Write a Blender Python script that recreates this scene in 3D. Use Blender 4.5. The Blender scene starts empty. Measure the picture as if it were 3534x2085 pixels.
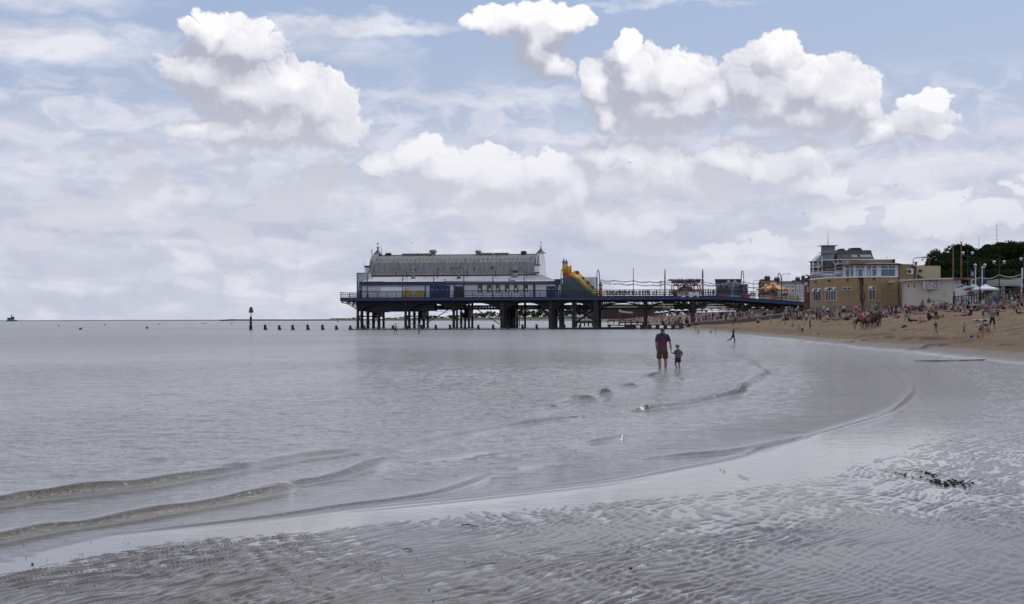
import bpy, bmesh, math, random
import numpy as np
from mathutils import Vector, Matrix
from math import sin, cos, pi, radians, atan2, hypot
random.seed(7)
rng = np.random.default_rng(7)
scene = bpy.context.scene
COL = scene.collection
# ------------------------------------------------------------------ camera
FPX, CX, CY, HY, H = 4908.0, 1767.0, 1042.5, 1102.0, 2.1
ROLL = 0.0025
cam_d = bpy.data.cameras.new('camera'); cam = bpy.data.objects.new('camera', cam_d); COL.objects.link(cam)
cam_d.sensor_width = 36.0; cam_d.sensor_fit = 'HORIZONTAL'
cam_d.lens = 36.0 * FPX / 3534.0
cam_d.shift_y = (HY - CY) / 3534.0
cam_d.clip_start = 0.2; cam_d.clip_end = 30000
cam.location = (0, 0, H)
cam.rotation_euler = (Matrix.Rotation(radians(90), 3, 'X') @ Matrix.Rotation(-ROLL, 3, 'Z')).to_euler()
scene.camera = cam
# ------------------------------------------------------------------ light
SUN_AZ, SUN_EL = radians(52), radians(48)
world = bpy.data.worlds.new('World'); scene.world = world; world.use_nodes = True
world.cycles.sampling_method = 'MANUAL'; world.cycles.sample_map_resolution = 512
sun_d = bpy.data.lights.new('sun', 'SUN'); sun = bpy.data.objects.new('sun', sun_d); COL.objects.link(sun)
sun_d.energy = 1.2; sun_d.angle = radians(10); sun_d.color = (1.0, 0.95, 0.88)
sdir = Vector((sin(SUN_AZ)*cos(SUN_EL), cos(SUN_AZ)*cos(SUN_EL), sin(SUN_EL)))
sun.rotation_euler = (-sdir).to_track_quat('-Z', 'Y').to_euler()
sun.location = (60, 60, 120)
scene.view_settings.view_transform = 'Standard'; scene.view_settings.look = 'None'
scene.view_settings.exposure = 0.07; scene.view_settings.gamma = 1.0
scene.view_settings.use_curve_mapping = False
scene.cycles.max_bounces = 6; scene.cycles.transparent_max_bounces = 12
scene.cycles.use_denoising = True
# ------------------------------------------------------------------ pixel <-> place (pixels of the 3534 x 2085 photograph)
def unroll(u, v):
 x, y = u - CX, v - CY
 return CX + x - ROLL*y, v + ROLL*x
def P(u, v, Y):
 u, v = unroll(u, v)
 return Vector(((u-CX)/FPX*Y, Y, H + (HY-v)/FPX*Y))
def W(u, v, z=0.0):
 u, v = unroll(u, v)
 Y = (H-z)*FPX/max(v-HY, 0.5)
 return Vector(((u-CX)/FPX*Y, Y, z))
XSY = [0, 66.8, 72.6, 102, 137, 195, 300, 490, 606, 859, 1800, 3000]
XSX = [22.4, 22.9, 23.1, 24.8, 27.1, 29.1, 34.3, 51, 55, 63, 96, 130]
GS = [-400, -30, 0, 1.5, 4, 8, 16, 32, 60, 200, 4000]
GZ = [-3.0, -.5, 0, .34, .85, 1.3, 2.4, 3.72, 4.5, 5.2, 8]
def shore_x(y): return np.interp(y, XSY, XSX)
def beach_z(x, y): return np.interp(np.asarray(x)-shore_x(y), GS, GZ)
def ground(u, v, y0=40, y1=900):
 """the point of the beach seen at pixel (u, v)"""
 uu, vv = unroll(u, v)
 ys = np.geomspace(y0, y1, 4000)
 zr = H + (HY-vv)/FPX*ys
 xr = (uu-CX)/FPX*ys
 zb = np.maximum(beach_z(xr, ys), 0.0)
 k = np.argmax(zr <= zb) if (zr <= zb).any() else -1
 return Vector((float(xr[k]), float(ys[k]), float(zb[k])))
# ------------------------------------------------------------------ node helpers
class NT:
 def __init__(s, tree): s.t = tree; s.l = tree.links
 def new(s, kind, **kw):
  n = s.t.nodes.new(kind)
  for k, v in kw.items(): setattr(n, k, v)
  return n
 def put(s, sock, val):
  if isinstance(val, bpy.types.NodeSocket): s.l.new(val, sock)
  elif val is not None: sock.default_value = val
 def m(s, op, a, b=None, c=None, clamp=False):
  n = s.new('ShaderNodeMath', operation=op, use_clamp=clamp)
  s.put(n.inputs[0], a)
  if b is not None: s.put(n.inputs[1], b)
  if c is not None: s.put(n.inputs[2], c)
  return n.outputs[0]
 def v(s, op, a, b=None, c=None):
  n = s.new('ShaderNodeVectorMath', operation=op)
  s.put(n.inputs[0], a)
  if b is not None: s.put(n.inputs[1], b)
  if c is not None: s.put(n.inputs[2], c)
  return n.outputs['Value'] if op in ('LENGTH', 'DOT_PRODUCT', 'DISTANCE') else n.outputs[0]
 def noise(s, vec, scale, detail=4, rough=0.5, dist=0.0, out='Fac', dims='3D'):
  n = s.new('ShaderNodeTexNoise', noise_dimensions=dims)
  s.put(n.inputs['Vector'], vec); n.inputs['Scale'].default_value = scale
  n.inputs['Detail'].default_value = detail; n.inputs['Roughness'].default_value = rough
  n.inputs['Distortion'].default_value = dist
  return n.outputs[out]
 def ramp(s, fac, lo, hi, a=0.0, b=1.0, smooth=True):
  n = s.new('ShaderNodeMapRange', interpolation_type='SMOOTHSTEP' if smooth else 'LINEAR')
  s.put(n.inputs[0], fac)
  for i, q in enumerate((lo, hi, a, b)): n.inputs[i+1].default_value = q
  return n.outputs[0]
 def mix(s, f, a, b, mode='MIX'):
  n = s.new('ShaderNodeMix', data_type='RGBA', blend_type=mode)
  s.put(n.inputs[0], f)
  s.put(n.inputs[6], (*a, 1) if isinstance(a, tuple) else a)
  s.put(n.inputs[7], (*b, 1) if isinstance(b, tuple) else b)
  return n.outputs[2]
# ------------------------------------------------------------------ sky: Nishita air with procedural clouds
def degs(du, dv):      # displayed px (2515 wide) -> azimuth, elevation in degrees
 u, v = unroll(du*1.4052, dv*1.4052)
 return math.degrees(math.atan((u-CX)/FPX)), math.degrees(math.atan((HY-v)/FPX))
DPX = 1.4052*math.degrees(1/FPX)
CUM = [(1150,480,90,34),(940,400,50,22),(1420,470,40,60),(1540,560,50,22),(520,95,62,40),(590,130,95,60),(500,190,95,60),(600,235,125,85),(720,215,70,50),(700,255,120,75),(800,275,70,80),(690,315,175,52),(820,330,70,40),(560,330,110,38),(470,325,55,20),
 (1190,50,50,28),(1290,55,95,42),(1380,60,62,36),(1330,105,66,55),(1360,150,40,50),
 (1535,140,36,46),(1560,195,80,66),(1650,200,100,58),(1620,265,110,66),(1700,255,85,52),(1460,215,40,50),(1490,285,34,45),(1760,240,40,36),
 (1900,145,66,46),(1870,205,88,66),(1985,215,105,66),(1900,265,115,60),(2060,250,92,62),(1990,295,125,36),(2130,290,40,34),
 (2280,275,46,26),(2260,325,70,36),(2160,340,58,32),
 (1490,385,46,46),(1560,395,80,55),(1630,420,60,62),(1540,450,120,38),
 (1975,385,40,34),(1940,425,66,40),(1800,390,70,32),(1860,430,60,34),(2000,462,60,24),
 (1035,385,56,36),(1100,420,110,40),(1230,440,110,52),(1340,430,82,42),(1390,500,46,50),(1470,545,72,34),(1280,510,110,40),
 (1600,545,60,24),(2440,540,60,26),(2350,575,60,22),(1780,610,50,16),(1880,605,50,18),(2060,540,70,20)]
STR = [(120,30,230,46,.7),(70,140,330,50,.8),(330,120,110,40,.55),(850,72,290,26,.8),(740,120,230,46,.6),(900,150,150,26,.35),(1200,240,290,24,.6),(1330,330,160,20,.5),(960,295,130,26,.45),
 (320,310,260,44,.45),(80,340,150,40,.5),(1690,6,130,12,.6),(960,0,70,8,.4),(2330,410,230,20,.6),(2250,450,280,20,.45),(1500,15,60,8,.4)]
GREY = [(120,570,130,28,.8),(410,570,90,28,.5),(700,575,150,26,.65),(620,540,170,30,.4),(1150,560,150,40,.6),(1480,600,110,24,.4),(1050,480,110,30,.4),(1590,470,140,24,.5),(1330,590,130,22,.4),(2050,350,110,14,.3)]
def ell(g, vec, du, dv, ru, rv, grow=1.0):
 a, e = degs(du, dv)
 n = g.new('ShaderNodeVectorMath', operation='MULTIPLY_ADD')
 g.l.new(vec, n.inputs[0])
 sx, sy = 1/(ru*DPX*grow), 1/(rv*DPX*grow)
 n.inputs[1].default_value = (sx, sy, 0); n.inputs[2].default_value = (-a*sx, -e*sy, 0)
 return g.v('LENGTH', n.outputs[0])
def cloud_group():
 gt = bpy.data.node_groups.new('cumulus_field', 'ShaderNodeTree')
 gt.interface.new_socket('Vector', in_out='INPUT', socket_type='NodeSocketVector')
 gt.interface.new_socket('Field', in_out='OUTPUT', socket_type='NodeSocketFloat')
 g = NT(gt); i = g.new('NodeGroupInput'); o = g.new('NodeGroupOutput')
 qq = i.outputs[0]
 acc = None
 for b in CUM:
  d = ell(g, qq, *b, 1.16)
  if acc is None: acc = d
  else:
   n = g.new('ShaderNodeMath', operation='SMOOTH_MIN'); g.l.new(acc, n.inputs[0]); g.l.new(d, n.inputs[1]); n.inputs[2].default_value = 0.2
   acc = n.outputs[0]
 g.l.new(g.m('SUBTRACT', 1.0, acc), o.inputs[0])
 return gt
def build_sky():
 g = NT(world.node_tree); g.t.nodes.clear()
 out = g.new('ShaderNodeOutputWorld'); bg = g.new('ShaderNodeBackground')
 g.l.new(bg.outputs[0], out.inputs[0])
 sky = g.new('ShaderNodeTexSky', sky_type='NISHITA', sun_disc=False)
 sky.sun_elevation = SUN_EL; sky.sun_rotation = SUN_AZ; sky.air_density = 1.0; sky.dust_density = 1.2; sky.ozone_density = 1.5
 STRENGTH = 0.1
 bg.inputs[1].default_value = STRENGTH
 D = g.new('ShaderNodeTexCoord').outputs['Generated']
 D = g.v('NORMALIZE', D)
 sep = g.new('ShaderNodeSeparateXYZ'); g.l.new(D, sep.inputs[0])
 az = g.m('MULTIPLY', g.m('ARCTAN2', sep.outputs[0], sep.outputs[1]), 57.29578)
 el = g.m('MULTIPLY', g.m('ARCSINE', sep.outputs[2]), 57.29578)
 cmb = g.new('ShaderNodeCombineXYZ'); g.l.new(az, cmb.inputs[0]); g.l.new(el, cmb.inputs[1])
 q = cmb.outputs[0]
 inv = 1.0/STRENGTH
 st = g.v('MULTIPLY', q, (0.16, 0.75, 1))
 n1 = g.noise(st, 1.0, 4, .55, .4, dims='2D')
 n2 = g.noise(g.v('MULTIPLY', q, (.45, .8, 1)), 1.0, 5, .6, .3, dims='2D')
 blue = g.mix(g.ramp(el, 0, 40, 0.74, 0.45), sky.outputs[0], (.355*inv, .455*inv, .675*inv))
 veil = g.mix(g.ramp(el, 1.0, 15, .92, .06), blue, (.50*inv, .53*inv, .65*inv))
 wq = g.v('ADD', q, g.v('MULTIPLY', g.v('SUBTRACT', g.noise(g.v('MULTIPLY', q, (.4, 1, 1)), .9, 3, .6, out='Color', dims='2D'), (.5, .5, .5)), (4.0, 1.5, 0)))
 cov = None
 for du, dv, ru, rv, a in STR:
  d = ell(g, wq, du, dv, ru, rv)
  r = g.ramp(d, 0.35, 1.35, a, 0.0)
  cov = r if cov is None else g.m('MAXIMUM', cov, r)
 low = g.m('MULTIPLY', g.ramp(el, 5.2, 9.2, .62, 0.0), g.ramp(n2, .30, .62, .35, 1.0))
 wide = g.m('MULTIPLY', g.ramp(n1, .52, .72, 0, .55), g.ramp(el, 6, 16, .25, 1.0))
 cov = g.m('MAXIMUM', g.m('MULTIPLY', cov, g.ramp(n2, .25, .55, .55, 1.05)), low)
 out_f = g.m('MAXIMUM', g.ramp(el, 13.5, 19, 0, 1), g.ramp(g.m('ABSOLUTE', az), 21.5, 29, 0, 1))
 cov = g.m('MAXIMUM', cov, g.m('MULTIPLY', wide, out_f))
 strcol = g.mix(g.ramp(n1, .35, .65), (.60*inv, .625*inv, .72*inv), (.84*inv, .84*inv, .89*inv))
 c = g.mix(cov, veil, strcol)
 low_t = g.mix(g.m('MULTIPLY', g.ramp(g.noise(g.v('MULTIPLY', q, (.48, .9, 1)), 1.2, 4, .55, .5, dims='2D'), .40, .68), g.ramp(el, 1.5, 9, 0, .55) ), c, (.78*inv, .77*inv, .855*inv))
 lowmask = g.m('MULTIPLY', g.ramp(el, 8.0, 10.5, 1, 0), g.ramp(el, 1.2, 3.0, 0, 1))
 c = g.mix(lowmask, c, low_t)
 for du, dv, ru, rv, a in GREY:
  d = ell(g, wq, du, dv, ru, rv)
  c = g.mix(g.ramp(d, .3, 1.25, a, 0), c, (.47*inv, .50*inv, .63*inv))
 grp = cloud_group()
 w1 = g.v('MULTIPLY', g.v('SUBTRACT', g.noise(q, 0.7, 1, .5, out='Color', dims='2D'), (.5, .5, .5)), (1.1, .8, 0))
 w2 = g.v('MULTIPLY', g.v('SUBTRACT', g.noise(q, 2.2, 1, .5, out='Color', dims='2D'), (.5, .5, .5)), (.36, .32, 0))
 qq = g.v('ADD', g.v('ADD', q, w1), w2)
 def fld(vec):
  n = g.new('ShaderNodeGroup'); n.node_tree = grp; g.l.new(vec, n.inputs[0]); return n.outputs[0]
 def dome(vec, sc):
  n = g.new('ShaderNodeTexVoronoi', voronoi_dimensions='2D', feature='F1'); g.l.new(vec, n.inputs['Vector']); n.inputs['Scale'].default_value = sc
  d = n.outputs['Distance']
  return g.m('SQRT', g.m('SUBTRACT', 1.0, g.m('MULTIPLY', g.m('MULTIPLY', d, d), 1.15), clamp=True))
 def lumps(vec):
  return g.m('ADD', g.m('MULTIPLY', dome(vec, .95), .34), g.m('ADD', g.m('MULTIPLY', dome(vec, 2.3), .20), g.m('MULTIPLY', dome(vec, 5.6), .085)))
 off_s = (.075, .13, 0)
 fb = fld(qq); fb1 = fld(g.v('ADD', qq, (.35, .85, 0)))
 l0 = lumps(qq); l1 = lumps(g.v('ADD', qq, off_s))
 fine = g.m('MULTIPLY', g.m('SUBTRACT', g.noise(q, 5.5, 4, .66, dims='2D'), .5), .22)
 gen = g.m('MULTIPLY', g.m('SUBTRACT', g.noise(g.v('MULTIPLY', D, (1, 1, 2.2)), 5.0, 4, .55), .55), 5.0)
 gen = g.m('SUBTRACT', gen, g.ramp(out_f, 0, 1, 6, 0))
 f0 = g.m('MAXIMUM', g.m('ADD', g.m('ADD', fb, fine), g.m('SUBTRACT', l0, .40)), gen)
 broad = g.m('SUBTRACT', fb, fb1)
 lowf = g.m('ADD', g.m('MULTIPLY', g.m('SUBTRACT', g.noise(g.v('MULTIPLY', q, (.30, .62, 1)), 1.0, 2, .5, dims='2D'), .52), 4.2), g.m('SUBTRACT', l0, .42))
 lowf = g.m('SUBTRACT', g.m('ADD', lowf, fine), g.m('ADD', g.ramp(el, 6.0, 8.6, 0, 2.0), g.ramp(el, 1.6, 3.4, 1.5, 0)))
 f0 = g.m('MAXIMUM', f0, lowf)
 rim = g.ramp(f0, 0, .75, 1.0, .35)
 lit = g.m('ADD', g.m('MULTIPLY', broad, 1.0), g.m('MULTIPLY', g.m('MULTIPLY', g.m('SUBTRACT', l0, l1), 2.6), rim))
 lit = g.m('ADD', lit, g.m('MULTIPLY', g.m('SUBTRACT', n2, .5), .45))
 soft = g.ramp(broad, -.3, .35, .46, .15)
 edge = g.m('DIVIDE', g.m('ADD', f0, .02), soft, clamp=True)
 edge = g.m('MULTIPLY', g.m('MULTIPLY', edge, edge), g.m('SUBTRACT', 3.0, g.m('MULTIPLY', edge, 2.0)))
 col = g.mix(g.ramp(lit, -.32, .48), (.43*inv, .45*inv, .54*inv), (.745*inv, .745*inv, .81*inv))
 col = g.mix(g.ramp(lit, .34, 1.0), col, (.95*inv, .945*inv, .97*inv))
 col = g.mix(g.ramp(el, 2.5, 10.5, .76, 0), col, (.70*inv, .71*inv, .78*inv))
 c = g.mix(g.m('MULTIPLY', edge, g.ramp(el, 1.5, 8, .60, 1.0)), c, col)
 c = g.mix(g.ramp(el, -.35, -.05), (.2*inv, .19*inv, .2*inv), c)
 g.l.new(c, bg.inputs[0])
build_sky()
# ------------------------------------------------------------------ numpy noise
def _hash(ix, iy, seed):
 h = (ix.astype(np.int64)*374761393 + iy.astype(np.int64)*668265263 + seed*1442695041) & 0xffffffff
 h = ((h ^ (h >> 13))*1274126177) & 0xffffffff
 return ((h ^ (h >> 16)) & 0xffff)/65535.0
def vnoise(x, y, seed=0):
 ix = np.floor(x); iy = np.floor(y); fx = x-ix; fy = y-iy
 fx = fx*fx*fx*(fx*(fx*6-15)+10); fy = fy*fy*fy*(fy*(fy*6-15)+10)
 a = _hash(ix, iy, seed); b = _hash(ix+1, iy, seed); c = _hash(ix, iy+1, seed); d = _hash(ix+1, iy+1, seed)
 return (a*(1-fx)+b*fx)*(1-fy) + (c*(1-fx)+d*fx)*fy - 0.5
def fbm(x, y, octv=4, seed=0, gain=.5):
 s = 0; a = 1.0
 for k in range(octv):
  s = s + a*vnoise(x, y, seed+k*17); x = x*2.03+3.1; y = y*2.03+1.7; a *= gain
 return s
def sstep(x, a, b):
 t = np.clip((x-a)/(b-a), 0, 1); return t*t*(3-2*t)
# ------------------------------------------------------------------ mesh helpers
MATS = {}
def link_obj(name, me, parent=None):
 o = bpy.data.objects.new(name, me); COL.objects.link(o)
 if parent is not None: o.parent = parent
 return o
def grid_mesh(name, X, Y, Z, mat, attr=None):
 nr, nc = X.shape
 me = bpy.data.meshes.new(name)
 me.vertices.add(nr*nc)
 me.vertices.foreach_set('co', np.stack([X, Y, Z], -1).astype(np.float32).ravel())
 i = np.arange(nr*nc).reshape(nr, nc)
 q = np.stack([i[:-1, :-1], i[:-1, 1:], i[1:, 1:], i[1:, :-1]], -1).reshape(-1, 4)
 me.loops.add(q.size); me.polygons.add(len(q))
 me.loops.foreach_set('vertex_index', q.astype(np.int32).ravel())
 me.polygons.foreach_set('loop_start', np.arange(0, q.size, 4, dtype=np.int32))
 me.polygons.foreach_set('loop_total', np.full(len(q), 4, dtype=np.int32))
 me.update(); me.polygons.foreach_set('use_smooth', np.ones(len(q), bool))
 for k, a in (attr or {}).items():
  at = me.attributes.new(k, 'FLOAT', 'POINT'); at.data.foreach_set('value', a.astype(np.float32).ravel())
 me.materials.append(mat); me.validate(); me.update()
 return link_obj(name, me)
# ------------------------------------------------------------------ materials
def mat_new(name):
 m = bpy.data.materials.new(name); m.use_nodes = True
 g = NT(m.node_tree); b = m.node_tree.nodes['Principled BSDF']
 return m, g, b
def M(name, col, rough=.7, var=.12, scale=3.0, metal=0.0, bump=0.0, bscale=None, spec=.5, dirt=None, stretch=None):
 if name in MATS: return MATS[name]
 m, g, b = mat_new(name)
 tc = g.new('ShaderNodeTexCoord').outputs['Object']
 if stretch: tc = g.v('MULTIPLY', tc, stretch)
 n = g.noise(tc, scale, 4, .6)
 c = g.mix(n, tuple(x*(1-var) for x in col), tuple(min(1, x*(1+var)) for x in col))
 if dirt:
  c = g.mix(g.ramp(g.noise(tc, scale*.37, 6, .65), .5, .7, 0, dirt[1]), c, dirt[0])
 g.l.new(c, b.inputs['Base Color'])
 b.inputs['Roughness'].default_value = rough; b.inputs['Metallic'].default_value = metal
 b.inputs['Specular IOR Level'].default_value = spec
 if bump:
  bn = g.new('ShaderNodeBump'); bn.inputs['Strength'].default_value = bump; bn.inputs['Distance'].default_value = .05
  g.l.new(g.noise(tc, bscale or scale*4, 4, .6), bn.inputs['Height']); g.l.new(bn.outputs[0], b.inputs['Normal'])
 MATS[name] = m
 return m
def sand_material():
 m, g, b = mat_new('sand')
 pos = g.new('ShaderNodeNewGeometry').outputs['Position']
 dry = g.new('ShaderNodeAttribute', attribute_name='dry').outputs['Fac']
 zr = g.new('ShaderNodeAttribute', attribute_name='up').outputs['Fac']
 n1 = g.noise(pos, .35, 5, .6); n2 = g.noise(pos, 3.0, 5, .65); n3 = g.noise(pos, 22.0, 3, .6)
 z2 = g.m('ADD', zr, g.m('MULTIPLY', g.m('SUBTRACT', n1, .5), .22))
 wetc = g.mix(n2, (.080, .055, .036), (.150, .112, .082))
 peb = g.mix(n3, (.15, .125, .098), (.33, .285, .23))
 damp = g.mix(n2, (.15, .092, .046), (.215, .138, .075))
 dryc = g.mix(n2, (.25, .160, .084), (.375, .255, .142))
 c = g.mix(g.ramp(z2, .0, .06), wetc, peb)
 c = g.mix(g.ramp(z2, .32, .46), c, damp)
 c = g.mix(g.ramp(z2, .62, 1.0), c, dryc)
 digs = g.new('ShaderNodeAttribute', attribute_name='dug').outputs['Fac']
 c = g.mix(digs, c, (.040, .024, .014))
 c = g.mix(g.m('MULTIPLY', g.ramp(g.noise(g.v('MULTIPLY', pos, (.5, 1, 1)), 1.1, 5, .7), .48, .62, 0, .8), dry), c, (.14, .090, .048))
 c = g.mix(g.m('MULTIPLY', g.ramp(g.noise(g.v('MULTIPLY', pos, (1.6, .8, 1)), 1.9, 4, .75), .52, .62, 0, .5), dry), c, (.11, .07, .038))
 g.l.new(c, b.inputs['Base Color'])
 g.l.new(g.ramp(z2, .0, .3, .17, .9), b.inputs['Roughness'])
 b.inputs['IOR'].default_value = 1.42
 bn = g.new('ShaderNodeBump'); bn.inputs['Strength'].default_value = 1.0
 g.l.new(g.ramp(dry, 0, 1, .0015, .34), bn.inputs['Distance'])
 g.l.new(g.m('ADD', g.noise(pos, 2.2, 6, .68), g.m('MULTIPLY', g.noise(pos, 30, 3, .6), .25)), bn.inputs['Height'])
 g.l.new(bn.outputs[0], b.inputs['Normal'])
 return m
def water_material():
 m, g, b = mat_new('sea_water')
 pos = g.new('ShaderNodeNewGeometry').outputs['Position']
 calm = g.new('ShaderNodeAttribute', attribute_name='calm').outputs['Fac']
 wv = g.new('ShaderNodeAttribute', attribute_name='wave').outputs['Fac']
 p1 = g.v('MULTIPLY', pos, (1.0, 1.35, 1))
 big = g.noise(p1, .55, 3, .55); mid = g.noise(p1, 2.3, 4, .6, .3); fine = g.noise(p1, 8.0, 3, .6)
 patch = g.ramp(g.noise(g.v('MULTIPLY', pos, (.035, .02, 1)), 1.0, 4, .6), .38, .62, .45, 1.25)
 h = g.m('ADD', g.m('MULTIPLY', big, .13), g.m('ADD', g.m('MULTIPLY', mid, .095), g.m('MULTIPLY', fine, .040)))
 sy = g.new('ShaderNodeSeparateXYZ'); g.l.new(pos, sy.inputs[0])
 h = g.m('MULTIPLY', g.m('MULTIPLY', h, patch), g.ramp(sy.outputs[1], 20, 110, 1.0, 2.4))
 h = g.m('ADD', h, g.m('MULTIPLY', g.m('MULTIPLY', g.noise(g.v('MULTIPLY', pos, (.05, .22, 1)), 1.0, 5, .65), .55), g.ramp(sy.outputs[1], 40, 130)))
 h = g.m('MULTIPLY', h, g.m('SUBTRACT', 1.0, g.m('MULTIPLY', calm, .955)))
 env = g.new('ShaderNodeAttribute', attribute_name='env').outputs['Fac']
 h = g.m('MULTIPLY', h, g.m('SUBTRACT', 1.0, g.m('MULTIPLY', env, .93)))
 h = g.m('ADD', h, g.m('MULTIPLY', g.m('MULTIPLY', g.m('ADD', g.m('MULTIPLY', g.noise(g.v('MULTIPLY', pos, (1, 1, .5)), 17.0, 4, .65), .022), g.m('MULTIPLY', g.noise(pos, 3.4, 4, .7), g.ramp(sy.outputs[1], 24, 40, 0, .16))), 1.0), wv))
 bn = g.new('ShaderNodeBump'); bn.inputs['Strength'].default_value = 1.0; bn.inputs['Distance'].default_value = 1.35
 g.l.new(h, bn.inputs['Height']); g.l.new(bn.outputs[0], b.inputs['Normal'])
 mud = g.mix(g.noise(pos, .4, 3, .5), (.24, .225, .205), (.30, .285, .262))
 foam = g.m('MULTIPLY', wv, g.ramp(g.noise(pos, 11.0, 4, .7), .58, .72, 0, .38))
 mud = g.mix(g.m('MULTIPLY', wv, .92), mud, (.060, .044, .026)); c = g.mix(foam, mud, (.62, .60, .58))
 g.l.new(c, b.inputs['Base Color'])
 sp = g.new('ShaderNodeSeparateXYZ'); g.l.new(pos, sp.inputs[0])
 far = g.ramp(sp.outputs[1], 25, 160); g.l.new(g.m('ADD', g.ramp(calm, 0, .9, .085, .03), g.m('MULTIPLY', far, .13)), b.inputs['Roughness']); b.inputs['IOR'].default_value = 1.42
 return m
MAT_SAND = sand_material(); MAT_WATER = water_material()
# ------------------------------------------------------------------ ground and sea
def fan(rows, cols):
 T, Y = np.meshgrid(cols, rows); return T*Y, Y
def densify(pl, n=14):
 out = []
 p = [pl[0]] + list(pl) + [pl[-1]]
 for i in range(1, len(p)-2):
  for k in range(n):
   t = k/n
   out.append(tuple(.5*((2*p[i][j]) + (-p[i-1][j]+p[i+1][j])*t + (2*p[i-1][j]-5*p[i][j]+4*p[i+1][j]-p[i+2][j])*t*t + (-p[i-1][j]+3*p[i][j]-3*p[i+1][j]+p[i+2][j])*t**3) for j in range(len(pl[0]))))
 out.append(tuple(pl[-1])); return out
EDGE = [(-400,1500),(-100,1408),(300,1312),(560,1290),(850,1252),(1100,1228),(1240,1213),(1480,1185),(1620,1160),(1800,1125),(1860,1103),(1970,1075),(2110,1035),(2185,1010),(2225,980),(2240,955),(2230,930),(2200,905),(2150,882),(2120,870),(2080,857)]
def toworld(pl): return np.array([[*W(a*1.4052, b*1.4052)[:2]] for a, b in pl])
def dist_poly(X, Y, pts, wts=None):
 """distance and side (+ = shoreward/right of travel) to a polyline, and the weight along it"""
 D = np.full(X.shape, 1e9); S = np.zeros(X.shape); Wt = np.zeros(X.shape)
 for i in range(len(pts)-1):
  ax, ay = pts[i]; bx, by = pts[i+1]
  dx, dy = bx-ax, by-ay; L = dx*dx+dy*dy+1e-9
  t = np.clip(((X-ax)*dx+(Y-ay)*dy)/L, 0, 1)
  ex = X-(ax+t*dx); ey = Y-(ay+t*dy); d = np.hypot(ex, ey)
  m = d < D
  D = np.where(m, d, D); S = np.where(m, np.sign(ex*dy-ey*dx), S)
  if wts is not None: Wt = np.where(m, wts[i]+(wts[i+1]-wts[i])*t, Wt)
 return D, S, Wt
def build_water():
 ypx = np.concatenate([np.linspace(1500, 800, 40, endpoint=False), np.linspace(800, 420, 290, endpoint=False), np.linspace(420, 150, 400, endpoint=False), np.linspace(150, 34, 90, endpoint=False), np.linspace(34, 1.0, 60)])
 rows = H*FPX/ypx
 cols = np.concatenate([np.linspace(-1.6, -.40, 20, endpoint=False), np.linspace(-.40, .385, 770), np.linspace(.42, 1.2, 14)])
 X, Y = fan(rows, cols); Z = np.zeros_like(X)
 wave = np.zeros_like(X)
 e = toworld(densify(EDGE, 6)); e = [tuple(q) for q in e]
 D, S, _ = dist_poly(X, Y, e)
 sea = np.where(S < 0, D, -D)          # metres seaward of the swash edge
 sea = np.where(Y > 75, 5.0, sea)
 jit = fbm(X*1.3, Y*1.3, 3, 5)*.25
 calm = 1-(.22*sstep(Y, 22, 34)+.5*sstep(Y, 32, 44))*sstep(sea, .5, -.5)-sstep(sea, -.02, .25)*(.55+.45*sstep(sea, 1.0, 8.0))
 wob = fbm(X*.22, Y*.22, 2, 3)+.07*fbm(X*1.6, Y*1.6, 2, 4)
 env = np.zeros_like(X)
 def crest(pl, amp, back, front, turb, wts=None, jitter=.35):
  nonlocal Z, wave, env
  n = 8
  if wts is None: wts = [1]*len(pl)
  dp = densify([(a, b, w) for (a, b), w in zip(pl, wts)], n)
  pts = [tuple(W(a*1.4052, b*1.4052)[:2]) for a, b, w in dp]; ww = [w for a, b, w in dp]
  xs = [p_[0] for p_ in pts]; ys = [p_[1] for p_ in pts]
  r0 = np.searchsorted(rows, min(ys)-6*back-1); r1 = np.searchsorted(rows, max(ys)+6*back+1)
  sl = slice(max(0, r0), min(len(rows), r1))
  d, s, wt = dist_poly(X[sl], Y[sl], pts, ww)
  sd = d*s + jitter*back*(.9*fbm(X[sl]*.55, Y[sl]*.55, 2, int(amp*999))+.07*fbm(X[sl]*3.1, Y[sl]*3.1, 2, int(amp*991)))   # + shoreward (towards the camera)
  fr = np.maximum(front, 1.2*np.where(Y[sl] < 24.5, 1.31, .675)*Y[sl]**2/10307)
  prof = np.where(sd > 0, np.exp(-(sd/fr)**2), np.exp(-(np.abs(sd)/back)**1.4))
  prof = prof*np.clip(wt, 0, 1)*np.clip(.85+.8*wob[sl]+(.5 if back in (.45, .38) else .2)*fbm(X[sl]*.9+Y[sl]*.5, Y[sl]*.8, 2, int(amp*777)), .35, 1.4)
  trough = -.07*np.exp(-((sd-fr*3)/(fr*2.2))**2)*np.clip(wt, 0, 1)
  Z[sl] += amp*(prof+trough)
  tb = np.clip(wt, 0, 1)*turb*np.exp(-((sd-fr*.45)/(fr*.9))**2)
  wave[sl] = np.maximum(wave[sl], tb); env[sl] = np.maximum(env[sl], np.clip(wt*1.5, 0, 1)*np.exp(-(np.abs(sd-.05)/(.10+back*.5))**2))
 crest([(-160,1262),(0,1239),(60,1228),(200,1214),(350,1196),(480,1172),(560,1156),(600,1146)], .105, .45, .10, 1.0, [1,1,1,1,1,.9,.75,.3], .25)
 crest([(600,1148),(690,1135),(760,1124),(850,1114),(950,1106)], .09, .5, .16, .25, [.6,1,1,.8,.1])
 crest([(940,1110),(1020,1092),(1100,1072),(1170,1060),(1250,1046),(1330,1034),(1386,1028)], .13, .5, .14, .7, [.1,.5,.7,.8,.9,1,.7])
 crest([(-160,1352),(0,1325),(120,1303),(300,1277),(500,1243),(620,1220),(690,1205),(712,1194)], .075, .38, .07, 1.0, [1,1,1,1,1,1,.9,.2], .2)
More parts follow.
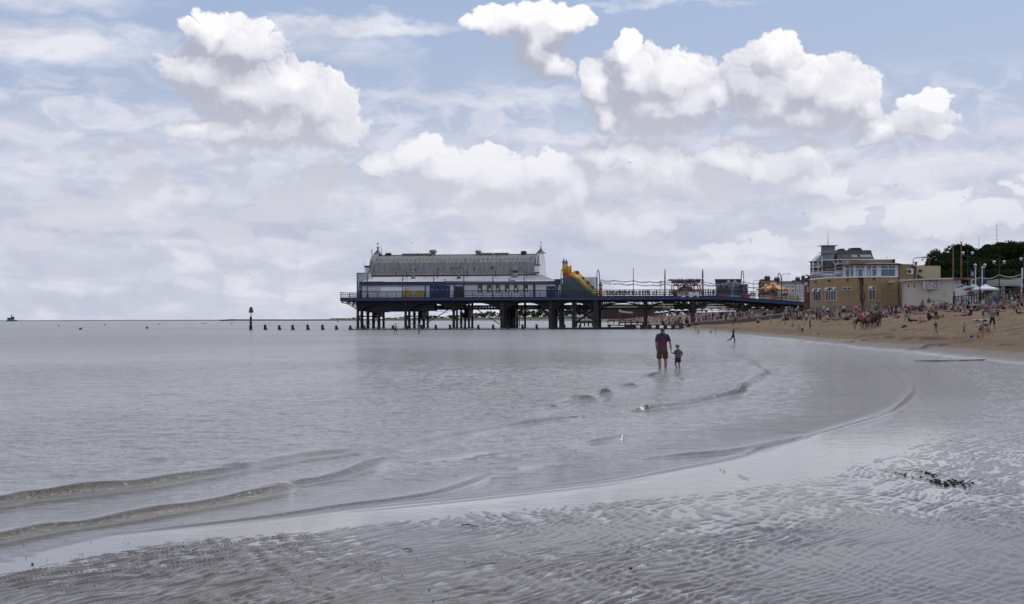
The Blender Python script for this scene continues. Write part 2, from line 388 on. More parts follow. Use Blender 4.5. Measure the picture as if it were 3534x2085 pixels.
 crest([(690,1198),(740,1188),(800,1178),(860,1162),(905,1146),(935,1131)], .07, .38, .09, .9, [.4,.9,1,1,1,.6], .2)
 crest([(300,1310),(420,1297),(560,1282),(700,1265),(840,1245),(960,1230),(1060,1213),(1140,1190),(1194,1169)], .030, .30, .055, .8, [.2,.6,.8,1,1,1,1,1,.6], .15)
 crest([(1300,1030),(1345,1012),(1400,996),(1460,981),(1520,962),(1570,945),(1620,930)], .06, .45, .10, .55, [.1,.7,.9,.8,.9,.6,.2], .5)
 crest([(1500,905),(1560,912),(1620,908)], .05, .4, .10, .5, [.1,1,.2])
 for k, (a, b, w, am) in enumerate([(1350,1006,24,.15),(1422,988,40,.19),(1480,974,28,.15),(1537,955,28,.15),(1600,928,32,.14),(1585,893,40,.14),(1575,880,22,.05),(1674,936,14,.07)]):
  sl_ = -.18 if k < 5 else .5 if k in (5, 6) else .1
  crest([(a-w, b-w*sl_), (a-w*.3, b-w*.1*sl_-3), (a+w*.4, b+w*.3*sl_-3), (a+w, b+w*sl_)], am, .45, .15, 1.0, [.1,1,1,.1], .4)
 crest([(1592,1006),(1640,1001),(1700,990),(1760,976),(1812,967),(1828,952),(1850,938),(1872,921),(1862,912),(1845,906),(1840,893),(1815,880),(1750,872),(1690,870)], .18, .5, .12, 1.0, [.8,.7,.9,.9,1,.9,.9,1,1,.9,.7,.5,.3,.05], .35)
 crest([(1405,1092),(1445,1088),(1480,1083),(1512,1076)], .07, .4, .09, .6, [.1,.6,1,.8])
 crest([(1620,1124),(1700,1118),(1770,1113),(1850,1101),(1920,1085),(1975,1076)], .045, .3, .08, .8, [.5,1,1,.8,.6,.4], .2)
 crest([(975,1137),(1060,1127),(1150,1118),(1240,1103)], .018, .5, .12, .1, [.2,1,1,.2])
 crest([(1270,1148),(1360,1137)], .02, .4, .1, .2, [.8,.4]); crest([(1560,874),(1620,880),(1650,886)], .05, .5, .2, .5, [.2,1,.3])
 crest([(2250,884),(2330,882),(2400,879)], .02, .3, .08, .2, [.2,1,.5])
 crest(EDGE[1:], .022, .16, .05, .8, [0,0,.1,.3,.5,.5,.5,.8,.9,1,1,1,1,.8,.45,.2,.1,.05,.0,.0], .25)
 crest([(a, b+6) for a, b in EDGE[4:9]], .010, .2, .03, .3, [.2,.6,.8,.5,.1], .2)
 near = sstep(sea, .3, 6)*np.clip(1.2-Y/140, 0, 1)
 wind = np.clip(.75+2.4*fbm(X*.05, Y*.03, 3, 15), .2, 1.8)
 xr, yr = X*.85+Y*.5, Y*.9-X*.5
 Z += near*(.024*fbm(xr*.9, yr*1.3, 3, 11)+.020*wind*fbm(xr*2.9, yr*3.8, 3, 21))*(1-.9*env)
 Z = np.where(sea < 0, np.minimum(Z, .004+np.maximum(Z, 0)*.6*np.exp(sea*6)), Z)
 o = grid_mesh('sea', X, Y, Z, MAT_WATER, {'calm': np.clip(calm, 0, 1), 'wave': np.clip(wave, 0, 1), 'env': np.clip(env, 0, 1)})
 o['kind'] = 'structure'
 return e
def build_sand(e):
 ypx = np.concatenate([np.linspace(1300, 1010, 70, endpoint=False), np.linspace(1010, 190, 330, endpoint=False), np.linspace(190, 22, 110, endpoint=False), np.linspace(22, 4, 20)])
 rows = H*FPX/ypx
 cols = np.concatenate([np.linspace(-1.6, -.40, 16, endpoint=False), np.linspace(-.38, .38, 1120), np.linspace(.41, 3.0, 24)])
 X, Y = fan(rows, cols)
 D, S, _ = dist_poly(X, Y, e)
 sea = np.where(S < 0, D, -D); sea = np.where(Y > 75, 9.0, sea)
 bz = beach_z(X, Y)
 s = X-shore_x(Y)+fbm(X*.12, Y*.12, 3, 8)*1.2
 bz = np.interp(s, GS, GZ)
 inland = np.clip(-sea, 0, 50)/np.clip((Y-9.5)/10, .16, 1.0)
 wx = X+.55*fbm(X*.55, Y*.55, 2, 31)+.075*fbm(X*3.6, Y*2.4, 2, 41); wy = Y+.9*fbm(X*.42, Y*.42, 2, 51)+.10*fbm(X*3.4, Y*2.6, 2, 61)
 ang = radians(58); nx, ny = sin(ang), -cos(ang)
 lam = .125+.035*fbm(X*.25, Y*.25, 2, 71)
 ph = (wx*nx+wy*ny)/.112
 al = (wx*cos(ang)+wy*sin(ang)); ac = (wx*nx+wy*ny); nz = fbm(ac/.072, al/.36, 3, 141, .6)
 r1 = .42*np.sin(2*pi*(ph+1.3*fbm(X*1.7, Y*1.2, 2, 151)))+1.6*nz; r1 = np.clip(r1, -1, 1); ph2 = (wx*sin(ang+.9)-wy*cos(ang+.9))/.21
 rip = .5+.5*r1
 mod = .6+1.1*fbm(X*.8, Y*.5, 3, 81)
 amp = (.0225-.0050*sstep(Y, 13, 18)+.012*sstep(Y, 18, 40))*np.clip(mod+.25, .15, 1.2)*sstep(inland, .6, 2.6)
 streak = sstep(X/np.maximum(Y, 1), .12, .30)*sstep(16-Y, 0, 3)    # smoother sand at the near right
 amp = amp*(1-.6*streak)
 base = -.030+.0295*sstep(inland, .2, 2.6)+.0035*sstep(inland, 3, 12)+.006*fbm(X*.8, Y*.35, 4, 91)*sstep(inland, 1.5, 4)+.010*fbm(X*.16, Y*.16, 3, 95)*sstep(inland, 2, 6)
 base = base+.0030*streak+.0035*sstep(X/Y, .05, -.25)*sstep(18-Y, 0, 5)
 far_ = sstep(Y, 16, 34); ph3 = (wx*nx+wy*ny)/.34; rip = rip*(1-.6*far_)+.6*far_*np.clip(.5+.3*np.sin(2*pi*ph3)+1.1*fbm(ac/.30, al/.7, 3, 161), 0, 1); flat = base+amp*(rip-.40+.17*np.sin(2*pi*(ph2+1.2*fbm(X*2, Y*1.5, 2, 181)))+.25*fbm(X/.16, Y/.3, 2, 171))+.0012*fbm(X*9, Y*6, 2, 99)
 fl = np.where(sea > 0, -.03-.04*np.clip(sea, 0, 10), flat)
 Z = np.where(Y > 75, bz, np.maximum(fl, bz))
 foot = (s > -6) & (Y <= 75)
 Z = np.where(foot & (bz > 0), np.maximum(bz, flat*.5), Z)
 up = np.clip(np.maximum(bz, 0), 0, 9)
 dry = sstep(bz, .45, 1.0)
 foots = (fbm(X*.9, Y*.4, 4, 101)*.13+fbm(X*3.1, Y*1.6, 3, 111)*.06)*dry*np.clip(1-Y/400, 0, 1)
 Z += foots
 dug = np.zeros_like(X)
 for (du0, dv0, du1, dv1, hh, wd) in [(2215,857,2300,847,.22,.22),(2260,853,2380,838,.16,.2),(2225,835,2400,826,.13,.2),(2110,826,2230,818,.08,.18),(2320,833,2500,822,.08,.15),(2180,812,2330,806,.06,.15),(2010,845,2130,838,.04,.12),(2380,818,2515,806,.08,.18),(2150,835,2210,832,.07,.12),(2390,850,2515,842,.05,.1),(1800,806,1900,803,.05,.12),(1950,800,2100,796,.05,.12),(2230,784,2330,779,.05,.15)]:
  a = ground(du0*1.4052, dv0*1.4052); b = ground(du1*1.4052, dv1*1.4052)
  n = 10; pts = []
  for k in range(n+1):
   t = k/n; jx = random.uniform(-.15, .15); pts.append((a.x+(b.x-a.x)*t+jx, a.y+(b.y-a.y)*t+random.uniform(-.6, .6)))
  y0 = min(p[1] for p in pts)-2; y1 = max(p[1] for p in pts)+2
  sl = slice(np.searchsorted(rows, y0), np.searchsorted(rows, y1))
  d, _, _ = dist_poly(X[sl], Y[sl], pts)
  brk = np.clip(.6+1.6*fbm(X[sl]*1.2, Y[sl]*.7, 3, 131), 0, 1.3)
  k_ = np.exp(-(d/(wd*1.7))**2)*brk
  Z[sl] += .45*hh*k_; dug[sl] = np.maximum(dug[sl], np.clip(k_*1.5, 0, .95))
 o = grid_mesh('sand', X, Y, Z, MAT_SAND, {'dry': dry, 'up': up, 'dug': dug})
 o['kind'] = 'structure'
_e = build_water(); build_sand(_e)
# ------------------------------------------------------------------ building blocks
class MB:
 def __init__(s): s.v = []; s.f = []; s.k = []; s.cur = 0
 def add(s, vs, fs):
  b = len(s.v); s.v += [tuple(p) for p in vs]; s.f += [tuple(b+i for i in f) for f in fs]; s.k += [s.cur]*len(fs); return s
 def box(s, x0, x1, y0, y1, z0, z1):
  return s.add([(x0,y0,z0),(x1,y0,z0),(x1,y1,z0),(x0,y1,z0),(x0,y0,z1),(x1,y0,z1),(x1,y1,z1),(x0,y1,z1)],
      [(0,3,2,1),(4,5,6,7),(0,1,5,4),(1,2,6,5),(2,3,7,6),(3,0,4,7)])
 def prism(s, pts, y0, y1):          # polygon in x, z pushed from y0 to y1
  n = len(pts)
  vs = [(x, y0, z) for x, z in pts]+[(x, y1, z) for x, z in pts]
  return s.add(vs, [tuple(range(n)), tuple(range(2*n-1, n-1, -1))]+[(i, i+n, (i+1) % n+n, (i+1) % n) for i in range(n)])
 def prismx(s, pts, x0, x1):         # polygon in y, z pushed along x
  n = len(pts)
  vs = [(x0, y, z) for y, z in pts]+[(x1, y, z) for y, z in pts]
  return s.add(vs, [tuple(range(n)), tuple(range(2*n-1, n-1, -1))]+[(i, i+n, (i+1) % n+n, (i+1) % n) for i in range(n)])
 def slab(s, pts, z0, z1):           # polygon in x, y
  n = len(pts)
  vs = [(x, y, z0) for x, y in pts]+[(x, y, z1) for x, y in pts]
  return s.add(vs, [tuple(range(n-1, -1, -1)), tuple(range(n, 2*n))]+[(i, (i+1) % n, (i+1) % n+n, i+n) for i in range(n)])
 def tube(s, pts, r, n=6):
  pts = [Vector(p) for p in pts]; rs = r if isinstance(r, (list, tuple)) else [r]*len(pts)
  vs = []
  for i, p in enumerate(pts):
   t = (pts[min(i+1, len(pts)-1)]-pts[max(i-1, 0)]).normalized()
   a = t.cross(Vector((0, 0, 1)) if abs(t.z) < .9 else Vector((1, 0, 0))).normalized(); b = t.cross(a)
   vs += [p+(a*cos(2*pi*k/n)+b*sin(2*pi*k/n))*rs[i] for k in range(n)]
  fs = [(i*n+k, i*n+(k+1) % n, (i+1)*n+(k+1) % n, (i+1)*n+k) for i in range(len(pts)-1) for k in range(n)]
  fs += [tuple(range(n-1, -1, -1)), tuple(range((len(pts)-1)*n, len(pts)*n))]
  return s.add(vs, fs)
 def bar(s, a, b, w, h=None):
  return s.tube([a, b], (w if h is None else (w+h)/2)*.6, 4)
 def lathe(s, prof, c=(0, 0, 0), n=12, a0=0.0):
  vs = [(c[0]+r*cos(2*pi*k/n+a0), c[1]+r*sin(2*pi*k/n+a0), c[2]+z) for r, z in prof for k in range(n)]
  fs = [(i*n+k, i*n+(k+1) % n, (i+1)*n+(k+1) % n, (i+1)*n+k) for i in range(len(prof)-1) for k in range(n)]
  fs += [tuple(range(n-1, -1, -1)), tuple(range((len(prof)-1)*n, len(prof)*n))]
  return s.add(vs, fs)
 def ball(s, c, r, n=10, m=6, sq=1.0):
  prof = [(max(.001, r*sin(pi*i/m)), -r*sq*cos(pi*i/m)) for i in range(m+1)]
  return s.lathe(prof, c, n)
BASE = {}
PTH = math.atan((2342-CX)/FPX)
PO = P(1175, 1031, 337); PO.z = 0
def S(u, n=0.0, v=1031):
 k = (unroll(u, v)[0]-CX)/FPX
 return (k*(PO.y+n*cos(PTH))-PO.x-n*sin(PTH))/(cos(PTH)+k*sin(PTH))
def L(u, v, n=0.0):
 s_ = S(u, n, v); Y = PO.y-s_*sin(PTH)+n*cos(PTH)
 return (s_, n, H+(HY-unroll(u, v)[1])/FPX*Y)
def LW(p):      # pier frame -> world
 return Vector((PO.x+p[0]*cos(PTH)+p[1]*sin(PTH), PO.y-p[0]*sin(PTH)+p[1]*cos(PTH), p[2]))
def thing(name, label, cat, base=(0, 0, 0), group=None, pier=False, rot=0.0):
 o = bpy.data.objects.new(name, None); COL.objects.link(o); o.empty_display_size = .3
 if pier: o.location = LW(base); o.rotation_euler = (0, 0, -PTH)
 else: o.location = base; o.rotation_euler = (0, 0, rot)
 BASE[o.name] = Vector(base)
 o['label'] = label; o['category'] = cat
 if group: o['group'] = group
 return o
def part(name, mb, mat, parent, label=None, smooth=False, kind=None):
 me = bpy.data.meshes.new(name); b = BASE[parent.name] if parent is not None else Vector((0, 0, 0))
 me.from_pydata([tuple(Vector(p)-b) for p in mb.v], [], mb.f)
 for m_ in (mat if isinstance(mat, (list, tuple)) else [mat]): me.materials.append(m_)
 if isinstance(mat, (list, tuple)): me.polygons.foreach_set('material_index', mb.k)
 if smooth: me.polygons.foreach_set('use_smooth', np.ones(len(me.polygons), bool))
 me.update()
 o = link_obj(name, me, parent); BASE[o.name] = b
 if label: o['label'] = label
 if kind: o['kind'] = kind
 return o
def single(name, mb, mat, label, cat, base, group=None, pier=False, smooth=False, kind=None):
 """a thing that is one mesh"""
 me = bpy.data.meshes.new(name); b = Vector(base)
 me.from_pydata([tuple(Vector(p)-b) for p in mb.v], [], mb.f)
 for m_ in (mat if isinstance(mat, (list, tuple)) else [mat]): me.materials.append(m_)
 if isinstance(mat, (list, tuple)): me.polygons.foreach_set('material_index', mb.k)
 if smooth: me.polygons.foreach_set('use_smooth', np.ones(len(me.polygons), bool))
 me.update(); o = link_obj(name, me); BASE[o.name] = b
 if pier: o.location = LW(base); o.rotation_euler = (0, 0, -PTH)
 else: o.location = base
 if kind: o['kind'] = kind
 else:
  o['label'] = label; o['category'] = cat
  if group: o['group'] = group
 return o
def copy_part(o, loc=None):
 c = o.copy(); COL.objects.link(c); BASE[c.name] = BASE[o.name]
 if loc is not None: c.location = loc
 return c
def copy_tree(root, loc, rotz=None, label=None):
 r = root.copy(); COL.objects.link(r); r.location = loc
 if rotz is not None: r.rotation_euler = (0, 0, rotz)
 if label: r['label'] = label
 for ch in list(root.children):
  c = ch.copy(); COL.objects.link(c); c.parent = r
  for gch in list(ch.children):
   d = gch.copy(); COL.objects.link(d); d.parent = c
 return r
def text_mb(txt, size, bold=.0, width=None):
 cu = bpy.data.curves.new('lettering', 'FONT'); cu.body = txt; cu.size = size; cu.align_x = 'CENTER'; cu.align_y = 'CENTER'
 cu.offset = bold; cu.resolution_u = 2; cu.extrude = .012; cu.space_line = .95
 o = bpy.data.objects.new('lettering', cu); COL.objects.link(o)
 bpy.context.view_layer.update()
 me = bpy.data.meshes.new_from_object(o.evaluated_get(bpy.context.evaluated_depsgraph_get()))
 vs = [tuple(v.co) for v in me.vertices]; fs = [tuple(p.vertices) for p in me.polygons]
 bpy.data.objects.remove(o); bpy.data.meshes.remove(me); bpy.data.curves.remove(cu)
 if width:
  w = max(v[0] for v in vs)-min(v[0] for v in vs); k = width/w
  vs = [(v[0]*k, v[1], v[2]) for v in vs]
 return vs, fs
def letter(parent, mat, txt, size, c, ang=0.0, bold=.0, width=None):
 """lettering standing upright on a wall at c (frame of the parent), facing -y turned by ang"""
 vs, fs = text_mb(txt, size, bold, width)
 mb = MB(); ca, sa = cos(ang), sin(ang)
 mb.add([(c[0]+x*ca+z*sa, c[1]+x*sa-z*ca, c[2]+y) for x, y, z in vs], fs)
 return part('lettering', mb, mat, parent)
# ------------------------------------------------------------------ pier
IRON = M('black_iron', (.022, .021, .024), .6, .3, 1.5)
IRON2 = M('rusty_iron', (.040, .032, .030), .7, .35, 1.2, dirt=((.09, .045, .03), .6))
NAVY = M('navy_paint', (.022, .040, .115), .45, .15, .8)
BLUE = M('blue_paint', (.024, .048, .14), .45, .12, .9, dirt=((.03, .045, .10), .4))
WHITE = M('white_render', (.76, .76, .77), .6, .06, .6, dirt=((.48, .47, .47), .5))
WHITE2 = M('white_paint', (.78, .78, .79), .45, .04, 2)
GREYP = M('grey_cladding', (.50, .51, .54), .6, .08, .8)
GLASS = M('dark_glass', (.03, .035, .045), .08, .3, .5)
DARK = M('dark_opening', (.012, .012, .013), .8, .2, 1)
DOORG = M('brown_doorway', (.03, .028, .026), .5, .3, 2)
YEL = M('yellow_plastic', (.62, .36, .02), .45, .12, 2)
PAPER = M('white_notice', (.8, .82, .84), .6, .03, 4)
WOODDK = M('dark_wet_timber', (.030, .026, .022), .7, .35, 2.5, stretch=(1, 1, .3))
DECKM = M('weathered_boards', (.10, .085, .07), .8, .3, 2)
zD = L(1500, 1027)[2]
sB = S(2480); sE = S(2792); dz = L(2775, 1043.5)[2]-zD
DW = 15.0      # width of the neck
def deckz(s): return zD+(dz*(s-sB)/(S(2775)-sB) if s > sB else 0)
def build_pier():
 t = thing('pier', 'long dark iron pier on columns with a blue edge running out into the sea', 'pier', (S(1235), 1.0, 0), pier=True)
 for (s0, s1, w, nm) in [(0, S(1940), 34.0, 'deck'), (S(1940), sB, DW, 'deck'), (sB, sE, DW, 'deck')]:
  m = MB(); z0, z1 = deckz(s0), deckz(s1)
  m.add([(s0,0.05,z0-.25),(s1,.05,z1-.25),(s1,w,z1-.25),(s0,w,z0-.25),(s0,.05,z0),(s1,.05,z1),(s1,w,z1),(s0,w,z0)],
    [(0,3,2,1),(4,5,6,7),(0,1,5,4),(1,2,6,5),(2,3,7,6),(3,0,4,7)])
  part(nm, m, DECKM, t)
 cuts = [0]+[S(u) for u in (1400, 1566, 1733, 1900, 2057, 2226, 2392)]+[sB]+[S(2640), sE]
 for a, b in zip(cuts[:-1], cuts[1:]):
  m = MB(); za, zb = deckz(a), deckz(b)
  m.add([(a+.01,-.1,za-.72),(b-.01,-.1,zb-.72),(b-.01,.045,zb-.72),(a+.01,.045,za-.72),(a+.01,-.1,za-.06),(b-.01,-.1,zb-.06),(b-.01,.045,zb-.06),(a+.01,.045,za-.06)],
    [(0,3,2,1),(4,5,6,7),(0,1,5,4),(1,2,6,5),(2,3,7,6),(3,0,4,7)])
  part('fascia_beam', m, BLUE, t)
  m = MB(); m.add([(a,-.16,za-.058),(b,-.16,zb-.058),(b,.3,zb-.058),(a,.3,za-.058),(a,-.16,za+.10),(b,-.16,zb+.10),(b,.3,zb+.10),(a,.3,za+.10)],
    [(0,3,2,1),(4,5,6,7),(0,1,5,4),(1,2,6,5),(2,3,7,6),(3,0,4,7)])
  part('coping', m, IRON, t)
 m = MB(); m.box(-.12, .02, .06, 34, zD-.72, zD-.06); part('fascia_beam', m, BLUE, t)
 zg = lambda v, u=1600: L(u, v)[2]
 TU = [1235, 1400, 1566, 1733, 1900, 2057, 2226, 2392, 2563, 2700]
 TS = [S(u, 1.0) for u in TU]
 def footing(s, n):
  w = LW((s, n, 0)); return float(max(beach_z(w.x, w.y), -.2))-.4
 def column(s, n, ztop, r, square=False):
  m = MB(); z0 = footing(s, n)
  if square:
   m.box(s-r, s+r, n-r, n+r, z0, ztop)
   for zz in np.arange(z0+.6, ztop-.3, 1.5): m.box(s-r-.05, s+r+.05, n-r-.05, n+r+.05, zz, zz+.12)
  else:
   m.lathe([(r*1.5, z0), (r*1.5, z0+.7), (r, z0+.85), (r*.94, ztop-.9), (r*1.35, ztop-.8), (r*1.35, ztop-.65), (r, ztop-.6), (r*1.5, ztop)], (s, n, 0), 8)
   zm = (z0+ztop)/2; m.lathe([(r, zm-.12), (r*1.35, zm-.1), (r*1.35, zm+.1), (r, zm+.12)], (s, n, 0), 8)
  part('column', m, IRON, t)
 zb_ = zg(1067)
 for i in range(5):
  s = TS[i]; rows = [1.0, 2.6, 6.0, 9.2, 12.5, 15.5, 19, 22, 25.5, 28, 31]
  for j, n in enumerate(rows):
   if i == 4 and j in (5, 6, 8): continue
   big = i >= 3 and j < 6
   column(s+(.5 if j % 2 else 0), n, zD-.9, .42 if big else (.34 if j == 0 else .25), square=big and j % 2 == 0)
  m = MB()
  for n0, n1 in [(1.0, 2.6), (9.2, 12.5), (19, 22)]:
   m.bar((s, n0, .8), (s+.5, n1, zb_-.4), .10); m.bar((s, n0, zb_-.4), (s+.5, n1, .8), .10)
  for z_ in (zb_, zb_-1.6): m.box(s-.12, s+.12, 1, 31, z_-.15, z_+.15)
  if i < 4:
   m.box(s+.6, s+1.6, 14, 18, 2.4, zb_); m.box(s-.6, s+1.0, 22, 25, 3.0, zb_)
  part('cross_bracing', m, IRON, t)
 for i in range(5, 10):
  s = TS[i]
  for n in (1.0, DW-1.0):
   column(s, n, deckz(s)-.8, .52 if i == 5 else (.30 if i == 6 else .40), square=i != 6)
  m = MB(); zc = deckz(s)
  m.box(s-.09, s+.09, 1, DW-1, zc-1.0, zc-.7)
  if i in (5, 6, 7):
   m.bar((s, 1, zc-1.2), (s, DW-1, 1.2), .16); m.bar((s, DW-1, zc-1.2), (s, 1, 1.2), .16)
  part('cross_bracing', m, IRON, t)
 sx = S(1981, 2.0); sy = TS[5]
 column(sx, 2.0, zD-.8, .45, True); column(S(1991, 2), 2.0, zD-.8, .12, True)
 column(S(1945, 3), 3.0, zD-.8, .2); column(S(1812, 24), 24.0, zD-.8, .25)
 m = MB(); za, zb = zg(1114, 2020), zg(1066, 2020)
 m.bar((sx+.4, 2, za), (sy-.3, 1.2, zb), .36); m.bar((sx+.4, 1.7, zb), (sy-.3, 1.0, za+.5), .36)
 m.box(sx, sy, 1.3, 1.6, za-.15, za+.15)
 part('x_brace', m, IRON, t)
 AS = [S(1175)]+TS+[sE]
 for i in range(10):
  s0 = TS[i]; s1 = TS[i+1] if i < 9 else sE+1.5
  for n in ((.6,) if i < 5 else (.6, DW-.6)):
   m = MB(); zt0, zt1 = deckz(s0)-.8, deckz(s1)-.8
   drop = zg(1036)-zg(1068)
   def arc(t_, d0): return (zt0+(zt1-zt0)*t_)-.45-d0*(abs(2*t_-1)**2.3)
   K = 18
   for d0, r in ((drop, .10), (drop*.72, .08)):
    m.tube([(s0+(s1-s0)*k/K, n, arc(k/K, d0)) for k in range(K+1)], r, 5)
   m.bar((s0, n, zt0-.15), (s1, n, zt1-.15), .18)
   for k in range(1, K):
    t_ = k/K; x = s0+(s1-s0)*t_; zc = zt0+(zt1-zt0)*t_-.15
    if abs(2*t_-1) > .35: m.bar((x, n, zc), (x, n, arc(t_, drop)), .05)
   part('arch_rib', m, IRON, t)
   m = MB()
   for sg, sc in ((1, s0), (-1, s1)):
    for (dx, dzz, rr) in ((1.0, -.75, .55), (2.05, -.6, .38), (.75, -1.75, .36), (2.8, -.5, .25)):
     cx_, cz_ = sc+sg*dx, deckz(sc)-.8+dzz
     m.tube([(cx_+rr*cos(2*pi*k/10), n, cz_+rr*sin(2*pi*k/10)) for k in range(11)], .07, 4)
   part('spandrel_rings', m, IRON, t)
  if i < 5:
   m = MB(); K = 16
   pts = [(s0, zt0+.1)]+[(s0+(s1-s0)*k/K, (zt0)-.40-drop*.95*(abs(2*k/K-1)**2.4)) for k in range(K+1)]+[(s1, zt1+.1)]
   m.prism(pts, 1.2, 1.3)
   part('web_plate', m, IRON, t)
 for n in (4.5, 9, 14, 20, 26, 32):
  for i in range(5):
   s0 = TS[i]; s1 = TS[i+1]
   zt, zl = zD-.8, zg(1065); m = MB()
   if n > 26: zl += .3
   m.box(s0, s1, n-.08, n+.08, zt-.22, zt); m.box(s0, s1, n-.1, n+.1, zl-.14, zl+.1); m.box(s0, s1, n-.05, n+.05, zt-1.15, zt-1.0)
   K = 16
   for k in range(K):
    a = s0+(s1-s0)*k/K; b = s0+(s1-s0)*(k+1)/K
    m.bar((a, n, zl), (b, n, zt-1.0), .09); m.bar((b, n, zl), (a, n, zt-1.0), .09)
   part('lattice_girder', m, IRON2 if n == 4.5 else IRON, t)
 m = MB()
 for n in (3, 7, 11, 17, 23, 29): m.box(TS[0], TS[1]+ (6.5 if n < 9 else .4), n-.1, n+.1, zg(1073), zD-.85)
 m.prism([(TS[0], zg(1070)), (TS[0]+2.5, zg(1078)), (S(1335), zg(1077)), (S(1335), zg(1050)), (TS[0], zg(1050))], 3.2, 3.4)
 part('deep_girder', m, IRON, t)
 m = MB()
 for v_ in (1056, 1065): m.bar((TS[4], 5.0, zg(v_)), (TS[7], 5.0, zg(v_)), .2)
 m.bar((TS[7], 5.0, zg(1056)), (TS[9], 5.0, zg(1060)), .22); m.bar((TS[7], 9.0, zg(1065)), (TS[9], 9.0, zg(1067)), .18)
 part('tie_beam', m, IRON, t)
 for n in (4.0, 8.0, 12.0):
  m = MB()
  for (a, b) in ((TS[4], sB), (sB, sE)):
   za, zb = deckz(a)-.26, deckz(b)-.26
   m.add([(a,n-.15,za-.6),(b,n-.15,zb-.6),(b,n+.15,zb-.6),(a,n+.15,za-.6),(a,n-.15,za),(b,n-.15,zb),(b,n+.15,zb),(a,n+.15,za)],
    [(0,3,2,1),(4,5,6,7),(0,1,5,4),(1,2,6,5),(2,3,7,6),(3,0,4,7)])
  part('stringer', m, IRON, t)
 m = MB()
 for n in (.4, 6, 12, 18, 24, 30):
  lo = [(S(u), n, zg(v)) for u, v in ((1176, 1042), (1190, 1045), (1205, 1050), (1218, 1058), (1236, 1070))]
  m.tube(lo, .11, 5); m.bar((S(1176), n, zD-.8), (TS[0], n, zD-.8), .16)
  m.bar((S(1198), n, zD-.8), (TS[0], n, zg(1063)), .12)
  for k, (s_, n_, z_) in enumerate(lo[1:]): m.bar((s_, n_, z_), (s_, n_, zD-.8), .10); m.bar((s_, n_, z_), (lo[k][0], n_, zD-.8), .08)
 part('cantilever_bracket', m, IRON, t)
 for (a, b) in (((1470, 1117), (1553, 1066)), ((1640, 1064), (1723, 1118))):
  m = MB(); m.tube([L(*a, 3.0), L(*b, 3.0)], .10, 5); part('tie_rod', m, IRON2, t)
 for k, (a, b, v0) in enumerate([(1482, 1550, 1068), (1520, 1556, 1072)]):
  m = MB(); m.tube([(L(a+(b-a)*q/8, v0+7*sin(pi*q/8), 8.0)) for q in range(9)], .04, 4); part('hanging_cable', m, IRON, t)
 def rail(s0, s1, n, top, rails, step, nm='railing', r=.075):
  m = MB(); k = max(1, int(round((s1-s0)/step)))
  for i in range(k+1):
   s_ = s0+(s1-s0)*i/k; z_ = deckz(s_); m.box(s_-.06, s_+.06, n-.05, n+.05, z_+.1, z_+top)
  for h in rails: m.tube([(s0, n, deckz(s0)+h), (s1, n, deckz(s1)+h)], r*.8, 4)
  part(nm, m, IRON, t)
 rail(S(1175), S(1465), .0, 1.25, (1.22, .82, .42), 2.2)
 rail(S(1465), S(1733), .0, 1.25, (1.22, .82, .42), 2.2)
 rail(S(1733), S(1930), .0, 1.25, (1.22, .82, .42), 2.2)
 rail(S(1230), S(1930), 1.6, 1.6, (1.58,), 11)
 rail(S(1930), S(2226), .0, 1.62, (1.6, 1.25, .85, .45), 1.15)
 rail(S(2226), sB, .0, 1.62, (1.6, 1.25, .85, .45), 1.15)
 rail(sB, sE, .0, 1.62, (1.6, 1.2, .7), 2.6)
 rail(S(1945, DW), sB, DW-.2, 1.6, (1.58, 1.2, .8, .4), 1.6)
 m = MB()
 for n in np.arange(0, 34, 1.8): m.box(-.06, .02, n-.04, n+.04, zD+.1, zD+1.35)
 for h in (1.35, .9, .5): m.tube([(0, 0, zD+h), (0, 33.6, zD+h)], .035, 4)
 part('railing', m, IRON, t)
 return t
PIER = build_pier()
